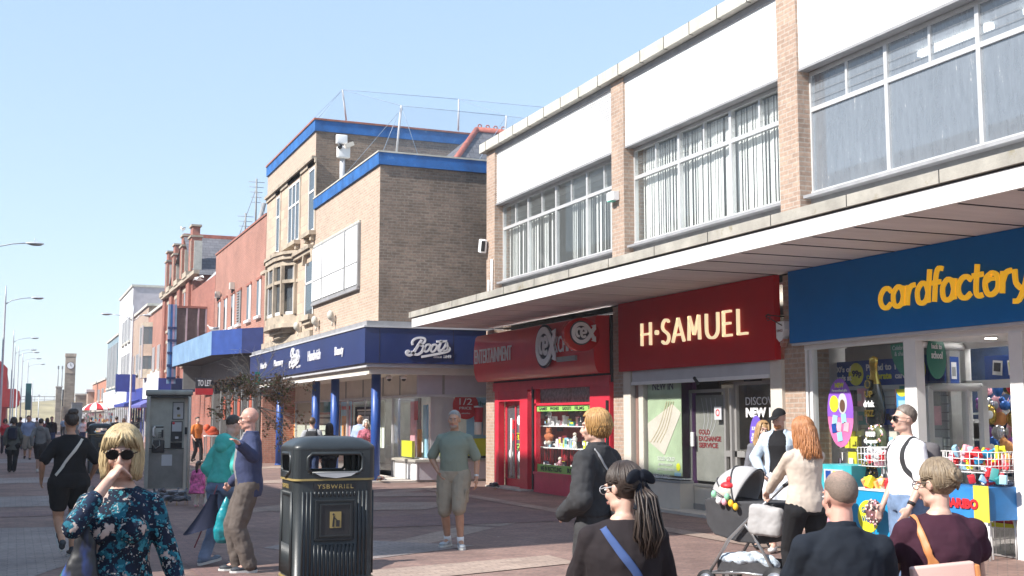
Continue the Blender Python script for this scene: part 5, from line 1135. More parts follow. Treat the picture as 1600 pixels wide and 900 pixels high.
mb.build('card_display', kf, 'w')
mb = MB()
for k in range(60):
    y = 7.8+r5.random()*6.5; z = .5+.4*r5.randrange(4)+.03; w_ = r5.uniform(.1,.3); mb.box(13.72, y, z, 13.85, y+w_, z+r5.uniform(.15,.32), r5.choice(k5))
mb.build('shelf_stock', kf, 'w')
# deeper shop: shelving, lights
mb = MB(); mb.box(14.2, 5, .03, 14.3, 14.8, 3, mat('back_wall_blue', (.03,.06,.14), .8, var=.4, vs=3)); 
for z in (.5,.9,1.3,1.7): mb.box(13.7, 6, z, 14.2, 14.5, z+.03, M_SLAT)
mb.box(X2+.25, 7.6, 2.15, X2+.28, by-.1, 2.5, M_FRZ); mb.build('back_fixture', kf, 'w')
mb = MB()
for y in (7, 9.5, 12, 13.6): mb.box(12.2, y, 2.92, 13.8, y+.3, 2.96, M_KLAMP)
mb.build('unseen_ceiling_light', kf, 'w')
mb = MB(); Xs = X2+.24
for i, y in enumerate((by-.35, by-.62, by-.95, by-1.2, by-1.5, by-1.8)):
    M_ = Matrix.Rotation(.1*(-1)**i, 3, 'X'); mb.obox((Xs-.01, y, 2.33), .006, .17, .2, M_LGW, M_); mb.obox((Xs-.016, y, 2.34), .004, .12, .12, (M_INK, M_YEL, M_GREY)[i % 3], M_)
mb.build('frieze_picture', kf, 'w')
# the second stretch of frieze seen through the angled pane
mb = MB(); u = (Vector((bx,by,0))-Vector((ax,ay,0))).normalized(); o0 = Vector((ax+.35, ay+.5, 2.12)); 
panel(mb, o0, u, VZ, 1.25, .40, M_FRZ, .01); disc(mb, o0+u*.14+Vector((0,0,.2))-Vector((.0,.012,0)), u, VZ, .15, .15, mat('price_yellow', (.62,.60,.04)), .006, 24); letter(mb, '99p', o0+u*.05+Vector((0,-.02,.14)), u, VZ, .18, .11, M_INK, .006, bold=.05)
for i in range(4): panel(mb, o0+u*(.42+.2*i)+Vector((0,-.014,.08)), u, VZ, .15, .24, (M_LGW,M_GREY,M_YEL,M_LGW)[i], .004); panel(mb, o0+u*(.44+.2*i)+Vector((0,-.019,.12)), u, VZ, .10, .13, (M_INK,M_DARK,M_INK,M_GREY)[i], .004)
mb.build('angled_frieze', kf, 'w')
M_KGRN = mat('dark_green_sticker', (.015,.17,.11), .5)
mb = MB(); c = FX(1424, 541, XK+.02); 
P_ = [Vector((XK+.012, c.y+.02+(.38*cos(t)), min(2.655, 2.64+.46*sin(t)))) for t in [pi+ pi*i/20 for i in range(21)]]
P_ = [p for p in P_ if p.y > K(1421)+.01]; P_.append(Vector((XK+.012, K(1421)+.01, 2.655))); mb.prism(P_, (.004,0,0), M_KGRN)
letter(mb, 'Celebrate', (XK+.01, c.y+.36, 2.56), UF, VZ, .3, .06, M_LGREY, .002); letter(mb, '& share', (XK+.01, c.y+.32, 2.48), UF, VZ, .24, .06, M_LGREY, .002)
mb.build('round_sticker', kf, 'w')
mb = MB(); o0 = Vector((ax+.12, ay-.03, 2.4)); cc = o0+u*.22+Vector((0,0,.06)); disc(mb, cc, u, VZ, .26, .30, M_KGRN, .006, 32); letter(mb, 'school', cc-u*.15-Vector((0,.012,.03)), u, VZ, .3, .1, M_LGW, .004, bold=.03); letter(mb, 'back to', cc-u*.14-Vector((0,.012,-.1)), u, VZ, .28, .07, M_LGW, .004, bold=.03); mb.build('round_sticker', kf, 'w')
mb = MB(); c = FX(1311, 645, XK-.03); pk = mat('pink_sticker', (.62,.16,.36), .4, var=.2, vs=3); vi = mat('purple_sticker', (.26,.10,.52), .4, var=.15)
disc(mb, (XK-.004, c.y, c.z), UF, VZ, .29, .49, pk, .003, 40)
P_ = [Vector((XK-.008, c.y+.29*cos(t), c.z+.49*sin(t))) for t in [pi*i/24-.1 for i in range(27)]]; mb.prism(P_, (-.002,0,0), vi)
letter(mb, 'NEW', (XK-.011, c.y+.10, c.z+.36), UF, VZ, .2, .07, mat('price_yellow', (.62,.60,.04)), .003, bold=.05); letter(mb, 'Personalised gifts', (XK-.011, c.y+.17, c.z+.29), UF, VZ, .34, .05, M_LGW, .003, bold=.03)
disc(mb, (XK-.011, c.y+.13, c.z+.13), UF, VZ, .10, .12, M_YEL, .003, 24); disc(mb, (XK-.011, c.y-.06, c.z+.13), UF, VZ, .10, .15, M_LGREY, .003, 24); disc(mb, (XK-.015, c.y-.06, c.z+.10), UF, VZ, .06, .09, mat('hair_brown',(.12,.06,.04)), .003, 16)
for i, (dy, dz) in enumerate(((.12,-.1),(-.08,-.08),(.03,-.2),(.02,-.34),(-.13,-.2),(.14,-.22))): mb.obox((XK-.013, c.y+dy, c.z+dz), .004, .11, .13, (M_SKYB, M_LILB if False else M_SKYB, M_PINK, M_SKYB, M_PINK, M_FRZ)[i], Matrix.Rotation(.15*(-1)**i,3,'X'))
mb.build('oval_sticker', kf, 'w')
c = FX(1410, 622, XK-.01); mb = MB(); mb.box(XK+.01, c.y-.09, c.z-.25, XK+.014, c.y+.14, c.z+.12, mat('cyan_card', (.04,.25,.55), .5)); mb.prism([(XK+.006, c.y+.025+.115*cos(t), c.z+.12+.10*sin(t)) for t in [pi+pi*i/12 for i in range(13)]], (.003,0,0), mat('price_yellow', (.62,.60,.04))); mb.box(XK+.005,c.y-.06,c.z-.2,XK+.009,c.y+.1,c.z-.03,mat('pale_cyan',(.3,.5,.65))); mb.build('window_card', kf, 'w')
# ================================================================== street furniture
def rr_loop(w, d, r, z, n=5, cx=0, cy=0):
    P = []
    for (sx, sy, a0) in ((1,1,0),(-1,1,90),(-1,-1,180),(1,-1,270)):
        for i in range(n+1):
            a = radians(a0+90*i/n); P.append(Vector((cx+sx*(w/2-r)+r*cos(a), cy+sy*(d/2-r)+r*sin(a), z)))
    return P
def loft(mb, loops, m, cap0=True, cap1=True, smooth=True):
    n = len(loops[0]); vs = [p for L in loops for p in L]; fs = []
    for i in range(len(loops)-1):
        for j in range(n): fs.append((i*n+j, i*n+(j+1)%n, (i+1)*n+(j+1)%n, (i+1)*n+j))
    mb.add(vs, fs, m, smooth)
    if cap0: mb.add(loops[0], [tuple(range(n))[::-1]], m)
    if cap1: mb.add(loops[-1], [tuple(range(n))], m)
M_BIN = mat('black_moulded_plastic', (.028,.033,.036), .38, var=.35, vs=2.2, bmp=.06, bs=60, dirt=(7,.70,(.10,.105,.11)))
M_GOLD = mat('gold_paint', (.32,.24,.09), .45, var=.1); M_INNER = mat('bin_inside', (.012,.012,.013), .9)
def litter_bin(loc, rz, label):
    t = empty('litter_bin', loc, rz, label, 'litter bin'); W, D = .66, .55
    mb = MB(); loft(mb, [rr_loop(W,D,.07,0), rr_loop(W,D,.07,.38), rr_loop(W-.02,D-.02,.07,.39), rr_loop(W-.02,D-.02,.07,1.16)], M_BIN)
    mb.build('body', t)
    rb_ = MB()
    for side, (w, off) in enumerate(((W, D/2-.01), (D, W/2-.01))):
        for sg in (1,-1):
            n = 17 if side == 0 else 13
            for i in range(n):
                x = -w/2+.075+(w-.15)*i/(n-1); inner = abs(x) < w*.27
                for z0, z1 in (((.42,.66),) if inner else ((.42,1.07),)):
                    zz0, zz1 = z0, z1
                    a = (x, -sg*(off+.006)) if side == 0 else (-sg*(off+.006), x)
                    rb_.tube([(a[0],a[1],zz0),(a[0],a[1],zz1)], .0085, M_BIN, 6)
                if inner:
                    a = (x, -sg*(off+.004)) if side == 0 else (-sg*(off+.004), x)
                    rb_.tube([(a[0],a[1],1.03),(a[0],a[1],1.07)], .0085, M_BIN, 6)
    rb_.build('ribs', t)
    bd = MB()
    for z in (.385, 1.155): loft(bd, [rr_loop(W+.006,D+.006,.073,z), rr_loop(W+.006,D+.006,.073,z+.016)], M_GOLD)
    bd.build('gold_band', t)
    h = MB()                         # hood: corner posts, rims, dome
    def wall(side, sg, w, off, ow):
        def P(x, z, o=0):
            return (x, -sg*(off-o), z) if side == 0 else (-sg*(off-o), x, z)
        hx = ow/2
        for (x0, x1, z0, z1) in ((-w/2+.05,-hx,1.17,1.40),(hx,w/2-.05,1.17,1.40),(-hx,hx,1.17,1.215),(-hx,hx,1.365,1.40)):
            q = [P(x0,z0),P(x1,z0),P(x1,z1),P(x0,z1)]; nn = Vector(P(0,0,.03))-Vector(P(0,0,0)); h.prism(q, nn, M_BIN)
        # rolled lip round the opening
        pts = [P(-hx+.03,1.215),P(hx-.03,1.215),P(hx,1.245),P(hx,1.335),P(hx-.03,1.365),P(-hx+.03,1.365),P(-hx,1.335),P(-hx,1.245),P(-hx+.03,1.215)]
        h.tube(pts, .014, M_BIN, 8)
        q = [P(-hx+.04,1.222,-.012),P(hx-.04,1.222,-.012),P(hx-.10,1.19,-.02),P(0,1.175,-.022),P(-hx+.10,1.19,-.02)]; nn = Vector(P(0,0,.02))-Vector(P(0,0,0)); h.prism(q, nn, M_LEAD if side == 0 and sg > 0 else M_BIN)
    for sg in (1,-1): wall(0, sg, W, D/2, .44); wall(1, sg, D, W/2, .32)
    for sx in (-1,1):
        for sy in (-1,1):
            P = [Vector((sx*(W/2-.07+.07*cos(a)), sy*(D/2-.07+.07*sin(a)), 0)) for a in [radians(90*i/6) for i in range(7)]]+[Vector((sx*(W/2-.07),sy*(D/2-.07),0))]
            h.prism([p+Vector((0,0,1.17)) for p in P], (0,0,.24), M_BIN)
    loft(h, [rr_loop(W,D,.07,1.39), rr_loop(W+.008,D+.008,.075,1.41), rr_loop(W-.01,D-.01,.08,1.43), rr_loop(W-.06,D-.05,.1,1.455), rr_loop(W-.16,D-.13,.1,1.482), rr_loop(W-.32,D-.27,.08,1.497), rr_loop(.1,.08,.03,1.50)], M_BIN)
    h.build('hood', t)
    li = MB(); li.box(-W/2+.06,-D/2+.06,.5,W/2-.06,D/2-.06,1.18,M_INNER); li.build('liner', t)
    pn = MB()
    pn.box(-.155,-D/2+.004-.012,.70,.155,-D/2+.006,1.0,M_BIN); pn.box(-.115,-D/2-.022,.73,.115,-D/2-.008,.97,M_DARK)
    for (x0,x1,z0,z1) in ((-.125,.125,.965,.975),(-.125,.125,.725,.735),(-.125,-.115,.735,.965),(.115,.125,.735,.965)): pn.box(x0,-D/2-.028,z0,x1,-D/2-.010,z1,M_BIN)
    for (x0,x1,z0,z1) in ((-.155,.155,.995,1.005),(-.155,.155,.695,.705),(-.16,-.15,.70,1.0),(.15,.16,.70,1.0)): pn.box(x0,-D/2-.02,z0,x1,-D/2+.004,z1,M_BIN)
    pn.build('panel', t)
    pc = MB(); pc.box(-.045,-D/2-.027,.79,.045,-D/2-.023,.915,M_GOLD)
    pc.ell((-.018,-D/2-.028,.895), .008,.002,.009, M_DARK, 10, 6); pc.prism([(-.028,-D/2-.0275,.80),(-.018,-D/2-.0275,.885),(-.008,-D/2-.0275,.88),(-.012,-D/2-.0275,.80)], (0,-.002,0), M_DARK)
    pc.prism([(-.012,-D/2-.0275,.872),(.012,-D/2-.0275,.855),(.012,-D/2-.0275,.848),(-.012,-D/2-.0275,.862)], (0,-.002,0), M_DARK); pc.box(.004,-D/2-.029,.80,.032,-D/2-.027,.85,M_DARK); pc.build('pictogram', t)
    lt = MB(); lt.box(-.17,-D/2-.002,1.085,.17,-D/2+.01,1.135,M_DARK); letter(lt, 'YSBWRIEL', (-.145,-D/2-.004,1.093), US, VZ, .29, .034, M_GOLD, .003, bold=.005, spacing=1.2)
    lt.build('lettering', t); lt = MB(); letter(lt, 'YSBWRIEL', (-W/2-.003,.12,1.093), UF, VZ, .24, .034, M_GOLD, .003, bold=.005, spacing=1.2); lt.build('lettering', t)
    return t
litter_bin(at(507, 197), 0, 'large black ribbed litter bin with gold bands, nearest to the camera')
litter_bin(at(154, 52), 0, 'distant black litter bin behind the blonde woman in sunglasses')

# phone box
p = G(260, 774); ang = atan2(p.x, p.y)
pb = empty('phone_box', (p.x, p.y, 0), -ang*.8, 'grey steel open-fronted phone box with a handset panel', 'phone box')
M_STEEL = mat('brushed_steel', (.30,.30,.28), .38, metal=.55, var=.15, vs=3, dirt=(4,.62,(.20,.19,.18))); M_STEELD = mat('dull_steel', (.20,.19,.18), .5, metal=.4, var=.2, vs=3)
W = .92; mb = MB()
mb.obox((0,.45,2.2), W+.06, .96, .12, M_STEEL, None, .02); mb.obox((0,.45,2.12),W,.9,.06,M_DARK); mb.build('roof', pb)
for x in (-W/2+.03, W/2-.03):
    for y in (0, .88): mb = MB(); mb.box(x-.035,y-.035,.05,x+.035,y+.035,2.12,M_STEEL); mb.build('post', pb)
mb = MB(); mb.box(-W/2+.07,.30,.12,W/2-.12,.34,2.1,M_STEEL); mb.box(-W/2+.07,.25,.98,W/2-.12,.30,1.0,M_DARK); mb.box(-W/2+.07,.27,.15,W/2-.12,.30,.96,M_STEELD); mb.box(-.12,.265,.62,.10,.27,.86,M_LGREY); mb.build('back_panel', pb)
mb = MB(); mb.box(W/2-.12,.30,.1,W/2-.06,.42,2.1,M_CREAM); mb.box(W/2-.11,.25,1.3,W/2-.02,.31,1.45,M_DARK); mb.tube([(W/2-.03,-.04,.1),(W/2-.03,-.04,2.1)],.02,M_CREAM,8); mb.build('side_rail', pb)
mb = MB(); mb.box(-W/2+.0,.05,.1,-W/2+.01,.83,2.1,M_GLASS); mb.build('side_pane', pb)
mb = MB(); mb.box(-.0+.08,.275,1.62,.32,.30,2.0,M_DARK); mb.box(.095,.27,1.635,.305,.276,1.985,M_LGREY); mb.ell((.20,.268,1.86),.035,.005,.035,M_DARK,12,6); mb.box(.18,.266,1.68,.25,.27,1.73,M_GOLD); mb.build('notice_frame', pb)
mb = MB(); mb.obox((-.2,.24,1.33), .24,.08,.32, M_STEEL, None, .01); mb.box(-.30,.19,1.44,-.10,.2,1.47,M_DARK); mb.obox((-.2,.24,1.04), .26,.1,.26, M_DARK, None, .02); mb.box(-.14,.19,1.24,-.10,.2,1.4,M_DARK)
for i in range(4):
    for j in range(3): mb.box(-.2+.035*j-.0,.19,1.22+.035*i,-.2+.035*j+.022,.2,1.242+.035*i,M_DARK)
mb.build('telephone', pb)
mb = MB(); mb.tube([(-.28,.17,1.46),(-.31,.13,1.43),(-.31,.13,1.28),(-.28,.17,1.25)], .022, M_WFRAME, 8); mb.tube([(-.3,.16,1.25),(-.33,.12,1.1),(-.25,.1,1.0),(-.17,.14,1.06),(-.18,.18,1.2)], .012, M_STEEL, 6); mb.build('handset', pb)
mb = MB(); mb.box(.06,.26,1.14,.30,.3,1.58,M_DARK); mb.box(.08,.25,1.36,.28,.262,1.56,M_LGREY); mb.ell((.11,.25,1.54),.03,.006,.03,M_RED2,12,6); mb.box(.15,.25,1.2,.22,.262,1.25,M_LGREY); mb.box(.06,.26,.99,.30,.3,1.12,M_INNER); mb.build('card_reader', pb)
mb = MB(); mb.box(-W/2-.05,-.1,0,W/2+.05,.95,.05,M_STEELD); mb.build('base', pb)

# street lamps
M_GALV = mat('galvanised_pole', (.56,.58,.60), .5, metal=.3, var=.08)
def lamp(label, loc, rz=0, double=False):
    t = empty('street_lamp', loc, rz, label, 'street lamp', 'street lamps along the pedestrian street')
    mb = MB(); mb.tube([(0,0,0),(0,0,1.2),(0,0,1.25),(0,0,8.0),(0,0,8.6)], [.09,.09,.065,.045,.025], M_GALV, 10); mb.build('pole', t)
    for sg in ((1,-1) if double else (1,)):
        L = 1.25 if sg > 0 else .55
        mb = MB(); mb.tube([(0,0,7.6),(sg*.3,0,7.82),(sg*.8*L/1.25,0,7.95),(sg*L,0,8.0)], [.028,.024,.022,.022], M_GALV, 8); mb.build('arm', t)
        mb = MB(); mb.ell((sg*(L+.3),0,8.0), .33,.14,.06, M_GALV, 16, 8); mb.ell((sg*(L+.33),0,7.96), .23,.10,.045, M_GREY, 14, 8); mb.tube([(sg*(L+.3),0,8.05),(sg*(L+.3),0,8.2)], .012, M_GALV, 4); mb.build('lamp_head', t)
    return t
labs = ['nearest left street lamp, only its lens head reaching into the sky','second street lamp head down the left side, pole at the frame edge','third lamp in the left row, tall pole beside the red canopy','fourth lamp in the left row, just behind the third','fifth lamp in the left row','sixth lamp in the left row','farthest lamp in the left row']
for (hx, hy), lb_ in zip(((36,371),(46,461),(46,526),(45,545),(50,549),(54,559),(61,568)), labs):
    s_ = (654-hy)/6.36; q = at(hx-1.6*s_, s_); lamp(lb_, (q.x, q.y, 0))
s_ = (654-490)/6.36; q = at(201, s_); lamp('street lamp on the right with two arms before the far buildings', (q.x,q.y,0), pi, True)
q = at(74, 14); mb = MB(); mb.tube([(0,0,0),(0,0,5.2)], [.08,.05], M_GALV, 8); mb.obox((0,0,5.3), .3,.3,.25, M_GALV); o = mb.build('camera_pole'); o.location = (q.x,q.y+60,0); tag(o, 'short pole with a small box on top, in front of the grassy bank', 'pole')
q = at(47, 15.5); mb = MB(); mb.tube([(0,0,0),(0,0,5.5)], [.07,.05], M_GALV, 8); mb.box(-.05,-.03,2.5,-.6,.03,5.2,mat('dark_teal_banner',(.02,.12,.13),.6)); mb.tube([(0,0,5.15),(-.6,0,5.15)],.02,M_GALV,6); o = mb.build('banner_pole'); o.location = (q.x,q.y,0); tag(o, 'pole with a narrow dark teal banner among the left lamps', 'banner')

# bare shrub-like street tree with brown leaves
def dead_tree(loc, label):
    t = empty('street_tree', loc, 0, label, 'tree'); rt = random.Random(21)
    M_TW = mat('grey_twigs', (.50,.42,.34), .9, var=.3, vs=8); M_LB = mat('brown_leaves', (.34,.20,.12), .8, var=.5, vs=9); M_LO = mat('olive_leaves', (.17,.16,.06), .8, var=.4, vs=9)
    tr = MB(); tr.tube([(0,0,0),(.02,0,.7),(-.02,.02,1.4),(.0,0,2.1),(.03,0,2.55)], [.055,.045,.04,.035,.028], M_TW, 10); tr.build('trunk', t)
    br = MB(); lf = MB(); tips = []
    def grow(p, d, L, r, lev):
        pts = [p]; n = 5
        for i in range(n):
            d = (d+Vector((rt.uniform(-.25,.25), rt.uniform(-.25,.25), rt.uniform(-.22,.16)))).normalized(); p = p+d*(L/n); pts.append(p)
            if lev < 3 and i > 0 and rt.random() < .75: grow(p, (d+Vector((rt.uniform(-.9,.9), rt.uniform(-.9,.9), rt.uniform(-.5,.7)))).normalized(), L*rt.uniform(.4,.65), r*.55, lev+1)
            if lev >= 1: tips.append((p.copy(), lev))
        br.tube(pts, [r*(1-.14*i) for i in range(len(pts))], M_TW, 5 if lev < 2 else 3, caps=False)
    for k in range(19):
        a = k*2.4+rt.uniform(-.3,.3); z = rt.uniform(1.85,2.5); el = rt.uniform(-.15,.55) if k % 3 else rt.uniform(.5,.9)
        grow(Vector((0,0,z)), Vector((cos(a)*cos(el), sin(a)*cos(el), sin(el))), rt.uniform(.46,.74), .013, 0)
    for k in range(5):
        a = rt.uniform(-.6,.6); grow(Vector((0,0,1.9)), Vector((cos(a),sin(a),-.45)).normalized(), .85, .011, 1)
    br.build('branches', t)
    for p, lev in tips:
        if p.z < 2.5 and rt.random() < .34:
            for j in range(3):
                c = p+Vector([rt.gauss(0,.045) for _ in range(3)]); s_ = rt.uniform(.014,.032)
                a = Vector([rt.gauss(0,1) for _ in range(3)]).normalized(); b = a.orthogonal().normalized()*s_; cx_ = a.cross(b)*1.5
                lf.quad(c-b, c-cx_*.8, c+b, c+cx_, M_LB if rt.random() < .7 else M_LO)
    lf.build('leaves', t)
    mb = MB(); mb.box(-.05,-.06,2.35,.05,-.03,2.6,mat('green_plastic',(.05,.35,.2))); mb.build('tag', t)
q = at(397, 77); dead_tree((q.x, q.y, 0), 'scraggy half-dead street tree with bare twigs and brown leaves by the navy fascia')

# birds
M_PIG = mat('pigeon_grey', (.16,.17,.20), .7, var=.3, vs=20); M_PIGD = mat('pigeon_dark', (.05,.055,.065), .7, var=.3, vs=20); M_GULLW = mat('gull_white', (.75,.74,.72), .8, var=.05); M_BEAK = mat('beak', (.55,.35,.10), .5)
def pigeon(loc, rz, m, label, peck=False):
    t = empty('pigeon', loc, rz, label, 'pigeon', 'pigeons on the paving'); mb = MB()
    hp = Vector((.13,0,.08)) if peck else Vector((.11,0,.22))
    prof = [((-.18,0,.11),.012,.02),((-.10,0,.115),.03,.035),((-.03,0,.12),.055,.055),((.04,0,.13),.055,.055),((.09,0,.15) if not peck else (.09,0,.11),.035,.035),(hp-Vector((.01,0,.01)),.024,.024),(hp,.026,.024),(hp+Vector((.02,0,0)),.012,.01)]
    loops = []
    for c, ry, rz_ in prof: loops.append([Vector(c)+Vector((0,ry*cos(2*pi*i/12),rz_*sin(2*pi*i/12))) for i in range(12)])
    loft(mb, loops, m); mb.prism([(-.12,-.03,.12),(-.12,.03,.12),(-.25,.03,.09),(-.25,-.03,.09)], (0,0,.008), M_PIGD); mb.build('body', t)
    for s in (-1,1): w = MB(); w.ell((-.03,s*.05,.13), .10,.014,.035, M_PIG if m is M_PIGD else M_PIGD, 12, 6, Matrix.Rotation(.12, 3, 'Y')); w.build('wing', t)
    b = MB(); b.tube([hp+Vector((.02,0,0)), hp+Vector((.045,0,-.008))], [.006,.002], M_DARK, 5); b.build('beak', t)
    for s in (-1,1): b = MB(); b.tube([(.01,s*.02,.08),(.005,s*.02,.0)], .005, M_BEAK, 5); b.tube([(.0,s*.02,.004),(.035,s*.02,.004)], .004, M_BEAK, 4); b.build('leg', t)
    return t
for i, (x, y, r_, m, pk, lb_) in enumerate(((238,792,.3,M_PIG,0,'grey pigeon at the left end of the flock by the phone box'),(246,783,2.2,M_PIGD,0,'dark pigeon standing tall left of the phone box base'),(254,776,1.0,M_PIGD,1,'dark pigeon pecking right under the phone box'),(261,789,3.4,M_PIG,1,'grey pigeon pecking in the front of the flock'),(270,781,.2,M_PIG,0,'grey pigeon in the middle of the flock'),(277,790,2.9,M_PIGD,1,'dark pigeon pecking in front of the phone box corner'),(284,782,.5,M_PIG,0,'grey pigeon near the right edge of the phone box'),(291,789,1.7,M_PIGD,0,'dark pigeon beside the small child in pink'),(773,766,.4,M_PIG,1,'lone grey pigeon on the paving before the red shop door'),(594,755,1.9,mat('brown_bird',(.14,.05,.03),.8),1,'brown bird at the foot of the nearest blue column'),(727,752,2.9,M_GULLW,0,'pale pigeon by the chemist window bulkhead'))):
    q = G(x, y); pigeon((q.x,q.y,.008), r_, m, lb_, pk)
def gull_perched(loc, rz, label):
    t = empty('seagull', loc, rz, label, 'seagull'); mb = MB(); loops = []
    for c, ry, rz_ in (((-.26,0,.14),.01,.015),((-.16,0,.15),.05,.05),((0,0,.17),.085,.085),((.12,0,.2),.07,.07),((.17,0,.27),.04,.045),((.19,0,.31),.042,.04),((.23,0,.31),.02,.02)):
        loops.append([Vector(c)+Vector((0,ry*cos(2*pi*i/12),rz_*sin(2*pi*i/12))) for i in range(12)])
    loft(mb, loops, M_GULLW); mb.build('body', t); w = MB(); w.ell((-.06,0,.19), .20,.09,.06, M_PIG, 14, 7, Matrix.Rotation(.15,3,'Y')); w.build('wing', t)
    b = MB(); b.tube([(.23,0,.31),(.30,0,.295)], [.012,.004], M_BEAK, 6); b.build('beak', t)
    for s in (-1,1): b = MB(); b.tube([(0,s*.03,.1),(0,s*.03,0)], .008, M_BEAK, 5); b.build('leg', t)
q = G(326, 520, 5.06); gull_perched((7.25, 48.6, 5.055), pi*.93, 'white seagull with grey wings resting on the blue canopy edge')
def gull_fly(c, label):
    t = empty('seagull', c, .2, label, 'seagull'); mb = MB(); loops = []
    for cc, r in (((-.2,0,0),.015),((-.08,0,0),.05),((.08,0,0),.055),((.18,0,.01),.03),((.24,0,.0),.01)): loops.append([Vector(cc)+Vector((0,r*cos(2*pi*i/10),r*sin(2*pi*i/10))) for i in range(10)])
    loft(mb, loops, M_GULLW); mb.build('body', t)
    for s in (-1,1):
        w = MB(); w.prism([(.08,0,.02),(.10,s*.32,.16),(.0,s*.72,.02),(-.06,s*.36,.12),(-.08,0,.02)], (0,0,.015), M_GULLW); w.build('wing', t)
p = FY(310,437,55); g_ = gull_fly(p, 'white seagull flying with spread wings in front of the dark red gable wall'); 
tt = bpy.data.objects[-1]
for (px, py, Y, lb_) in ((275,383,64.4,'tiny seagull perched on the second gable pier'),(1,1,1,None)):
    if lb_: q = FY(px, py, Y); gull_perched((8.5, 69.4, 12.31), 2.0, lb_)

# market stall with striped parasol
q = at(148, 17); stl = empty('market_stall', (q.x,q.y,0), 0, 'market stall hung with bright goods under a red and white parasol', 'market stall')
mb = MB(); 
for k in range(12):
    a0, a1 = 2*pi*k/12, 2*pi*(k+1)/12; m = M_RED2 if k % 2 else M_WHITE
    for (r0,z0),(r1,z1) in (((0,3.15),(.7,2.95)),((.7,2.95),(1.2,2.55)),((1.2,2.55),(1.2,2.4))):
        mb.add([(r0*cos(a0),r0*sin(a0),z0),(r1*cos(a0),r1*sin(a0),z1),(r1*cos(a1),r1*sin(a1),z1),(r0*cos(a1),r0*sin(a1),z0)], [(0,1,2,3)], m)
mb.build('parasol', stl); mb = MB(); mb.tube([(0,0,0),(0,0,3.15)], .04, M_GREY); mb.build('parasol_pole', stl)
mb = MB(); mb.box(-1.2,-.6,.75,1.5,.6,.82,M_WHITE); 
for x in (-1.1,1.4):
    for y in (-.5,.5): mb.box(x-.03,y-.03,0,x+.03,y+.03,2.2,M_LGREY)
mb.box(-1.15,-.52,2.15,1.45,-.48,2.2,M_LGREY); mb.build('table', stl)
rs = random.Random(8); cc = [M_RED2,M_WHITE,M_YEL,M_PINK,M_SKYB,M_ORNG,M_WHITE,M_TEAL]
mb = MB()
for k in range(90):
    x, z = rs.uniform(-1.2,1.5), rs.uniform(.3,2.1); mb.obox((x,-.56-rs.random()*.1,z), rs.uniform(.1,.2),.06,rs.uniform(.12,.28), rs.choice(cc), Matrix.Rotation(rs.uniform(-.4,.4),3,'Y'))
g = mb.build('hanging_goods', stl); g['kind'] = 'stuff'
# orange and pink flags and a table of toys by the arcade
q = G(318, 700); mb = MB(); mb.tube([(0,0,0),(.1,0,2.0)], .02, M_WFRAME, 6); mb.prism([(-.35,0,1.2),(.15,0,1.75),(.05,0,.35),(-.4,0,.1)], (0,.02,0), mat('pale_pink_cloth',(.55,.33,.33),.8)); o = mb.build('flag'); o.location = (q.x,q.y,0); tag(o, 'pale pink cloth flag leaning before the dark arcade', 'flag')
mb = MB(); mb.box(-.6,-.3,.85,.6,.3,.9,M_WHITE); 
for x in (-.55,.55):
    for y in (-.25,.25): mb.box(x-.02,y-.02,0,x+.02,y+.02,.85,M_GREY)
o = mb.build('trestle_table'); q = G(340,712); o.location = (q.x,q.y,0); tag(o, 'small white trestle table outside the arcade entrance', 'table')
mb = MB(); mb.ell((0,0,.2), .28,.2,.2, mat('scarlet_cloth',(.65,.09,.03),.7), 14, 8); mb.ell((.2,.05,.12), .2,.15,.12, mat('scarlet_cloth',(.65,.09,.03),.7), 14, 8); mb.ell((-.2,-.05,.33), .15,.12,.16, mat('scarlet_cloth',(.65,.09,.03),.7), 12, 8); o = mb.build('cloth_bundle'); o.location = (q.x-.3,q.y,.9); tag(o, 'scarlet bundle of cloth on the white trestle table', 'cloth')

# ================================================================== outside the card shop
M_WIRE2 = mat('white_wire', (.72,.72,.72), .4)
def wire_basket(loc, w, d, h, z0, label, legs=True, group='white wire display baskets', nx=9, nz=3):
    t = empty('wire_basket_stand', loc, 0, label, 'basket'); mb = MB()
    for k in range(nz+1):
        z = z0+h*k/nz; mb.tube([(-w/2,-d/2,z),(w/2,-d/2,z),(w/2,d/2,z),(-w/2,d/2,z),(-w/2,-d/2,z)], .006, M_WIRE2, 5)
    for i in range(nx+1):
        x = -w/2+w*i/nx
        for y in (-d/2,d/2): mb.tube([(x,y,z0),(x,y,z0+h)], .005, M_WIRE2, 4)
    for i in range(1, 6):
        y = -d/2+d*i/6
        for x in (-w/2,w/2): mb.tube([(x,y,z0),(x,y,z0+h)], .005, M_WIRE2, 4)
    mb.box(-w/2,-d/2,z0-.004,w/2,d/2,z0,M_WIRE2); mb.build('basket', t)
    if legs:
        for sx in (-1,1):
            for sy in (-1,1): l = MB(); l.tube([(sx*w*.25,sy*d*.3,z0),(sx*w*.45,sy*d*.5,0)], .012, M_WIRE2, 6); l.build('leg', t)
    return t
def goods(loc, w, d, z, n, cols_, label, seed=1, h=.12):
    r_ = random.Random(seed); mb = MB()
    for k in range(n):
        mb.obox((r_.uniform(-w/2,w/2), r_.uniform(-d/2,d/2), r_.uniform(0,h)), r_.uniform(.06,.12), r_.uniform(.03,.08), r_.uniform(.08,.16), r_.choice(cols_), Matrix.Rotation(r_.uniform(-.6,.6),3,'Y') @ Matrix.Rotation(r_.uniform(-1,1),3,'Z'), .008)
    o = mb.build('bagged_sweets'); o.location = Vector(loc)+Vector((0,0,z)); o['kind'] = 'stuff'; return tag(o, label, 'sweets')
def onX(px, X, z=0): y = YX(px, X); return Vector((X, y, z))
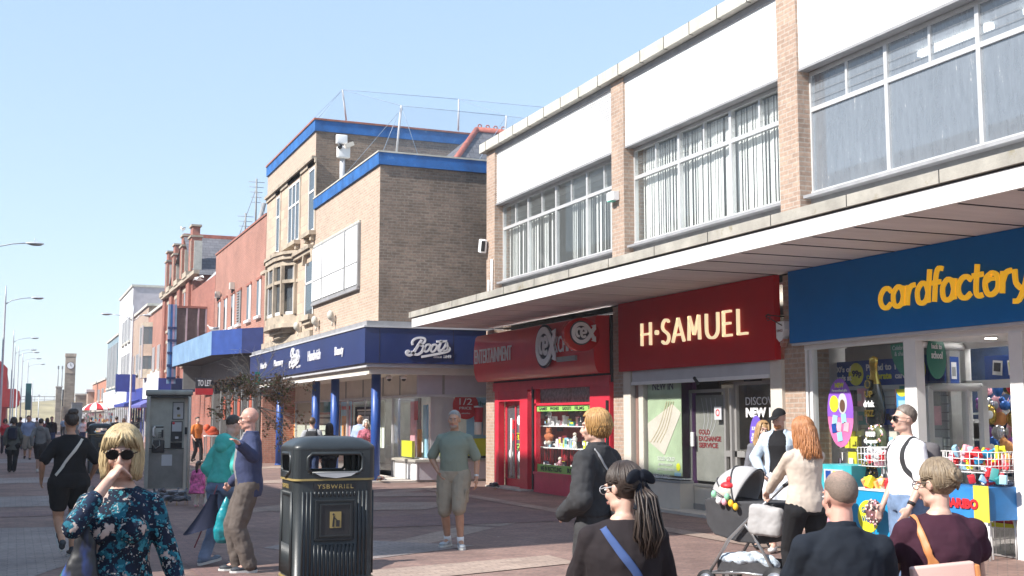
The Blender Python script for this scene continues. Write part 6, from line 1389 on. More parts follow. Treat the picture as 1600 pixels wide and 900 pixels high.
q = onX(1378, 10.6); wire_basket(q, .5, .4, .24, 1.02, 'white wire basket on crossed legs left of the man in white'); goods(q, .36, .28, 1.08, 26, [M_RED2,M_SKYB,M_WHITE,M_PINK,M_LGREY], 'red, white and blue packets heaped in the left wire basket', 1)
q = onX(1386, 10.25); pl = empty('promotional_plinth', q, 0, 'bright cyan cardboard plinth with a yellow circle, behind the balding seated man', 'display stand')
mb = MB(); M_CY = mat('cyan_board', (.01,.26,.50), .45, var=.06); mb.box(-.3,-.42,0,.3,.42,.74,M_CY); mb.box(-.31,-.43,.74,.31,.43,.76,M_WFRAME); mb.build('box', pl)
mb = MB(); disc(mb, (-.302,.05,.42), UF, VZ, .2, .2, M_YEL, .004, 28); letter(mb, 'GREAT', (-.307,.17,.46), UF, VZ, .26, .07, M_FRZ, .003, bold=.03); letter(mb, 'VALUE', (-.307,.17,.35), UF, VZ, .26, .07, M_FRZ, .003, bold=.03); disc(mb, (.08,-.422,.4), US, VZ, .18, .24, mat('lime_circle',(.45,.62,.08),.5), .004, 28); mb.build('printed_circle', pl)
goods(q, .45, .6, .78, 30, [M_ORNG,M_RED2,M_CREAM,M_RED2,M_YEL], 'orange and red sweets on top of the cyan plinth', 2, .06)
q = onX(1324, 10.45); t = empty('cyan_tub', q, 0, 'turquoise tub on a lilac carton under the oval purple sticker', 'tub'); mb = MB(); mb.add(*[[(-.2,-.3,.68),(.2,-.3,.68),(.2,.3,.68),(-.2,.3,.68),(-.26,-.38,1.02),(.26,-.38,1.02),(.26,.38,1.02),(-.26,.38,1.02)], [(3,2,1,0),(0,1,5,4),(1,2,6,5),(2,3,7,6),(3,0,4,7),(4,5,6,7)]], mat('turquoise_tub', (.06,.45,.50), .4)); mb.build('tub', t)
mb = MB(); mb.box(-.262,-.2,.78,-.25,.2,.96,M_LGREY); mb.box(-.266,-.15,.8,-.26,.0,.94,M_YEL); mb.box(-.266,.05,.8,-.26,.16,.94,M_FRZ); mb.build('label', t)
q2 = q.copy(); t = empty('lilac_carton', q2, 0, 'lilac carton standing under the turquoise tub', 'carton'); mb = MB(); mb.box(-.25,-.36,0,.25,.36,.675,mat('lilac_carton',(.25,.27,.62),.6,var=.2)); mb.build('box', t); mb = MB(); disc(mb, (-.252,.05,.4), UF, VZ, .2,.2,M_PINK,.004,20); mb.build('printed_circle', t)
q = onX(1524, 10.85); wire_basket(q, .5, .85, .24, 1.0, 'wide white wire basket stand heaped with red and blue sweets right of the doorway'); goods(q, .4, .7, 1.06, 60, [M_RED2,M_SKYB,M_ORNG,M_RED2,M_YEL,M_PINK,mat('cyan_board',(.01,.26,.50))], 'red, blue and yellow sweet bags heaped in the wide wire basket', 3, .2)
q = onX(1524, 10.7); t = empty('sweet_carton_display', (q.x,q.y,0), 0, 'blue and yellow sweet carton display on a low stand behind the seated bun-haired woman', 'carton')
mb = MB(); mb.box(-.25,-.40,.46,.25,.50,.84,mat('carton_blue',(.03,.20,.5),.5)); mb.box(-.256,-.42,.44,-.25,-.18,.86,mat('soft_yellow',(.60,.52,.06),.5)); mb.box(-.256,.36,.44,-.25,.54,.86,mat('soft_yellow',(.60,.52,.06))); mb.build('carton', t)
mb = MB(); letter(mb, 'HARIBO', (-.262,.30,.58), UF, VZ, .56, .12, M_RED2, .006, bold=.06); mb.build('lettering', t); mb = MB(); letter(mb, '50', (-.262,.52,.60), UF, VZ, .14, .1, M_RED2, .006, bold=.05); mb.build('lettering', t)
for x in (-.2,.2):
    for y in (-.35,.35): mb = MB(); mb.tube([(x,y,0),(x,y,.46)], .012, M_WIRE2, 6); mb.build('leg', t)
goods((q.x-.0,q.y-.25,0), .3, .5, .92, 16, [M_SKYB,M_RED2,M_TEAL,M_RED2], 'red and teal packets on top of the blue and yellow sweet carton', 5, .08)
q = onX(1574, 11.2); t = empty('round_wire_bin', (q.x,q.y,0), 0, 'tall round white wire bin holding blue cloths at the right edge', 'basket'); mb = MB(); R_ = .27
for z in (.02,.34,.62,.88,1.0): mb.tube([(R_*cos(2*pi*i/24),R_*sin(2*pi*i/24),z) for i in range(25)], .007, M_WIRE2, 5)
for i in range(14): a = 2*pi*i/14; mb.tube([(R_*cos(a),R_*sin(a),.02),(R_*cos(a),R_*sin(a),1.0)], .006, M_WIRE2, 4)
mb.build('cage', t)
mb = MB(); r_ = random.Random(9); M_CLO = mat('slate_blue_cloth', (.13,.18,.33), .9, var=.3, vs=9)
for k in range(7): mb.ell((r_.uniform(-.08,.08),r_.uniform(-.08,.08),.66+.03*k), .2,.17,.045, M_CLO, 16, 6, Matrix.Rotation(r_.uniform(-.25,.25),3,'X'))
o = mb.build('folded_cloths'); o.location = (q.x,q.y,0); tag(o, 'stack of slate blue folded cloths in the round wire bin', 'cloth')
mb = MB(); mb.obox((0,0,.46), .3,.3,.18, M_RED2); mb.obox((0,0,.36),.34,.34,.05,M_YEL); mb.obox((-.153,0,.47), .004,.22,.10, M_YEL); o = mb.build('sweet_box'); o.location = (q.x,q.y,0); tag(o, 'small red and yellow sweet box low in the round wire bin', 'box')
# balloons
M_FOILK = mat('black_foil', (.010,.012,.012), .18, coat=.4, var=.2); M_FOILG = mat('gold_foil', (.55,.40,.10), .22, metal=.9, var=.2, vs=9); M_FOILS = mat('silver_foil', (.62,.62,.64), .2, metal=.9, var=.1)
p = FX(1367, 628, 10.86); t = empty('bottle_balloon', p, 0, 'large black and gold champagne bottle foil balloon in the card shop window', 'balloon')
mb = MB(); mb.lathe((0,0,0), [(0,-.36),(.10,-.35),(.17,-.28),(.19,-.1),(.18,.08),(.13,.22),(.095,.3)], M_FOILK, 24); o = mb.build('bottle', t); o.scale = (.45,1,1)
mb = MB(); mb.lathe((0,0,0), [(.12,.20),(.12,.26),(.075,.37),(.07,.5),(.085,.52),(.085,.60),(.0,.63)], M_FOILG, 24); o = mb.build('foil_neck', t); o.scale = (.45,1,1)
mb = MB(); 
for s_, z, w_, m in (('UP',.06,.16,M_FOILG),('drink',-.07,.22,M_WHITE),('FIZZ',-.2,.18,M_FOILG)): letter(mb, s_, (-.097,w_/2,z), UF, VZ, w_, .09, m, .01, bold=.03)
disc(mb, (-.07,.02,.24), UF, VZ, .07,.07,M_FOILK,.03,20); disc(mb, (-.1,.02,.24), UF, VZ, .055,.055,M_FOILG,.004,20,inner=.85); mb.build('lettering', t)
def round_balloon(p, r, m, label, txt=None, fl=.4, dots=None, seed=0):
    t = empty('foil_balloon', p, 0, label, 'balloon'); mb = MB(); mb.ell((0,0,0), r*fl, r, r, m, 22, 12)
    if dots:
        r_ = random.Random(seed)
        for k in range(60):
            a, b = r_.uniform(-1.3,1.3), r_.uniform(-1.3,1.3); n_ = Vector((-cos(a)*cos(b), sin(a)*cos(b), sin(b))); c_ = Vector((n_.x*r*fl, n_.y*r, n_.z*r))*1.01; mb.ell(c_, .012,.016,.016, r_.choice(dots), 6, 4)
    mb.build('envelope', t)
    mb = MB(); mb.tube([(0,0,-r),(0,.01,-r-.05),(0,-.02,-r-.3)], [.012,.004,.003], m, 5); mb.build('string', t)
    if txt:
        mb = MB()
        for s_, z, w_ in txt: letter(mb, s_, (-r*fl*1.02-.012, w_/2, z), UF, VZ, w_, .07, M_WHITE, .02, bold=.03)
        mb.build('lettering', t)
p = FX(1370, 686, 10.84); round_balloon(p, .2, mat('bronze_green_foil',(.10,.12,.07),.3,metal=.3,var=.5,vs=14), 'speckled round Congrats foil balloon under the bottle balloon', (('wooo',.03,.18),('Congrats',-.07,.26)), dots=[M_FOILG,M_PINK,M_WHITE], seed=1)
p = FX(1358, 742, 10.5); round_balloon(p, .17, M_FOILK, 'black balloon with gold leaf pattern beside the cyan plinth', dots=[M_FOILG,M_CREAM,M_FOILG], seed=2)
p = FX(1366, 800, 9.8); round_balloon(p, .15, mat('rose_brown_foil',(.30,.16,.16),.3,metal=.5,var=.5,vs=16), 'rose-brown sequinned balloon low beside the cyan plinth', dots=[M_PINK,M_CREAM,M_DARK], seed=3)
rb_ = random.Random(17)
bcol = [(M_FOILS,'silver'),(M_RED2,'red'),(mat('green_foil',(.12,.42,.10),.25,metal=.3),'green'),(mat('blue_foil',(.03,.15,.5),.25,metal=.3),'blue'),(M_FOILG,'gold'),(mat('violet_foil',(.25,.08,.35),.25,metal=.3),'violet'),(M_FOILK,'black'),(M_PINK,'pink'),(M_ORNG,'orange')]
k = 0; used_l = set()
for z in (1.05,1.25,1.45,1.66,1.86,2.04):
    for px in (1536,1547,1558,1569,1581,1590):
        if rb_.random() < .12: continue
        X = 12.9+rb_.uniform(-.2,.2); q = onX(px+rb_.uniform(-3,3), X, z+rb_.uniform(-.05,.05)); m, nm = bcol[(k*5+rb_.randrange(3)) % 9]; k += 1
        t = empty('foil_balloon', q, rb_.uniform(-.5,.5), f'small {nm} foil balloon in the crowded cluster inside the card shop doorway', 'balloon', 'foil balloons crowding the card shop doorway')
        mb = MB(); rr_ = rb_.uniform(.09,.15)
        if k % 3 == 0: mb.ell((0,0,0), .06, rr_, rr_*.8, m, 14, 8); mb.ell((0,.05,.08), .045, rr_*.5, rr_*.5, m, 10, 6)
        elif k % 3 == 1: mb.ell((0,0,0), .06, rr_, rr_, m, 14, 8)
        else: mb.ell((0,0,0), .055, rr_*.7, rr_*1.2, m, 14, 8); mb.ell((-.05,0,0), .012, rr_*.4, rr_*.5, M_WHITE, 8, 5)
        mb.build('envelope', t)
# bench for the three seated people, below the frame
# ================================================================== people
CL = bpy.data.textures.new('cloth_folds', 'CLOUDS'); CL.noise_scale = .11; CL.noise_depth = 2
CL2 = bpy.data.textures.new('hair_clumps', 'CLOUDS'); CL2.noise_scale = .03
def skin_mat(name, c):
    if name in _mc: return _mc[name]
    m, nt, b = newmat(name); v = tc(nt)
    col = ramp(nt, nz(nt, v, 9, 4), [(.3, tuple(x*.86 for x in c)), (.7, tuple(min(1,x*1.08) for x in c))])
    nt.links.new(col, b.inputs['Base Color']); b.inputs['Roughness'].default_value = .5
    b.inputs['Subsurface Weight'].default_value = .12; b.inputs['Subsurface Radius'].default_value = (.02,.008,.005); b.inputs['Subsurface Scale'].default_value = .5
    bump(nt, b, nz(nt, v, 160, 3), .12, .002); _mc[name] = m; return m
def hair_mat(name, c, c2=None):
    if name in _mc: return _mc[name]
    m, nt, b = newmat(name); v = scalev(nt, tc(nt), (60, 60, 5)); c2 = c2 or tuple(x*.5 for x in c)
    n = nz(nt, v, 1.5, 4, .7); col = ramp(nt, n, [(.28, c2), (.62, c)]); nt.links.new(col, b.inputs['Base Color'])
    b.inputs['Roughness'].default_value = .48; bump(nt, b, n, .5, .004); _mc[name] = m; return m
def cloth_mat(name, c, rough=.9, var=.15, weave=220, sheen=0):
    if name in _mc: return _mc[name]
    m = mat(name, c, rough, var=var, vs=5); nt = m.node_tree; b = nt.nodes['Principled BSDF']
    bump(nt, b, nz(nt, tc(nt), weave, 2), .25, .002); b.inputs['Specular IOR Level'].default_value = .25; return m
SK_F = skin_mat('fair_skin', (.58,.36,.28)); SK_P = skin_mat('pink_skin', (.60,.33,.26)); SK_T = skin_mat('tanned_skin', (.50,.27,.17))
M_EYE = mat('eye_white', (.6,.58,.55), .3); M_IRIS = mat('iris', (.05,.035,.03), .2); M_LIP = mat('lips', (.42,.16,.14), .5); M_LENS = mat('dark_lens', (.006,.005,.005), .08)
def ik(a, c, l1, l2, pole):
    """middle joint between a and c; pole = direction it bends to"""
    a, c = Vector(a), Vector(c); d = c-a; L = min(d.length, (l1+l2)*.999); u = d.normalized(); c = a+u*L
    x = (l1*l1-l2*l2+L*L)/(2*L); h = sqrt(max(0, l1*l1-x*x)); p = Vector(pole); p = (p-u*p.dot(u)).normalized()
    return a+u*x+p*h, c
def rmesh(mb, name, parent, vox, smooth=3, disp=0, tex=None, fac=.5):
    o = mb.build(name, parent)
    r = o.modifiers.new('surface', 'REMESH'); r.mode = 'VOXEL'; r.voxel_size = vox; r.use_smooth_shade = True
    if smooth: s = o.modifiers.new('smooth', 'SMOOTH'); s.factor = fac; s.iterations = smooth
    if disp:
        d = o.modifiers.new('folds', 'DISPLACE'); d.texture = tex or CL; d.strength = disp; d.mid_level = .5; d.texture_coords = 'LOCAL'
    return o
def cone(mb, a, b, ra, rb, m, n=12, flat=1, up=None):
    a, b = Vector(a), Vector(b); d = b-a
    mb.tube([a, a+d*.5, b], [ra, (ra+rb)/2, rb], m, n, flat=flat, up=up)
    mb.ell(a, ra, ra, ra, m, n, 8); mb.ell(b, rb, rb, rb, m, n, 8); return mb
class Human:
    """local frame: feet at the origin, faces -Y, own left is +X; sizes for 1.75 m, scaled by k"""
    def __init__(s, loc, rz, H, label, sex='m', build=1.0, belly=0.0, skin=SK_F, lean=0, side=0, twist=0, head=(0,0,0), group=None, dz=0, vox=.011, name='person', cat='person'):
        s.t = empty(name, (loc[0], loc[1], 0), rz, label, cat, group); s.k = k = H/1.75; s.sex = sex; s.w = build; s.skin = skin; s.vox = vox; s.dz = dz; s.belly = belly
        s.P0 = Vector((0, 0, .93*k+dz))
        s.U = Matrix.Rotation(twist, 3, 'Z') @ Matrix.Rotation(side, 3, 'Y') @ Matrix.Rotation(lean, 3, 'X')
        sh = (.172 if sex == 'm' else .148)*(.55+.45*build)
        s.sh = {1: s.up((sh,.012,1.385)), -1: s.up((-sh,.012,1.385))}
        s.hip = {1: Vector((.09*k*build, 0, .90*k+dz)), -1: Vector((-.09*k*build, 0, .90*k+dz))}
        s.neck = s.up((0,.012,1.47)); s.hc = s.up((0,-.012,1.63))
        s.HM = s.U @ Matrix.Rotation(head[0], 3, 'Z') @ Matrix.Rotation(head[1], 3, 'X') @ Matrix.Rotation(head[2], 3, 'Y')
        s.arm = {}; s.leg = {}; s.hands = {}
        for q in (1,-1): s.set_arm(q, s.sh[q]+Vector((q*.05,-.04,-.52))*k); s.set_leg(q, (q*.10*k, 0, .085*k))
    def up(s, p):
        p = Vector(p)*s.k; p.z += s.dz; return s.P0+s.U @ (p-s.P0)
    def hd(s, p): return s.hc+s.HM @ (Vector(p)*s.k)
    def set_arm(s, q, wrist, pole=None, curl=.35, fist=False, palm=None):
        e, w = ik(s.sh[q], wrist, .285*s.k, .255*s.k, pole or (q*.35, .8, 0)); s.arm[q] = (e, w); s.hands[q] = (curl, fist, palm)
    def set_leg(s, q, ankle, pole=(0,-1,0), toe=0, pitch=0):
        kn, an = ik(s.hip[q], ankle, .435*s.k, .415*s.k, pole); s.leg[q] = (kn, an, toe, pitch)
    def torso(s, inf=0, z0=.86, z1=1.5, m=None, mb=None, n=22, flare=0, seat=True):
        k, w, b = s.k, s.w, s.belly; f = s.sex == 'f'
        L = [(.80,.15,.095,0),(.88,.168,.112,.005),(.96,.176 if f else .165,.118,.005),(1.05,.155,.108+b*.5,-b*.35),(1.12,.138 if f else .15,.102+b,-b*.6),(1.20,.142 if f else .156,.106+b*.7,-b*.4),(1.30,.155 if f else .175,.118+(.012 if f else 0),-.008),(1.36,.155 if f else .175,.106,0),(1.40,.138 if f else .158,.092,.006),(1.435,.105 if f else .12,.078,.010),(1.465,.075,.066,.012),(1.51,.055,.058,.012)]
        P = []
        zs = [z0+(z1-z0)*i/19 for i in range(20)]
        for z in zs:
            for a, c in zip(L, L[1:]):
                if a[0] <= z <= c[0] or (c is L[-1]) or (z < L[0][0] and a is L[0]):
                    t = min(1, max(0, (z-a[0])/(c[0]-a[0]))); rx, ry, oy = [a[i]+(c[i]-a[i])*t for i in (1,2,3)]; break
            wf = w if z < 1.4 else 1+(w-1)*max(0,(1.5-z)/.1)*.8
            fl = flare*max(0, (1.0-z)/(1.0-z0)) if z0 < 1.0 else 0
            rx = rx*wf*k+inf+fl; ry = ry*(.4+.6*wf)*k+inf+fl*.8
            P.append([s.up((0, oy, z))+s.U @ Vector((rx*cos(2*pi*i/n), ry*sin(2*pi*i/n), 0)) for i in range(n)])
        mb = mb or MB(); loft(mb, P, m or s.skin); return mb
    def bust(s, mb, m, inf=0):
        for q in (1,-1): mb.ell(s.up((q*.072*s.w,-.105*(.5+.5*s.w),1.28)), .062*s.k*s.w+inf, .05*s.k*s.w+inf, .06*s.k*s.w+inf, m, 14, 9)
    def hand(s, mb, q, a, w):
        k = s.k; curl, fist, palm = s.hands[q]; d = (w-a).normalized()
        n = Vector(palm) if palm is not None else Vector((-q,0,0)); n = (n-d*n.dot(d)).normalized(); sd = d.cross(n)          # n: palm side
        if sd.dot(Vector((0,-1,0))) < 0 and palm is None: sd = -sd                                                            # sd: thumb side
        pc = w+d*.05*k; M = Matrix((sd, n, d)).transposed(); m = s.skin
        mb.ell(pc, .040*k, .017*k, .052*k, m, 14, 9, M); cone(mb, w-d*.01*k, pc, .024*k, .024*k, m, 10)
        for i, (off, L) in enumerate(((.028,.070),(.010,.080),(-.009,.074),(-.027,.058))):
            p = pc+sd*(off*k)+d*(.038*k); dd = d+sd*(off*1.2); c = (1.35 if fist else curl)*(1+.08*i)
            for j, fr in enumerate((.45,.32,.25)):
                dd = (dd*cos(c)+n*sin(c)).normalized() if j or fist else (dd*cos(c*.6)+n*sin(c*.6)).normalized()
                ax = n; n2 = (n*cos(c)-d*sin(c)) ; p2 = p+dd*(L*fr*k); cone(mb, p, p2, (.0092-.0012*j)*k, (.0085-.0012*j)*k, m, 8); p = p2
        t0 = w+d*.025*k+sd*.022*k; t1 = t0+(sd*.75+d*.6+n*(.5 if fist else .25)).normalized()*.036*k; t2 = t1+(d*.9+sd*(.1 if not fist else -.5)+n*(.7 if fist else .3)).normalized()*.032*k
        cone(mb, t0, t1, .0125*k, .0105*k, m, 8); cone(mb, t1, t2, .0105*k, .0085*k, m, 8)
    def body(s, face=True, ears=True):
        k, w, m = s.k, s.w, s.skin; mb = s.torso(-.004); mw = .6+.4*w
        if s.sex == 'f': s.bust(mb, m, -.004)
        cone(mb, s.neck-s.U@Vector((0,0,.03)), s.hd((0,.015,-.07)), .056*k*(.8 if s.sex == 'f' else 1)*mw, .052*k*(.82 if s.sex == 'f' else 1)*mw, m)
        for q in (1,-1):
            e, wr = s.arm[q]; sp = s.sh[q]; r = mw*(1 if s.sex == 'm' else .88)
            mb.ell(sp, .050*k*r, .050*k*r, .048*k*r, m); cone(mb, s.up((q*.05,.012,1.445)), sp, .040*k*r, .042*k*r, m); cone(mb, sp, e, .046*k*r, .040*k*r, m); cone(mb, e, e+(wr-e)*.35, .040*k*r, .039*k*r, m); cone(mb, e+(wr-e)*.35, wr, .039*k*r, .026*k, m)
            s.hand(mb, q, e, wr)
            kn, an, toe, pt = s.leg[q]; hp = s.hip[q]; 
            mb.ell(hp+Vector((0,.0,-.02*k)), .09*k*w, .1*k*w, .1*k, m); cone(mb, hp, kn, .085*k*mw*w, .056*k*mw, m); cone(mb, kn, kn+(an-kn)*.32+Vector((0,.012,0)), .054*k*mw, .056*k*mw, m); cone(mb, kn+(an-kn)*.32+Vector((0,.012,0)), an, .056*k*mw, .036*k, m)
            R = Matrix.Rotation(toe, 3, 'Z') @ Matrix.Rotation(pt, 3, 'X'); cone(mb, an, an+R @ Vector((0,-.12,-.045))*k, .036*k, .03*k, m)
        # head
        E = lambda c, r, *a: mb.ell(s.hd(c), r[0]*k, r[1]*k, r[2]*k, m, 18, 12, s.HM)
        E((0,.022,.028),(.074,.094,.090)); E((0,-.018,-.030),(.060,.068,.082)); E((0,-.038,-.078),(.043,.044,.034)); E((0,-.072,-.096),(.019,.016,.015))
        for q in (1,-1): E((q*.036,-.062,-.028),(.022,.022,.024)); E((q*.040,-.014,-.075),(.022,.04,.025))
        if face:
            E((0,-.076,.026),(.050,.018,.012)); cone(mb, s.hd((0,-.088,.008)), s.hd((0,-.107,-.029)), .0085*k, .0125*k, m, 10)
            for q in (1,-1): E((q*.012,-.098,-.034),(.009,.010,.008))
            E((0,-.089,-.060),(.024,.010,.011))
        if ears:
            for q in (1,-1): E((q*.076,.014,-.006),(.009,.019,.031))
        o = rmesh(mb, 'body', s.t, s.vox*k, 4, fac=.45); s.bodyo = o
        if face and s.vox < .013:
            for q in (1,-1):
                e = MB(); e.ell(s.hd((q*.031,-.081,.004)), .0125*k,.009*k,.0068*k, M_EYE, 12, 8, s.HM); e.ell(s.hd((q*.031,-.0885,.004)), .0055*k,.003*k,.0055*k, M_IRIS, 10, 6, s.HM); e.build('eye', s.t)
            l = MB(); l.ell(s.hd((0,-.0965,-.0575)), .022*k,.0065*k,.0045*k, M_LIP, 14, 6, s.HM); l.ell(s.hd((0,-.096,-.0655)), .019*k,.0065*k,.005*k, M_LIP, 14, 6, s.HM); l.build('lips', s.t)
        return o
    def brows(s, m):
        for q in (1,-1):
            b = MB(); b.tube([s.hd((q*.014,-.0925,.024)), s.hd((q*.032,-.0915,.029)), s.hd((q*.048,-.080,.023))], [.0042*s.k,.0038*s.k,.002*s.k], m, 6); b.build('eyebrow', s.t)
    def shoe(s, q, m, sole=None, L=.27, hi=0):
        kn, an, toe, pt = s.leg[q]; k = s.k; R = Matrix.Rotation(toe, 3, 'Z') @ Matrix.Rotation(pt, 3, 'X'); mb = MB()
        P = lambda y, z: an+R @ (Vector((0,y,z-.085))*k)
        for (y, z, rx, ry, rz_) in ((.035,.05,.038,.05,.045),(-.04,.052,.040,.07,.043),(-.12,.04,.046,.08,.032),(.02,.095,.04,.045,.03+hi)): mb.ell(P(y,z), rx*k, ry*k, rz_*k, m, 14, 9, R)
        o = rmesh(mb, 'shoe', s.t, .009*k, 2)
        if sole:
            sb_ = MB(); pts = [(.036,.05),(.045,-.1),(.048,-.14),(.03,-.19),(0,-.205),(-.03,-.19),(-.048,-.14),(-.045,-.1),(-.036,.05),(-.02,.085),(.02,.085)]
            sb_.prism([an+R @ (Vector((x,y,-.085+.0))*k) for x, y in pts], R @ Vector((0,0,.028*k)), sole); sb_.build('sole', o)
        return o
    def shirt(s, m, sleeve=.6, z0=.9, inf=.014, disp=.016, name='shirt', loose=0, collar=False, flare=0, neck=1.485, arms=(1,-1)):
        mb = s.torso(inf, z0, neck, m, flare=flare); k = s.k; mw = (.6+.4*s.w)*(1 if s.sex == 'm' else .88)
        if s.sex == 'f': s.bust(mb, m, inf)
        for q in arms:
            e, wr = s.arm[q]; sp = s.sh[q]; R0 = .050*k*mw+inf+loose*.4
            mb.ell(sp, R0, R0, R0*.95, m); cone(mb, s.up((q*.065,.012,1.43)), sp, .040*k*mw+inf*.8, R0*.9, m)
            if sleeve <= .5: t = sleeve/.5; cone(mb, sp, sp+(e-sp)*t, R0*.97, .044*k*mw+inf+loose, m)
            else:
                t = (sleeve-.5)/.5; cone(mb, sp, e, R0*.97, .042*k*mw+inf+loose*.8, m); cone(mb, e, e+(wr-e)*t, .043*k*mw+inf+loose, (.040-.012*t)*k*mw+inf+loose*.8, m)
        if collar: mb.tube([s.neck-s.U@Vector((0,0,.02)), s.neck+s.U@Vector((0,-.005,.04))], [.075*k,.068*k], m, 16)
        return rmesh(mb, name, s.t, s.vox*k, 3, disp)
    def legsg(s, m, t=1.0, inf=.014, top=.99, disp=.018, name='trousers', loose=0, hemr=None):
        """t: 1 = to the ankle, .5 = to the knee"""
        k = s.k; mw = .6+.4*s.w; mb = MB()
        zz = [top-(top-.84)*i/5 for i in range(6)]
        s2 = s.torso(inf, .84, top, m, mb)
        for q in (1,-1):
            kn, an, *_ = s.leg[q]; hp = s.hip[q]; r0 = .092*k*s.w*mw+inf+loose
            mb.ell(hp+Vector((0,.005,-.02*k)), .092*k*s.w+inf, .104*k*s.w+inf, .1*k, m)
            if t <= .5: u = t/.5; cone(mb, hp, hp+(kn-hp)*u, r0, .07*k*mw+inf+loose*1.5, m)
            else: u = (t-.5)/.5; cone(mb, hp, kn, r0, .062*k*mw+inf+loose, m); cone(mb, kn, kn+(an-kn)*u, .062*k*mw+inf+loose, hemr or (.052*k*mw+inf+loose), m)
        return rmesh(mb, name, s.t, s.vox*k, 3, disp)
    # ---- hair
    def cap(s, m, grow=.010, back=True, front=.045, name='hair', disp=.006, low=-.045):
        """close-cut hair: the upper and rear skull, hairline left free"""
        mb = MB(); k = s.k; nu, nv = 28, 12; top = []
        for i in range(nv+1):
            ring = []
            for j in range(nu):
                th = 2*pi*j/nu; yy = -cos(th); fr = max(0, -yy) if False else max(0, cos(th))         # fr: towards the face
                lim = pi*(.56+.22*max(0,-cos(th))**.7) - fr*.78 ; ph = lim*i/nv
                u_ = i/nv; g = grow*(1-u_**3)-.004*u_**6; ring.append(s.hd(((.076+g)*sin(ph)*sin(th), .022-(.096+g)*sin(ph)*cos(th), .028+(.092+g)*cos(ph))))
            top.append(ring)
        loft(mb, top, m, cap0=False, cap1=False); o = weld(mb.build(name, s.t))
        for p in o.data.polygons: p.use_smooth = True
        su = o.modifiers.new('sub', 'SUBSURF'); su.levels = su.render_levels = 2
        d = o.modifiers.new('tufts', 'DISPLACE'); d.texture = CL2; d.strength = disp; d.texture_coords = 'LOCAL'
        return o
    def strands(s, m, n, drop, seed=1, r=.008, face_gap=.9, bang=None, flare=0.0, part=0.0, name='hair', inward=.0, wav=.004, tail=None, back_drop=None):
        """locks combed from the parting over the skull and down to drop (metres below the head centre)"""
        rg = random.Random(seed); k = s.k; mb = MB()
        mb.ell(s.hd((0,.024,.030)), .081*k, .099*k, .095*k, m, 20, 14, s.HM)
        for i in range(n):
            th = rg.uniform(-pi, pi); c = cos(th)                                # th = 0 faces front
            front = abs(th) < face_gap
            g = rg.uniform(.006, .017); A = (.076+g, .096+g, .094+g); pts = []; rr = []
            phm = pi*((.5 if tail is None else rg.uniform(.40,.50)+(.20*rg.random() if c < -.3 else 0)) if not front else (bang if bang is not None else .26)); x0 = part*(1-abs(th)/pi)
            for j in range(9):
                ph = .06+(phm-.06)*j/8; pts.append(Vector((A[0]*sin(ph)*sin(th)+x0*(1-j/8), .022-A[1]*sin(ph)*c, .028+A[2]*cos(ph)))); rr.append(r*(1 if j else .6))
            if not front:
                e = pts[-1]; D = drop if c > -.2 or back_drop is None else back_drop; D *= rg.uniform(.80,1.06) if drop > .08 else rg.uniform(.35,1.25); ns = max(4, int(D/.04))
                if tail is not None:
                    tp = Vector(tail); mid = (e+tp)/2+Vector((0,.02,-.01)); pts += [e.lerp(mid,.6), mid.lerp(tp,.5), tp]; rr += [r, r*.8, r*.6]
                else:
                    ph0 = rg.uniform(0,6)
                    for j in range(1, ns+1):
                        u = j/ns; pts.append(e+Vector((sin(th)*(flare*u*1.0-inward*u*u)+wav*sin(ph0+u*7), -c*(flare*.8*u-inward*u*u)+wav*cos(ph0+u*6), -D*u))); rr.append(r*(1.15-.75*u**2))
            mb.tube([s.hd(p) for p in pts], [x*k for x in rr], m, 5)
        return mb.build(name, s.t)
    def glasses(s, dark=True, m=M_DARK):
        g = MB(); k = s.k
        for q in (1,-1):
            c = s.hd((q*.033,-.098,.004)); u, v = s.HM@Vector((1,0,-.0)), s.HM@Vector((0,0,1))
            if dark: disc(g, c, u, v, .028*k, .023*k, M_LENS, .004, 24)
            P = [c+u*(.028*k*cos(2*pi*i/20))+v*(.022*k*sin(2*pi*i/20)) for i in range(21)]; g.tube(P, .0022*k if not dark else .004*k, m, 5)
            g.tube([s.hd((q*.062,-.094,.008)), s.hd((q*.078,-.05,.01)), s.hd((q*.082,.02,.008))], .0025*k, m, 5)
        g.tube([s.hd((-.006,-.101,.010)), s.hd((.006,-.101,.010))], .003*k, m, 5)
        return g.build('sunglasses' if dark else 'glasses', s.t)
    def strap(s, pts, w, m, name='bag_strap', on=None, off=.006):
        """flat band laid over the clothes"""
        P = [s.up(p) for p in pts]; Q = []
        for i in range(len(P)-1):
            p0, p1, p2, p3 = P[max(i-1,0)], P[i], P[i+1], P[min(i+2,len(P)-1)]
            for j in range(8): t = j/8; Q.append(.5*((2*p1)+(p2-p0)*t+(2*p0-5*p1+4*p2-p3)*t*t+(3*p1-p0-3*p2+p3)*t**3))
        Q.append(P[-1]); vs = []; fs = []; n = 5
        for i, p in enumerate(Q):
            t = (Q[min(i+1,len(Q)-1)]-Q[max(i-1,0)]).normalized(); c = s.up((0,0,min(1.40, (p.z-s.dz)/s.k))); nn = (p-c); nn = (nn-t*nn.dot(t)).normalized(); sd = t.cross(nn)
            for j in range(n): vs.append(p+sd*(w*(j/(n-1)*2-1)))
        for i in range(len(Q)-1):
            for j in range(n-1): fs.append((i*n+j, i*n+j+1, (i+1)*n+j+1, (i+1)*n+j))
        mb = MB(); mb.add(vs, fs, m, True); o = mb.build(name, s.t)
        on = on or [c for c in s.t.children if c.name.split('.')[0] in ('shirt','jacket','hoodie','jumper','dress','top')][0]
        sw = o.modifiers.new('wrap', 'SHRINKWRAP'); sw.target = on; sw.wrap_mode = 'ABOVE_SURFACE'; sw.offset = off
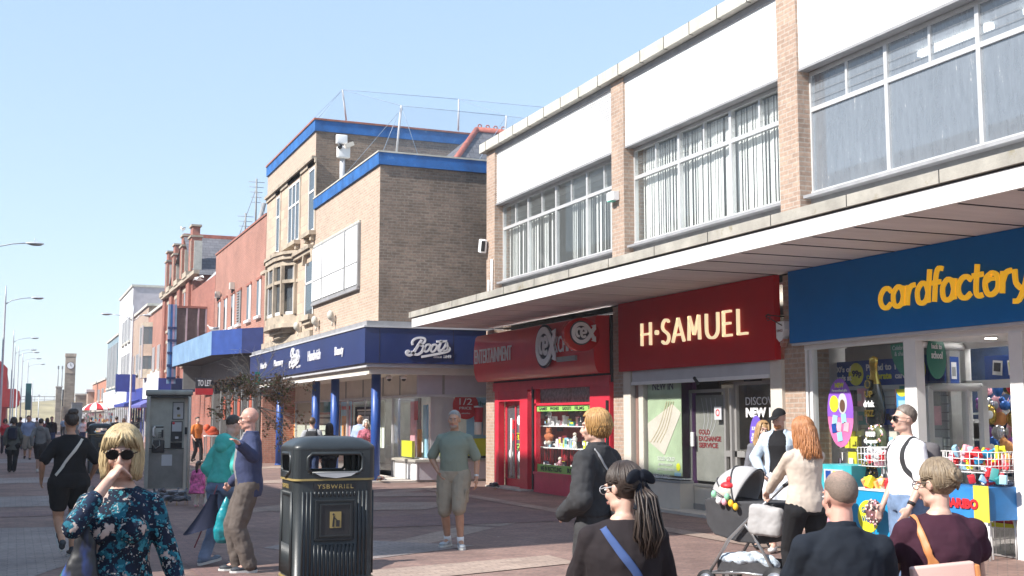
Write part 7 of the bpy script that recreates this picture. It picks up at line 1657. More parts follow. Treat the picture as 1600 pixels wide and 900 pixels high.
        so_ = o.modifiers.new('solid', 'SOLIDIFY'); so_.thickness = .004; so_.offset = 0; return o
def face_to(px, s_, ang): return at(px, s_), ang
YAWC = -YAW                                  # rz that makes a figure face the camera axis
C_BLK = cloth_mat('black_cloth', (.014,.014,.016)); C_CHAR = cloth_mat('charcoal_cloth', (.04,.04,.043)); C_NAVY = cloth_mat('navy_cloth', (.018,.022,.045)); C_NAVJ = cloth_mat('navy_jacket_cloth', (.045,.055,.115)); C_WHT = cloth_mat('white_tshirt', (.74,.72,.74), var=.03)
C_SAGE = cloth_mat('sage_tshirt', (.22,.26,.21), var=.05); C_STONE = cloth_mat('stone_shorts', (.33,.28,.21), var=.1); C_GREYH = cloth_mat('grey_hoodie', (.17,.175,.18)); C_JEAN = cloth_mat('light_denim', (.16,.23,.36), var=.3); C_JEAND = cloth_mat('dark_denim', (.035,.055,.12), var=.25)
C_TEAL = cloth_mat('aqua_hoodie', (.08,.50,.43), var=.08); C_BEI = cloth_mat('oatmeal_jumper', (.52,.44,.37), var=.06); C_PLUM = cloth_mat('plum_blouse', (.045,.014,.026)); C_ICE = cloth_mat('ice_blue_jacket', (.44,.52,.60), var=.08); C_TAUPE = cloth_mat('taupe_trousers', (.115,.095,.085)); C_GJ = cloth_mat('grey_jumper', (.24,.23,.24))
M_LEATH = mat('black_leather', (.015,.015,.017), .35, var=.3); M_TANS = mat('tan_leather', (.50,.20,.07), .5); M_TRAIN = mat('grey_trainer', (.40,.43,.46), .6, var=.3, vs=20); M_TRAIND = mat('dark_trainer', (.03,.035,.045), .6); M_SOLEW = mat('white_sole', (.62,.62,.6), .6)

# --- woman in front: blonde bob, sunglasses, floral dress, hand at her mouth
def floral():
    m, nt, b = newmat('floral_print'); L = nt.links; o = tc(nt)
    def vor(sc, seed, rnd=1):
        v = nt.nodes.new('ShaderNodeTexVoronoi'); v.inputs['Scale'].default_value = sc; v.inputs['Randomness'].default_value = rnd
        mp = nt.nodes.new('ShaderNodeMapping'); mp.inputs['Location'].default_value = (seed,seed*.7,seed*.3); 
        wn = nt.nodes.new('ShaderNodeTexNoise'); wn.inputs['Scale'].default_value = 28; wn.inputs['Detail'].default_value = 4; L.new(o, wn.inputs['Vector'])
        wm = nt.nodes.new('ShaderNodeMix'); wm.data_type = 'RGBA'; wm.blend_type = 'LINEAR_LIGHT'; wm.inputs[0].default_value = .06; L.new(o, wm.inputs[6]); L.new(wn.outputs['Color'], wm.inputs[7]); L.new(wm.outputs[2], mp.inputs[0]); L.new(mp.outputs[0], v.inputs['Vector']); return v.outputs['Distance']
    col = (.008,.011,.022)
    c0 = ramp(nt, nz(nt, o, 7, 3), [(.4,(.008,.011,.022)),(.6,(.012,.022,.05))])
    p = c0
    for sc, seed, th, c in ((13,1.3,.40,(.015,.11,.16)),(22,4.1,.34,(.04,.22,.27)),(11,7.7,.27,(.48,.37,.33)),(30,2.2,.24,(.50,.44,.40)),(26,9.1,.30,(.012,.016,.035)),(40,5.5,.17,(.14,.40,.44))):
        d = vor(sc, seed); k_ = ramp(nt, d, [(th-.06,(1,1,1)),(th,(0,0,0))]); p = mixc(nt, k_, p, c)
    L.new(p, b.inputs['Base Color']); b.inputs['Roughness'].default_value = .8; b.inputs['Specular IOR Level'].default_value = .2; return m
q = at(171, 368); W = Human(q, YAWC*.55, 1.60, 'blonde woman in sunglasses and a teal floral dress coughing into her fist', 'f', .94, vox=.0065, skin=SK_F, head=(.05,.10,0))
W.set_arm(-1, W.hd((-.046,-.152,-.118)), pole=(-.65,.0,-.9), fist=True, palm=(.75,.5,.1)); W.set_arm(1, W.sh[1]+Vector((.17,-.08,-.47)), pole=(.5,.8,0))
W.body(); M_FLOR = floral(); W.shirt(M_FLOR, .80, z0=.52, inf=.013, name='dress', flare=.05, disp=.012, neck=1.462)
W.glasses(True, mat('tortoise_frame',(.03,.015,.01),.25)); H_BLD = hair_mat('ash_blonde_hair', (.56,.43,.24), (.24,.17,.09))
W.strands(H_BLD, 640, .150, 3, r=.0058, face_gap=.62, bang=.30, flare=.022, part=.012, inward=.020)
def bangs(s, m, sd=1, n=70, name='hair_fringe', z=.035):
    rg = random.Random(sd); mb = MB()
    for i in range(n):
        a = rg.uniform(-1.05,1.05); x = sin(a)*.066; g = rg.uniform(.006,.014)
        mb.tube([s.hd(p) for p in ((x*.25+.01,-.02,.128),(x*.6+.006,-.062,.113),(x*1.15+(.006 if x > 0 else -.006),-.086-g+abs(x)*.42,.082),(x*1.30+(.016 if x > .004 else -.016),-.088-g+abs(x)*.8,z+.014+rg.uniform(-.012,.01)-abs(x)*.5))], [.006*s.k,.007*s.k,.007*s.k,.002*s.k], m, 5)
    return mb.build(name, s.t)
bangs(W, H_BLD, 2)
mb = MB(); e, wr = W.arm[1]; d = (wr-e).normalized(); mb.tube([wr-d*.035, wr-d*.012], [.031,.030], M_LEATH, 14); mb.build('wristband', W.t)
for a in (1,-1): W.shoe(a, M_DARK)
# long silky bag on her right shoulder
def silk():
    m, nt, b = newmat('silk_scarf_bag'); o = tc(nt); sp = nt.nodes.new('ShaderNodeSeparateXYZ'); nt.links.new(o, sp.inputs[0])
    v = scalev(nt, o, (3,3,1.2)); n = nz(nt, v, 3, 3)
    ad = nt.nodes.new('ShaderNodeMath'); ad.operation = 'MULTIPLY_ADD'; ad.inputs[1].default_value = 2.2; nt.links.new(sp.outputs[0], ad.inputs[0]); nt.links.new(n, ad.inputs[2])
    c = ramp(nt, ad.outputs[0], [(.0,(.03,.16,.04)),(.07,(.015,.06,.26)),(.14,(.02,.03,.10)),(.2,(.018,.019,.024))]); nt.links.new(c, b.inputs['Base Color']); b.inputs['Roughness'].default_value = .45; return m
mb = MB(); a = W.sh[-1]; loops = []
for z, w_, dp, ox in ((1.36,.02,.012,.035),(1.28,.035,.02,.035),(1.18,.05,.03,.03),(1.05,.085,.04,.01),(.9,.12,.05,-.01),(.75,.15,.055,-.03),(.6,.16,.05,-.04),(.52,.14,.04,-.04)):
    loops.append([Vector((a.x-.02+ox+w_*cos(2*pi*i/16), a.y-.13+dp*sin(2*pi*i/16), z*W.k)) for i in range(16)])
loft(mb, loops, silk()); mb.tube([a+Vector((0,-.09,-.25)), a+Vector((.01,-.075,.0)), a+Vector((.01,.0,.072)), a+Vector((.0,.09,-.05))], .018, M_NAVY, 8)
o = rmesh(mb, 'shoulder_bag', None, .009, 2, .03); o.parent = None; o.location = W.t.location; o.rotation_euler = W.t.rotation_euler; tag(o, 'long dark silky bag with blue and green edge on the blonde woman\'s shoulder', 'bag')

# --- woman in black walking away
q = at(103, 133); W = Human(q, pi+.12, 1.71, 'woman in black T-shirt and shorts walking away, dark hair in a bun, pale strap across her back', 'f', 1.22, vox=.011, skin=SK_T)
W.t['label'] = 'woman in black T-shirt and shorts walking away with a pale bag strap'
W.set_arm(1, W.sh[1]+Vector((.14,-.10,-.42)), pole=(.6,.8,0)); W.set_arm(-1, W.sh[-1]+Vector((-.12,-.16,-.40)), pole=(-.6,.8,0))
W.set_leg(1, (.09,.26,.22), toe=.1, pitch=-.9); W.set_leg(-1, (-.08,-.10,.09)); W.body(face=False)
W.shirt(C_BLK, .42, z0=.95, inf=.016, loose=.012); W.legsg(C_BLK, .30, .02, top=1.02, name='shorts', loose=.004); W.shoe(1, M_TRAIND, M_SOLEW); W.shoe(-1, M_TRAIND, M_SOLEW)
W.strap([(-.13,.085,1.44),(-.03,.135,1.30),(.10,.14,1.12),(.18,.11,1.0)], .017, M_CREAM)
H_DK = hair_mat('dark_brown_hair', (.055,.035,.025), (.012,.008,.006)); W.cap(H_DK, .018, disp=.012); mb = MB(); mb.ell(W.hd((0,.06,.125)), .055,.055,.045, H_DK); mb.ell(W.hd((-.03,.07,.13)), .04,.04,.04, H_DK); rmesh(mb, 'hair_bun', W.t, .009, 1, .02, CL2)

# --- couple in grey walking away, others down the street
def stroll(px, s_, H, rz, label, sex, top, bot, hairm, sleeve=1.0, t=1.0, build=1.0, step=.18, hair='cap', group=None, shoe=M_DARK, vox=.014, skin=SK_F, face=False, z0=.92, hood=False, bagm=None, dress=None, arms=None):
    q = at(px, s_); P = Human(q, rz, H, label, sex, build, vox=vox, skin=skin, group=group); k = P.k
    P.set_leg(1, (.08*k,-step*k,.085*k)); P.set_leg(-1, (-.08*k,step*.9*k,.11*k), pitch=-.35)
    if arms:
        for a in (1,-1): P.set_arm(a, P.sh[a]+Vector(arms[a])*k)
    else: P.set_arm(1, P.sh[1]+Vector((.06,.10,-.48))*k); P.set_arm(-1, P.sh[-1]+Vector((-.06,-.16,-.46))*k)
    P.body(face=face); P.shirt(top, sleeve, z0=dress or z0, inf=.018, loose=.01, name='dress' if dress else 'top', flare=.06 if dress else 0)
    if not dress: P.legsg(bot, t, .014, name='trousers' if t > .7 else 'shorts', loose=.0 if t > .7 else .015)
    for a in (1,-1): P.shoe(a, shoe)
    if hair == 'cap': P.cap(hairm, .014, disp=.01)
    elif hair == 'long': P.strands(hairm, 110, .22, int(px)+3, r=.014, face_gap=.8 if face else .4, flare=.01)
    elif hair == 'bob': P.strands(hairm, 90, .10, int(px)+3, r=.014, face_gap=.8 if face else .4, flare=.02)
    if hood:
        mb = MB(); mb.ell(P.up((0,.10,1.43)), .11*k,.06*k,.09*k, top, 14, 8); rmesh(mb, 'hood', P.t, .014, 2)
    if bagm:
        mb = MB(); mb.obox(P.up((0,.18,1.24)), .28*k,.14*k,.38*k, bagm, P.U, .05); mb.build('backpack', P.t)
        for a in (1,-1): P.strap([(a*.10,.12,1.36),(a*.10,.02,1.44),(a*.11,-.10,1.34),(a*.13,-.1,1.18)], .02, bagm, 'backpack_strap')
    return P
CR = 'people strolling far down the street'
H_MB = hair_mat('mid_brown_hair', (.13,.075,.04), (.04,.022,.014)); H_GR = hair_mat('grey_hair', (.34,.33,.32), (.14,.135,.13)); H_WH = hair_mat('white_hair', (.68,.66,.60), (.42,.40,.36)); H_GING = hair_mat('ginger_hair', (.46,.20,.08), (.20,.07,.025)); H_GOLD = hair_mat('golden_hair', (.55,.32,.12), (.22,.11,.035))
stroll(18, 51.5, 1.67, pi-.1, 'woman in grey coat with black backpack and leggings walking away at far left', 'f', cloth_mat('grey_green_coat',(.10,.11,.10)), C_BLK, H_DK, 1, 1, 1.15, bagm=C_NAVY, hair='bob', z0=.72)
stroll(61, 51.5, 1.64, pi-.15, 'man in grey hoodie and shorts walking away beside the woman with the backpack', 'm', C_GREYH, C_CHAR, H_DK, 1, .52, 1.05, hood=True, shoe=M_SOLEW)
stroll(42, 39, 1.76, .1, 'man in faded blue shirt and cap walking towards the camera behind the grey couple', 'm', cloth_mat('faded_blue_shirt',(.22,.28,.42)), cloth_mat('khaki_shorts',(.25,.22,.18)), H_DK, .5, .5, 1.15, face=True, skin=SK_T)
far = [(6,34,1.62,0,'person in a red jacket at the extreme left edge','f',M_RED2,C_NAVY,H_DK,'bob'),(30,30,1.72,pi,'dark-clad person far off, half hidden behind the man in faded blue','m',C_CHAR,C_CHAR,H_DK,'cap'),(72,29,1.66,pi,'person in a maroon jacket far off, right of the man in grey','f',cloth_mat('maroon_coat',(.16,.04,.05)),C_BLK,H_DK,'long'),(79,31,1.74,0,'person in black far off beside the maroon jacket','m',C_BLK,C_JEAND,H_DK,'cap'),(56,24,1.7,pi,'person in pale grey farther off, left of the white car','m',C_GREYH,C_JEAN,H_MB,'cap'),(128,27,1.62,0,'person in white far off by the market stall','f',C_WHT,C_JEAND,H_MB,'bob'),(141,26,1.72,pi,'person in black at the front of the market stall','m',C_BLK,C_JEAND,H_DK,'cap'),(160,24,1.6,0,'person in cream far off right of the market stall','f',M_CREAM,C_JEAND,H_GOLD,'bob'),(180,33,1.74,pi,'broad man in a black T-shirt with grey lettering, above the blonde hair','m',C_BLK,C_CHAR,H_DK,'cap'),(192,28,1.64,0,'person in dusty pink right of the broad man in black','f',cloth_mat('dusty_pink',(.45,.25,.25)),C_JEAND,H_MB,'long'),(205,21,1.7,pi,'small person in dark clothes by the blue shopfront','m',C_NAVY,C_JEAND,H_DK,'cap'),(213,21.5,1.68,0,'small person in pale trousers by the blue shopfront','f',C_BLK,C_WHT,H_DK,'bob'),(47,19,1.7,0,'tiny figure in grey far up the street','m',C_GREYH,C_CHAR,H_DK,'cap'),(64,18,1.6,pi,'tiny figure in black far up the street','f',C_BLK,C_BLK,H_DK,'bob'),(98,17,1.7,pi,'tiny figure in blue near the clock tower','m',C_JEAN,C_CHAR,H_DK,'cap')]
for (px, s_, H, rz, lb_, sx, tp, bt, hm, hr) in far: stroll(px, s_, H, rz+.15, lb_, sx, tp, bt, hm, 1 if px % 2 else .5, 1, 1.05, group=CR, vox=.022, hair=hr)
stroll(307, 42, 1.7, .4, 'person in an orange top outside the dark arcade', 'm', cloth_mat('orange_top',(.62,.18,.04)), C_BLK, H_DK, .5, 1, 1, vox=.016, face=True)
# behind the bin and under the chemist's canopy
stroll(486, 68, 1.66, pi-.3, 'young man in grey T-shirt with rucksack straps walking behind the bin', 'm', cloth_mat('pale_grey_tshirt',(.33,.33,.34)), C_JEAND, H_MB, .45, 1, 1, vox=.014, bagm=C_CHAR)
stroll(513, 70, 1.52, pi-.2, 'short woman with long dark hair walking behind the bin', 'f', C_BLK, C_BLK, H_DK, 1, 1, 1.1, vox=.014, hair='long')
stroll(561, 55, 1.74, -.9, 'balding man in pale blue shirt by the cash machine', 'm', cloth_mat('pale_blue_shirt',(.34,.42,.62)), C_NAVY, H_GR, .5, 1, 1.1, vox=.014, face=True, skin=SK_T, hair='none')
P = stroll(571, 58, 1.60, YAWC+.2, 'white-haired woman in a maroon patterned blouse beside the nearest blue column', 'f', mat('maroon_pattern', (.36,.10,.14), .8, var=.9, vs=26), C_CHAR, H_WH, 1, 1, 1.15, vox=.012, face=True, hair='bob')

# --- man in sage T-shirt strolling towards the camera, hand in pocket
q = at(709, 122.5); P = Human(q, YAWC-.25, 1.74, 'grey-haired man in sage T-shirt and stone cargo shorts strolling with one hand in his pocket', 'm', 1.12, belly=.018, vox=.009, skin=SK_T, head=(.1,0,0))
P.t['label'] = 'grey-haired man in sage T-shirt and stone shorts, hand in pocket'
P.set_arm(-1, P.up((-.19,-.07,.96)), pole=(-.9,.5,0)); P.set_arm(1, P.sh[1]+Vector((.12,-.02,-.50)), pole=(.6,.8,0)); P.set_leg(-1, (-.10,.06,.085), toe=-.2); P.set_leg(1, (.14,-.16,.09), toe=.45, pitch=.05)
P.body(); P.brows(H_GR); P.shirt(C_SAGE, .44, z0=.93, inf=.013, loose=.012, disp=.012); P.legsg(C_STONE, .52, .016, top=.98, name='shorts', loose=.012, disp=.02); P.cap(H_GR, .012, disp=.008)
for a in (1,-1):
    P.shoe(a, M_TRAIN, M_SOLEW); kn, an, *_ = P.leg[a]; mb = MB(); mb.tube([an+Vector((0,.0,-.02)), an+(kn-an).normalized()*.06], [.043,.046], M_WHITE, 14); mb.build('sock', P.t)
    mb = MB(); hp = P.hip[a]; c = hp+(kn-hp)*.62+Vector((a*.092,0,0)); mb.obox(c, .02,.13,.15, C_STONE, None, .008); mb.obox(c+Vector((a*.006,0,.07)), .02,.14,.045, C_STONE, None, .008); mb.build('cargo_pocket', P.t)
mb = MB(); e, wr = P.arm[1]; d = (wr-e).normalized(); mb.tube([wr-d*.045, wr-d*.02], [.034,.033], M_FRAME, 14); mb.build('watch', P.t)
# grey stubble
mb = MB(); mb.ell(P.hd((0,-.045,-.082)), .050,.048,.033, mat('stubble', (.34,.27,.23), .9), 16, 9, P.HM); mb.build('stubble', P.t)

# --- bald man in navy jacket, pointing arm
q = at(384, 146); rzB = -pi/2-.12+0; P = Human(q, rzB, 1.76, 'bald man in glasses and navy jacket standing with one arm raised beside the woman in aqua', 'm', 1.05, belly=.03, vox=.009, skin=SK_P, head=(-.1,.14,0))
P.t['label'] = 'bald man in glasses and navy jacket with one arm held out'
P.set_arm(1, P.sh[1]+Vector((.40,-.14,-.02)), pole=(.3,.5,-.9), curl=.35, palm=(0,-.3,-1)); P.set_arm(-1, P.sh[-1]+Vector((-.05,-.18,-.46)), pole=(-.4,.8,0), fist=True)
P.set_leg(1, (.09,.03,.085), toe=.1); P.set_leg(-1, (-.10,-.08,.085), toe=-.1)
P.body(); P.brows(H_GR); P.glasses(False); P.shirt(C_GJ, .2, z0=.92, inf=.012, name='jumper', disp=.008); P.legsg(C_TAUPE, 1.0, .018, top=.99, loose=.014, disp=.03)
# open jacket: back and sides
def open_jacket(P, m, z0=.84, inf=.030, gap=.85, sleeve=1.0, name='jacket', disp=.02, loose=.018, collar=True):
    mb = MB(); k = P.k; n = 26; full = MB(); P.torso(inf, z0, 1.47, m, full, n=n, flare=.02)
    vs = [Vector(v) for v in full.v[:20*n]]; keep = [j for j in range(n) if not (abs(((2*pi*j/n)-1.5*pi+pi) % (2*pi)-pi) < gap/2)]
    # split open at the front (-Y is at 3/2 pi)
    st_i = next(j for j in range(n) if (j in keep) and ((j-1) % n not in keep)); order = [(st_i+i) % n for i in range(len(keep))]
    outer = []; 
    for i in range(20):
        c = sum((vs[i*n+j] for j in range(n)), Vector())/n
        outer.append([vs[i*n+j] for j in order]+[c+(vs[i*n+j]-c)*.90 for j in reversed(order)])
    loft(mb, outer, m)
    for q in (1,-1):
        e, wr = P.arm[q]; sp = P.sh[q]; R0 = .052*k+inf; mb.ell(sp, R0,R0,R0*.95, m); cone(mb, P.up((q*.07,.012,1.425)), sp, .045*k+inf*.7, R0*.9, m); cone(mb, sp, e, R0*.92, .045*k+loose+.006, m)
        if sleeve > .5: cone(mb, e, e+(wr-e)*.94, .045*k+loose+.006, .036*k+loose, m)
    if collar:
        R = .078*k; c = P.neck; A = [i for i in range(17)]
        mb.tube([c+P.U @ Vector((R*sin(-2.2+4.4*i/16)*1.1, R*cos(-2.2+4.4*i/16), .0+.01)) for i in A], .022*k, m, 8)
    return rmesh(mb, name, P.t, P.vox*k, 2, disp)
open_jacket(P, C_NAVJ, z0=.80); P.shoe(1, M_TRAIND, M_SOLEW); P.shoe(-1, M_TRAIND, M_SOLEW)
e, wr = P.arm[-1]
mb = MB(); c = P.t.matrix_basis @ Vector((0,0,0)); hw = Matrix.Rotation(rzB, 3, 'Z') @ wr+P.t.location
loops = []
for z, w_, dp in ((-.04,.014,.014),(-.12,.06,.04),(-.25,.11,.06),(-.38,.135,.07),(-.48,.125,.055),(-.52,.09,.03)): loops.append([Vector((w_*cos(2*pi*i/14), dp*sin(2*pi*i/14), z)) for i in range(14)])
M_TBAG = mat('teal_plastic_bag', (.01,.22,.26), .3, var=.3, vs=9, dirt=(7,.62,(.5,.55,.5))); loft(mb, loops, M_TBAG); mb.tube([(0,0,-.02),(0,0,-.08)], .012, M_TBAG)
o = rmesh(mb, 'carrier_bag', None, .009, 1, .02); o.location = hw+Vector((-.05,-.04,-.12)); tag(o, 'teal and white plastic carrier bag hanging from the bald man\'s hand', 'bag')

# --- stooping woman in aqua hoodie with umbrella
q = at(346, 139); P = Human(q, -pi/2+.35, 1.68, 'stooping woman in aqua hoodie and pale jeans, head turned away behind the bald man', 'f', 1.16, vox=.010, skin=SK_F, lean=.20, head=(-.3,.45,0))
P.t.rotation_euler.z = 2.25
P.set_arm(-1, P.sh[-1]+Vector((-.05,.04,-.46))*P.k, fist=True); P.set_arm(1, P.sh[1]+Vector((.05,-.05,-.46))*P.k); P.set_leg(1, (.08,.20,.10), toe=-.5, pitch=-.2); P.set_leg(-1, (-.10,-.12,.085), toe=-.5)
P.body(); P.shirt(C_TEAL, 1.0, z0=.93, inf=.022, name='hoodie', loose=.014, disp=.03); P.legsg(C_JEAN, 1, .014, disp=.02); P.cap(H_DK, .016); P.shoe(1, mat('grey_blue_trainer',(.16,.22,.30),.6,var=.4,vs=25), M_SOLEW); P.shoe(-1, mat('grey_blue_trainer',(.16,.22,.30)), M_SOLEW)
mb = MB(); mb.ell(P.up((0,.11,1.42)), .13,.075,.10, C_TEAL, 16, 10, P.U); mb.ell(P.up((0,.13,1.36)), .10,.06,.08, C_TEAL, 16, 10, P.U); rmesh(mb, 'hood', P.t, .011, 2, .02)
u0 = at(318, 141)+Vector((0,-.1,0)); t = empty('umbrella', (u0.x,u0.y,0), 0, 'half-furled navy umbrella held point-down beside the woman in aqua', 'umbrella')
mb = MB(); tp_, bt_ = Vector((.08,0,.80)), Vector((-.04,0,.42)); loops = []
for i in range(7):
    u = i/6; c = tp_.lerp(bt_, u); R_ = .04+.15*u**1.4; loops.append([c+Vector((R_*(1+.12*(j%2))*cos(2*pi*j/20)*1.0, R_*.7*(1+.12*(j%2))*sin(2*pi*j/20), .06*u*cos(2*pi*j/20)*1.0)) for j in range(20)])
loft(mb, loops, C_NAVY, smooth=True); mb.build('canopy', t); mb = MB(); mb.tube([tp_+Vector((.03,0,.1)), bt_, Vector((-.12,0,.22))], .008, mat('maroon_shaft',(.15,.03,.05),.4), 6); mb.build('shaft', t)
# --- small child in pink sitting by the pigeons
q = at(307, 85); P = Human((q.x,q.y), 2.6, 1.02, 'small child in a pink and white top with a dark ponytail, crouching by the pigeons', 'f', 1.05, vox=.012, skin=SK_F, dz=-.16, lean=.15)
P.set_leg(1, (.09,-.18,.05), pole=(0,-1,.2)); P.set_leg(-1, (-.09,-.18,.05), pole=(0,-1,.2)); P.body(face=False); P.shirt(mat('pink_pattern',(.62,.12,.30),.8,var=.6,vs=18), .9, z0=.72, inf=.012, name='dress', flare=.05); P.cap(H_DK, .012); P.legsg(M_CREAM, 1, .008)
for a in (1,-1): P.shoe(a, M_PINK)
mb = MB(); mb.tube([P.hd((0,.11,.06)), P.hd((0,.17,.0)), P.hd((0,.17,-.16)), P.hd((0,.14,-.28))], [.03,.032,.026,.01], H_DK, 8); mb.build('ponytail', P.t)

# --- golden-haired person in black jacket seen from behind
q = at(934, 222); P = Human(q, pi+.50, 1.70, 'golden-haired person in black jacket and grey jeans with a black shoulder bag, back turned', 'm', 1.05, vox=.009, skin=SK_F, head=(.5,.1,0), side=.0)
P.t['label'] = 'golden-haired person in black jacket and grey jeans, back turned'
P.set_arm(1, P.up((.17,-.16,1.0)), pole=(.5,.9,0)); P.set_arm(-1, P.up((-.16,-.20,1.02)), pole=(-.6,.9,0)); P.set_leg(1, (.10,.14,.10)); P.set_leg(-1, (-.09,-.16,.085))
P.body(); P.shirt(C_CHAR, 1, z0=.98, inf=.026, name='jacket', loose=.02, disp=.035, collar=True); P.legsg(cloth_mat('washed_black_denim',(.055,.055,.058),var=.35), 1, .018, disp=.03)
P.strands(H_GOLD, 900, .115, 11, r=.0046, face_gap=.75, bang=.34, flare=.004, wav=.008, inward=.046)
for a in (1,-1): P.shoe(a, M_TRAIND, M_SOLEW)
c = Matrix.Rotation(P.t.rotation_euler.z, 3, 'Z') @ P.up((-.10,.20,1.02))+P.t.location
mb = MB(); mb.obox((0,0,0), .36,.11,.16, M_LEATH, Matrix.Rotation(.35,3,'Y'), .05); mb.obox((.0,.055,.0), .26,.03,.10, M_LEATH, Matrix.Rotation(.35,3,'Y'), .012)
o = mb.build('bag'); o.location = c; o.rotation_euler.z = P.t.rotation_euler.z; tag(o, 'black leather bag slung at the back of the golden-haired person', 'bag')
P.strap([(-.14,.14,1.08),(-.02,.15,1.22),(.08,.12,1.36),(.10,.03,1.44),(.08,-.10,1.34)], .009, M_LEAD)

# --- three people sitting on a bench with their backs to the camera
def sitter(px, s_, H, topz, label, sex, build, skin, rz=pi, head=(0,0,0), lean=.05, belly=.02):
    q = at(px, s_); k = H/1.75; dz = topz-1.75*k*.997; P = Human(q, rz+YAWC, H, label, sex, build, belly=belly, vox=.008, skin=skin, head=head, dz=dz, lean=lean)
    for a in (1,-1):
        P.hip[a] = Vector((a*.10*k, 0, .90*k+dz)); P.set_leg(a, (a*.12,-.46*k,.085), pole=(0,-.6,1)); P.set_arm(a, P.up((a*.16,-.34,1.03)), pole=(a*.8,.7,-.4))
    return P
P = sitter(978, 338, 1.66, 1.415, 'seated woman with dark ponytail, black bow and glasses, denim strap across her back', 'f', 1.22, SK_F, head=(.75,.12,0))
P.t['label'] = 'seated dark-haired woman with a black bow and ponytail, back turned'
C_DKB = cloth_mat('dark_brown_top', (.022,.017,.019)); P.body(); P.shirt(C_DKB, 1, z0=.86, inf=.016, loose=.010, disp=.02, neck=1.475); P.legsg(C_BLK, 1, .014); P.glasses(False, M_LGREY)
H_DB = hair_mat('black_brown_hair', (.050,.034,.027), (.024,.016,.012)); P.strands(H_DB, 700, .02, 5, r=.0048, face_gap=1.0, bang=.16, tail=(0,.118,.0))
mb = MB(); rg = random.Random(4)
for i in range(300):
    a, b_ = rg.gauss(0,.014), rg.gauss(0,.013); w1 = rg.uniform(-.02,.02); base = [(a*.6,.115+b_*.5,.0),(a*1.6+w1,.150+b_,-.06),(a*2.1,.150+b_*1.4,-.16),(a*2.3+w1,.140+b_*1.8,-.25),(a*1.6-w1,.130+b_*1.2,-.31-rg.random()*.05)]
    mb.tube([P.hd(p) for p in base], [.0045,.0055,.0055,.0045,.0012], H_DB, 4)
mb.build('ponytail', P.t)
mb = MB(); M_BOW = cloth_mat('black_velvet', (.008,.010,.016))
for q_ in (1,-1):
    mb.ell(P.hd((q_*.055,.130,.045)), .058,.016,.030, M_BOW, 14, 8, P.HM @ Matrix.Rotation(q_*.5,3,'Y')); mb.tube([P.hd((q_*.015,.135,.02)), P.hd((q_*.04,.145,-.05)), P.hd((q_*.055,.14,-.12))], [.012,.024,.028], M_BOW, 8, flat=.3, up=(0,1,0))
mb.ell(P.hd((0,.135,.04)), .018,.02,.022, M_BOW, 10, 8); rmesh(mb, 'hair_bow', P.t, .006, 2)
P.strap([(.12,.10,1.46),(.03,.150,1.33),(-.10,.162,1.16),(-.20,.13,1.0)], .020, cloth_mat('blue_strap',(.06,.10,.24)))
P = sitter(1328, 345, 1.70, 1.385, 'seated man with thinning grey hair in a black collared shirt', 'm', 1.12, SK_P, head=(.25,.05,0))
P.body(); P.shirt(cloth_mat('black_shirt', (.012,.016,.024)), 1, z0=.86, inf=.016, loose=.012, disp=.026, collar=True); P.legsg(C_BLK, 1, .014); H_TH = hair_mat('thinning_grey_hair', (.17,.14,.12), (.10,.08,.068))
def thin_hair():
    m, nt, b = newmat('cropped_thin_hair'); v = tc(nt); n = nz(nt, v, 420, 3, .8); sp = nt.nodes.new('ShaderNodeSeparateXYZ'); nt.links.new(v, sp.inputs[0])
    top = nt.nodes.new('ShaderNodeMapRange'); top.inputs[1].default_value = P.hd((0,0,.075)).z; top.inputs[2].default_value = P.hd((0,0,.125)).z; top.inputs[3].default_value = 0; top.inputs[4].default_value = .13; nt.links.new(sp.outputs[2], top.inputs[0])
    ad = nt.nodes.new('ShaderNodeMath'); nt.links.new(n, ad.inputs[0]); nt.links.new(top.outputs[0], ad.inputs[1])
    nt.links.new(ramp(nt, ad.outputs[0], [(.38,(.085,.065,.052)),(.54,(.20,.155,.125)),(.70,(.50,.31,.24))]), b.inputs['Base Color']); b.inputs['Roughness'].default_value = .7; bump(nt, b, n, .6, .003); return m
P.cap(thin_hair(), .006, disp=.002)
P = sitter(1484, 326, 1.68, 1.425, 'seated woman with fair hair in a bun wearing a plum sleeveless blouse', 'f', 1.25, SK_F, head=(.6,.1,0))
P.body(); P.shirt(C_PLUM, .16, z0=.86, inf=.020, loose=.022, disp=.026, neck=1.475); P.legsg(C_BLK, 1, .014); H_FB = hair_mat('dull_blonde_hair', (.27,.205,.135), (.12,.085,.055)); P.strands(H_FB, 700, .02, 8, r=.0048, face_gap=1.0, bang=.16, tail=(.01,.112,.03)); P.glasses(False)
mb = MB(); rg = random.Random(6)
for i in range(46):
    a = rg.uniform(0,2*pi); R_ = rg.uniform(.018,.036); c0 = Vector((.01,.135,.035)); tl_ = rg.uniform(-.6,.6)
    mb.tube([P.hd(c0+Vector((R_*cos(a+u), .012*sin(3*u+a)+.03*tl_*0, R_*sin(a+u)))) for u in [j*.5 for j in range(7)]], [.005,.008,.009,.009,.008,.006,.002], H_FB, 5)
mb.ell(P.hd((.01,.132,.035)), .034,.028,.034, H_FB, 14, 9); mb.build('hair_bun', P.t)
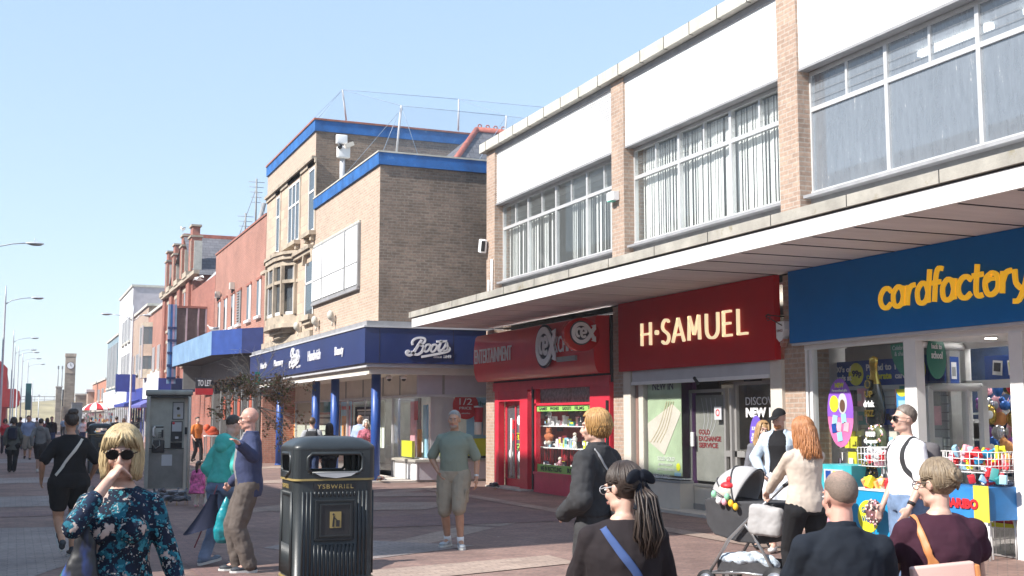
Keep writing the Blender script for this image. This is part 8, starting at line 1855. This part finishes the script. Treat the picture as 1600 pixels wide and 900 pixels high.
# tote bag with tan strap over her left shoulder
Mz = Matrix.Rotation(P.t.rotation_euler.z, 3, 'Z'); tb = empty('tote_bag', P.t.location, P.t.rotation_euler.z, 'pale pink printed tote bag with tan straps on the plum blouse woman', 'bag')
mb = MB(); c = P.up((.07,.245,1.06)); M_TOTE = mat('pale_pink_canvas', (.62,.40,.35), .8, var=.05, bmp=.2, bs=200); mb.obox(c, .30,.05,.36, M_TOTE, Matrix.Rotation(.10,3,'Y'), .012); mb.build('bag_body', tb)
mb = MB(); mb.obox(c+Vector((-.158,.0,.0)), .022,.07,.36, M_TANS, Matrix.Rotation(.10,3,'Y'), .006); mb.build('tan_side', tb)
for sx in (.10,):
    o = P.strap([(.11,.22,1.20),(.125,.15,1.33),(.13,.06,1.425),(.125,-.03,1.43),(.11,-.11,1.32)], .019, M_TANS, 'strap', off=.010); o.parent = tb
mb = MB(); M_PR = mat('navy_print', (.05,.06,.12), .7); R2_ = Matrix.Rotation(.10,3,'Y'); o_ = c+R2_@Vector((.12,.0285,.06)); u_ = R2_@Vector((-1,0,0)); v_ = R2_@Vector((0,0,1))
letter(mb, 'ROMA', o_, u_, v_, .17, .045, M_PR, .002); letter(mb, 'CAFFE', o_-v_*.06, u_, v_, .13, .035, M_PR, .002); stroke(mb, [(0,0),(.05,.03),(.03,.06),(.09,.05),(.12,.01),(.16,.03)], o_-v_*.16, u_, v_, 1, .008, mat('green_print',(.05,.28,.20)), .002); stroke(mb, [(.02,-.02),(.06,-.05),(.12,-.03),(.17,-.06)], o_-v_*.16, u_, v_, 1, .008, mat('teal_print',(.06,.35,.32)), .002); mb.build('print', tb)
# their bench
a, b_ = at(950, 345), at(1520, 345); d = (b_-a); bn = empty('bench', ((a.x+b_.x)/2, (a.y+b_.y)/2, 0), atan2(d.y, d.x), 'dark slatted bench under the three seated people', 'bench'); L = d.length+.9; mb = MB()
zs = .40
for i in range(5): mb.box(-L/2, -.22+.1*i, zs, L/2, -.14+.1*i, zs+.04, mat('dark_timber', (.06,.035,.02), .7))
mb.build('seat', bn)
for x in (-L/2+.2, 0, L/2-.2): mb = MB(); mb.box(x-.04,-.2,0,x+.04,.24,zs-.002,M_DARK); mb.build('leg', bn)

# --- young couple by the jeweller's door
q = at(1222, 128); P = Human(q, YAWC-.45, 1.76, 'bearded man in black cap, open ice-blue jacket and pale shorts looking down', 'm', 1.0, vox=.009, skin=SK_F, head=(-.35,.28,0))
P.set_arm(1, P.up((.20,-.05,.92)), pole=(.8,.6,0)); P.set_arm(-1, P.up((-.20,-.12,.98)), pole=(-.8,.6,0)); P.body(); P.brows(H_GING); P.shirt(C_BLK, .3, z0=.90, inf=.012, disp=.01); P.legsg(cloth_mat('pale_grey_shorts',(.52,.54,.58)), .55, .02, top=.97, name='shorts', loose=.02); open_jacket(P, C_ICE, z0=.82, gap=1.1)
mb = MB(); mb.ell(P.hd((0,-.047,-.082)), .052,.05,.038, H_GING, 16, 9, P.HM); rmesh(mb, 'beard', P.t, .006, 1, .006, CL2)
mb = MB(); nu = 24; loops = [[P.hd(((.083)*sin(ph)*sin(2*pi*j/nu), .022-.103*sin(ph)*cos(2*pi*j/nu), .030+.098*cos(ph))) for j in range(nu)] for ph in [.03+i*.2 for i in range(8)]]; loft(mb, loops, C_BLK)
mb.add([P.hd(p) for p in ((-.062,-.06,.048),(.062,-.06,.048),(.058,-.13,.036),(.03,-.16,.030),(-.03,-.16,.030),(-.058,-.13,.036),(-.062,-.06,.042),(.062,-.06,.042),(.058,-.13,.030),(.03,-.16,.024),(-.03,-.16,.024),(-.058,-.13,.030))], [(0,1,2,3,4,5),(11,10,9,8,7,6),(0,6,7,1),(1,7,8,2),(2,8,9,3),(3,9,10,4),(4,10,11,5),(5,11,6,0)], C_BLK); mb.build('cap', P.t)
for a in (1,-1): P.shoe(a, M_SOLEW)
q = at(1193, 124); P = Human(q, YAWC-.1, 1.60, 'girl with long fair hair in a grey T-shirt leaning on the bearded man', 'f', .92, vox=.010, skin=SK_F, head=(.15,.05,.12), side=.04)
P.body(); P.brows(H_MB); P.shirt(cloth_mat('grey_tshirt',(.15,.15,.17)), .5, z0=.96, inf=.016, loose=.014, disp=.025); P.legsg(C_BLK, 1, .012); P.strands(hair_mat('honey_hair',(.45,.28,.13),(.17,.09,.04)), 240, .34, 14, r=.0085, face_gap=.72, bang=.24, flare=.012)
for a in (1,-1): P.shoe(a, M_DARK)

# --- ginger-haired woman pushing the pushchair
q = at(1264, 178); P = Human(q, pi+YAWC+.30, 1.645, 'woman with long ginger hair in an oatmeal jumper and black leggings pushing the pushchair', 'f', 1.12, vox=.009, skin=SK_F, head=(.5,.15,0), lean=.06)
HB = at(1204, 172)
def to_local(P, w): return Matrix.Rotation(-P.t.rotation_euler.z, 3, 'Z') @ (Vector(w)-P.t.location)
hl = to_local(P, (HB.x, HB.y, .97)); hr = to_local(P, (at(1250,186).x, at(1250,186).y+.05, .97))
P.set_arm(1, hl, pole=(.5,.3,-.6), fist=True, palm=(0,0,-1)); P.set_arm(-1, P.up((-.13,-.36,.99)), pole=(-.7,.5,-.3), fist=True, palm=(0,0,-1)); P.set_leg(1, (.1,-.1,.085)); P.set_leg(-1, (-.1,.16,.10), pitch=-.2)
P.body(); P.shirt(C_BEI, .96, z0=.86, inf=.013, loose=.006, name='jumper', disp=.018); P.legsg(C_BLK, 1, .010, disp=.008); P.strands(H_GING, 640, .31, 15, r=.0062, face_gap=.8, bang=.24, flare=.022, wav=.013)
for a in (1,-1): P.shoe(a, M_TRAIND, M_SOLEW)
# pushchair
pc = at(1183, 165); pr = empty('pushchair', (pc.x, pc.y, 0), 0, 'pale grey pushchair with silver chassis, grey bag and toys, pushed by the ginger-haired woman', 'pushchair')
pr['label'] = 'pale grey hooded pushchair with silver chassis and toys'
dirv = Vector((at(1255,176).x-at(1130,168).x, at(1255,176).y-at(1130,168).y)); pr.rotation_euler.z = atan2(dirv.y, dirv.x)     # +X = towards the handle
M_SIL = mat('silver_tube', (.45,.45,.46), .3, metal=.8); C_PGR = cloth_mat('pale_grey_fabric', (.38,.37,.37), var=.06); C_PCH = cloth_mat('charcoal_fabric', (.055,.055,.06))
mb = MB(); 
for y in (-.25,.25):
    mb.tube([(-.38,y,.16),(-.16,y*.95,.50),(.14,y*.95,.78),(.42,y*.95,1.02)], .016, M_SIL, 8); mb.tube([(.34,y,.18),(.10,y*.95,.55),(.0,y*.95,.66)], .015, M_SIL, 8); mb.tube([(-.38,y,.17),(.0,y,.2),(.34,y,.19)], .012, M_SIL, 8)
mb.tube([(.34,-.25,.19),(.34,.25,.19)], .012, M_SIL, 8); mb.tube([(-.38,-.25,.17),(-.38,.25,.17)], .012, M_SIL, 8); mb.build('chassis', pr)
mb = MB(); mb.tube([(.42,-.24,1.02),(.47,-.24,1.05),(.49,-.2,1.06),(.49,.2,1.06),(.47,.24,1.05),(.42,.24,1.02)], .018, M_LEATH, 8); mb.build('handlebar', pr)
for x, y, R_ in ((-.40,-.25,.10),(-.40,.25,.10),(.34,-.28,.14),(.34,.28,.14)):
    w = MB(); w.tube([(x,y-.022,R_),(x,y+.022,R_)], R_, M_DARK, 22); wo = w.build('wheel', pr); w = MB(); w.tube([(x,y-.026,R_),(x,y+.026,R_)], R_*.68, M_SIL, 18); w.tube([(x,y-.03,R_),(x,y+.03,R_)], R_*.2, M_DARK, 12); w.build('rim', wo)
mb = MB(); loops = []
for x, z0_, z1_, w_ in ((-.46,.62,.86,.16),(-.36,.53,.88,.21),(-.1,.47,.86,.225),(.18,.47,.86,.225),(.36,.55,.86,.21),(.44,.66,.86,.17)): loops.append([Vector((x, w_*(-1 if i in (0,3) else 1)*(.8 if i in (0,1) else 1), z0_ if i in (0,1) else z1_)) for i in (0,1,2,3)])
loft(mb, loops, C_PCH); rmesh(mb, 'carrycot', pr, .012, 3, .006)
mb = MB(); nu = 14; loops = []
for i in range(11):
    a = pi*(.02+.62*i/10); ring = []
    for j in range(nu+1):
        b_ = pi*j/nu; ring.append(Vector((-.10-.36*cos(a)*sin(b_)*1.0, .235*cos(b_), .84+.30*sin(b_)*sin(a)*1.15+0.0)))
    loops.append(ring)
n_ = nu+1; vs = [p for L in loops for p in L]; mb.add(vs, [(i*n_+j, i*n_+j+1, (i+1)*n_+j+1, (i+1)*n_+j) for i in range(10) for j in range(nu)], C_PGR, True); o = mb.build('hood', pr); sd_ = o.modifiers.new('solid','SOLIDIFY'); sd_.thickness = .012
mb = MB()
for a in (pi*.02, pi*.22, pi*.42, pi*.64): mb.tube([(-.10-.366*cos(a)*sin(pi*j/nu), .24*cos(pi*j/nu), .84+.352*sin(pi*j/nu)*sin(a)) for j in range(nu+1)], .007, C_PCH, 5)
mb.build('hood_rib', pr)
mb = MB(); mb.obox((.26,-.30,.70), .34,.12,.28, C_PGR, Matrix.Rotation(.1,3,'Y'), .05); o = rmesh(mb, 'changing_bag', pr, .011, 2, .03)
mb = MB(); mb.box(-.30,-.2,.2,.28,.2,.22,C_PCH); mb.box(-.3,-.22,.2,.28,-.2,.30,C_PCH); mb.box(-.3,.2,.2,.28,.22,.30,C_PCH); mb.build('basket', pr)
mb = MB(); rg = random.Random(3); M_BLK_ = mat('blue_white_blanket', (.45,.52,.62), .9, var=.7, vs=16)
for i in range(6): mb.ell((-.2+.08*i,-.12+rg.uniform(-.04,.04),.28+rg.uniform(0,.05)), .12,.10,.06, M_BLK_, 14, 8, Matrix.Rotation(rg.uniform(-.5,.5),3,'Y'))
o = rmesh(mb, 'blanket', None, .012, 1, .03); o.location = pr.location; o.rotation_euler = pr.rotation_euler; tag(o, 'crumpled blue and white blanket in the pushchair basket', 'blanket')
mb = MB(); c = Vector((-.20,-.17,.95)); mb.ell(c, .09,.08,.085, M_CREAM, 14, 9); mb.ell(c+Vector((.01,-.01,.045)), .075,.07,.045, M_RED2, 14, 9); mb.ell(c+Vector((.02,0,.10)), .03,.03,.04, M_RED2, 10, 7)
o = mb.build('soft_toy'); o.location = pr.location; o.rotation_euler = pr.rotation_euler; tag(o, 'cream soft toy with a red hat peeping from the pushchair hood', 'toy')
tg = empty('toy_string', pr.location, pr.rotation_euler.z, 'string of small green, white and yellow toys across the pushchair opening', 'toy')
mb = MB(); 
for i, (x, z, m) in enumerate(((-.30,.92,mat('mint_toy',(.25,.55,.35),.6)),(-.25,.86,M_WHITE),(-.19,.85,M_PINK),(-.12,.84,mat('toy_yellow',(.85,.5,.03),.6)),(-.07,.81,mat('toy_yellow',(.85,.5,.03),.6)),(-.16,.90,mat('mint_toy',(.25,.55,.35),.6)))): mb.ell((x,-.26,z), .028,.025,.035, m, 10, 7); 
mb.tube([(-.34,-.24,.97),(-.2,-.265,.90),(-.04,-.24,.84)], .005, M_INK, 4); mb.build('toys', tg)

# --- man in white T-shirt looking left
q = at(1424, 182); P = Human(q, -pi/2+YAWC+.25, 1.755, 'man in sunglasses and a white T-shirt with a grey rucksack, looking left', 'm', 1.08, belly=.012, vox=.009, skin=SK_F, head=(-.1,-.02,0))
P.t['label'] = 'man in sunglasses and white T-shirt with a grey rucksack, facing left'
P.set_arm(1, P.sh[1]+Vector((.05,-.14,-.50)), pole=(.3,.9,0)); P.set_arm(-1, P.sh[-1]+Vector((-.06,-.10,-.50)), pole=(-.3,.9,0)); P.set_leg(1, (.09,-.10,.085)); P.set_leg(-1, (-.09,.14,.085))
P.body(); P.glasses(True); P.brows(H_MB); P.shirt(C_WHT, .44, z0=.87, inf=.014, loose=.012, disp=.014); P.legsg(C_JEAND if False else C_JEAN, 1, .016, disp=.02); P.cap(hair_mat('salt_brown_hair',(.20,.16,.13),(.08,.06,.05)), .012, disp=.008)
for a in (1,-1): P.shoe(a, M_TRAIN, M_SOLEW)
mb = MB(); e, wr = P.arm[1]; d = (wr-e).normalized(); mb.tube([wr-d*.05, wr-d*.02], [.034,.033], M_LEATH, 14); mb.build('watch', P.t)
mb = MB(); mb.obox(P.up((0,.20,1.22)), .30,.15,.42, cloth_mat('grey_rucksack',(.13,.12,.125)), P.U, .06); mb.obox(P.up((0,.285,1.15)), .22,.05,.22, C_CHAR, P.U, .02); mb.build('rucksack', P.t)
for a in (1,-1): P.strap([(a*.10,.12,1.38),(a*.10,.01,1.45),(a*.115,-.10,1.36),(a*.135,-.11,1.22),(a*.17,.03,1.10)], .022, C_CHAR, 'rucksack_strap')
# ================================================================== the thin sea haze that pales the far end of the street
hz, hn, hb_ = newmat('sea_haze'); hn.nodes.remove(hb_); pv = hn.nodes.new('ShaderNodeVolumePrincipled')
pv.inputs['Color'].default_value = (.93,.95,1,1); pv.inputs['Density'].default_value = .0007; pv.inputs['Anisotropy'].default_value = .3
hn.links.new(pv.outputs[0], hn.nodes['Material Output'].inputs['Volume'])
mb = MB(); mb.box(-420,-80,-1,420,1250,18.5,hz); tag(mb.build('haze'), 'thin pale sea haze filling the air of the street', 'haze', kind='stuff')
scene.cycles.volume_bounces = 1
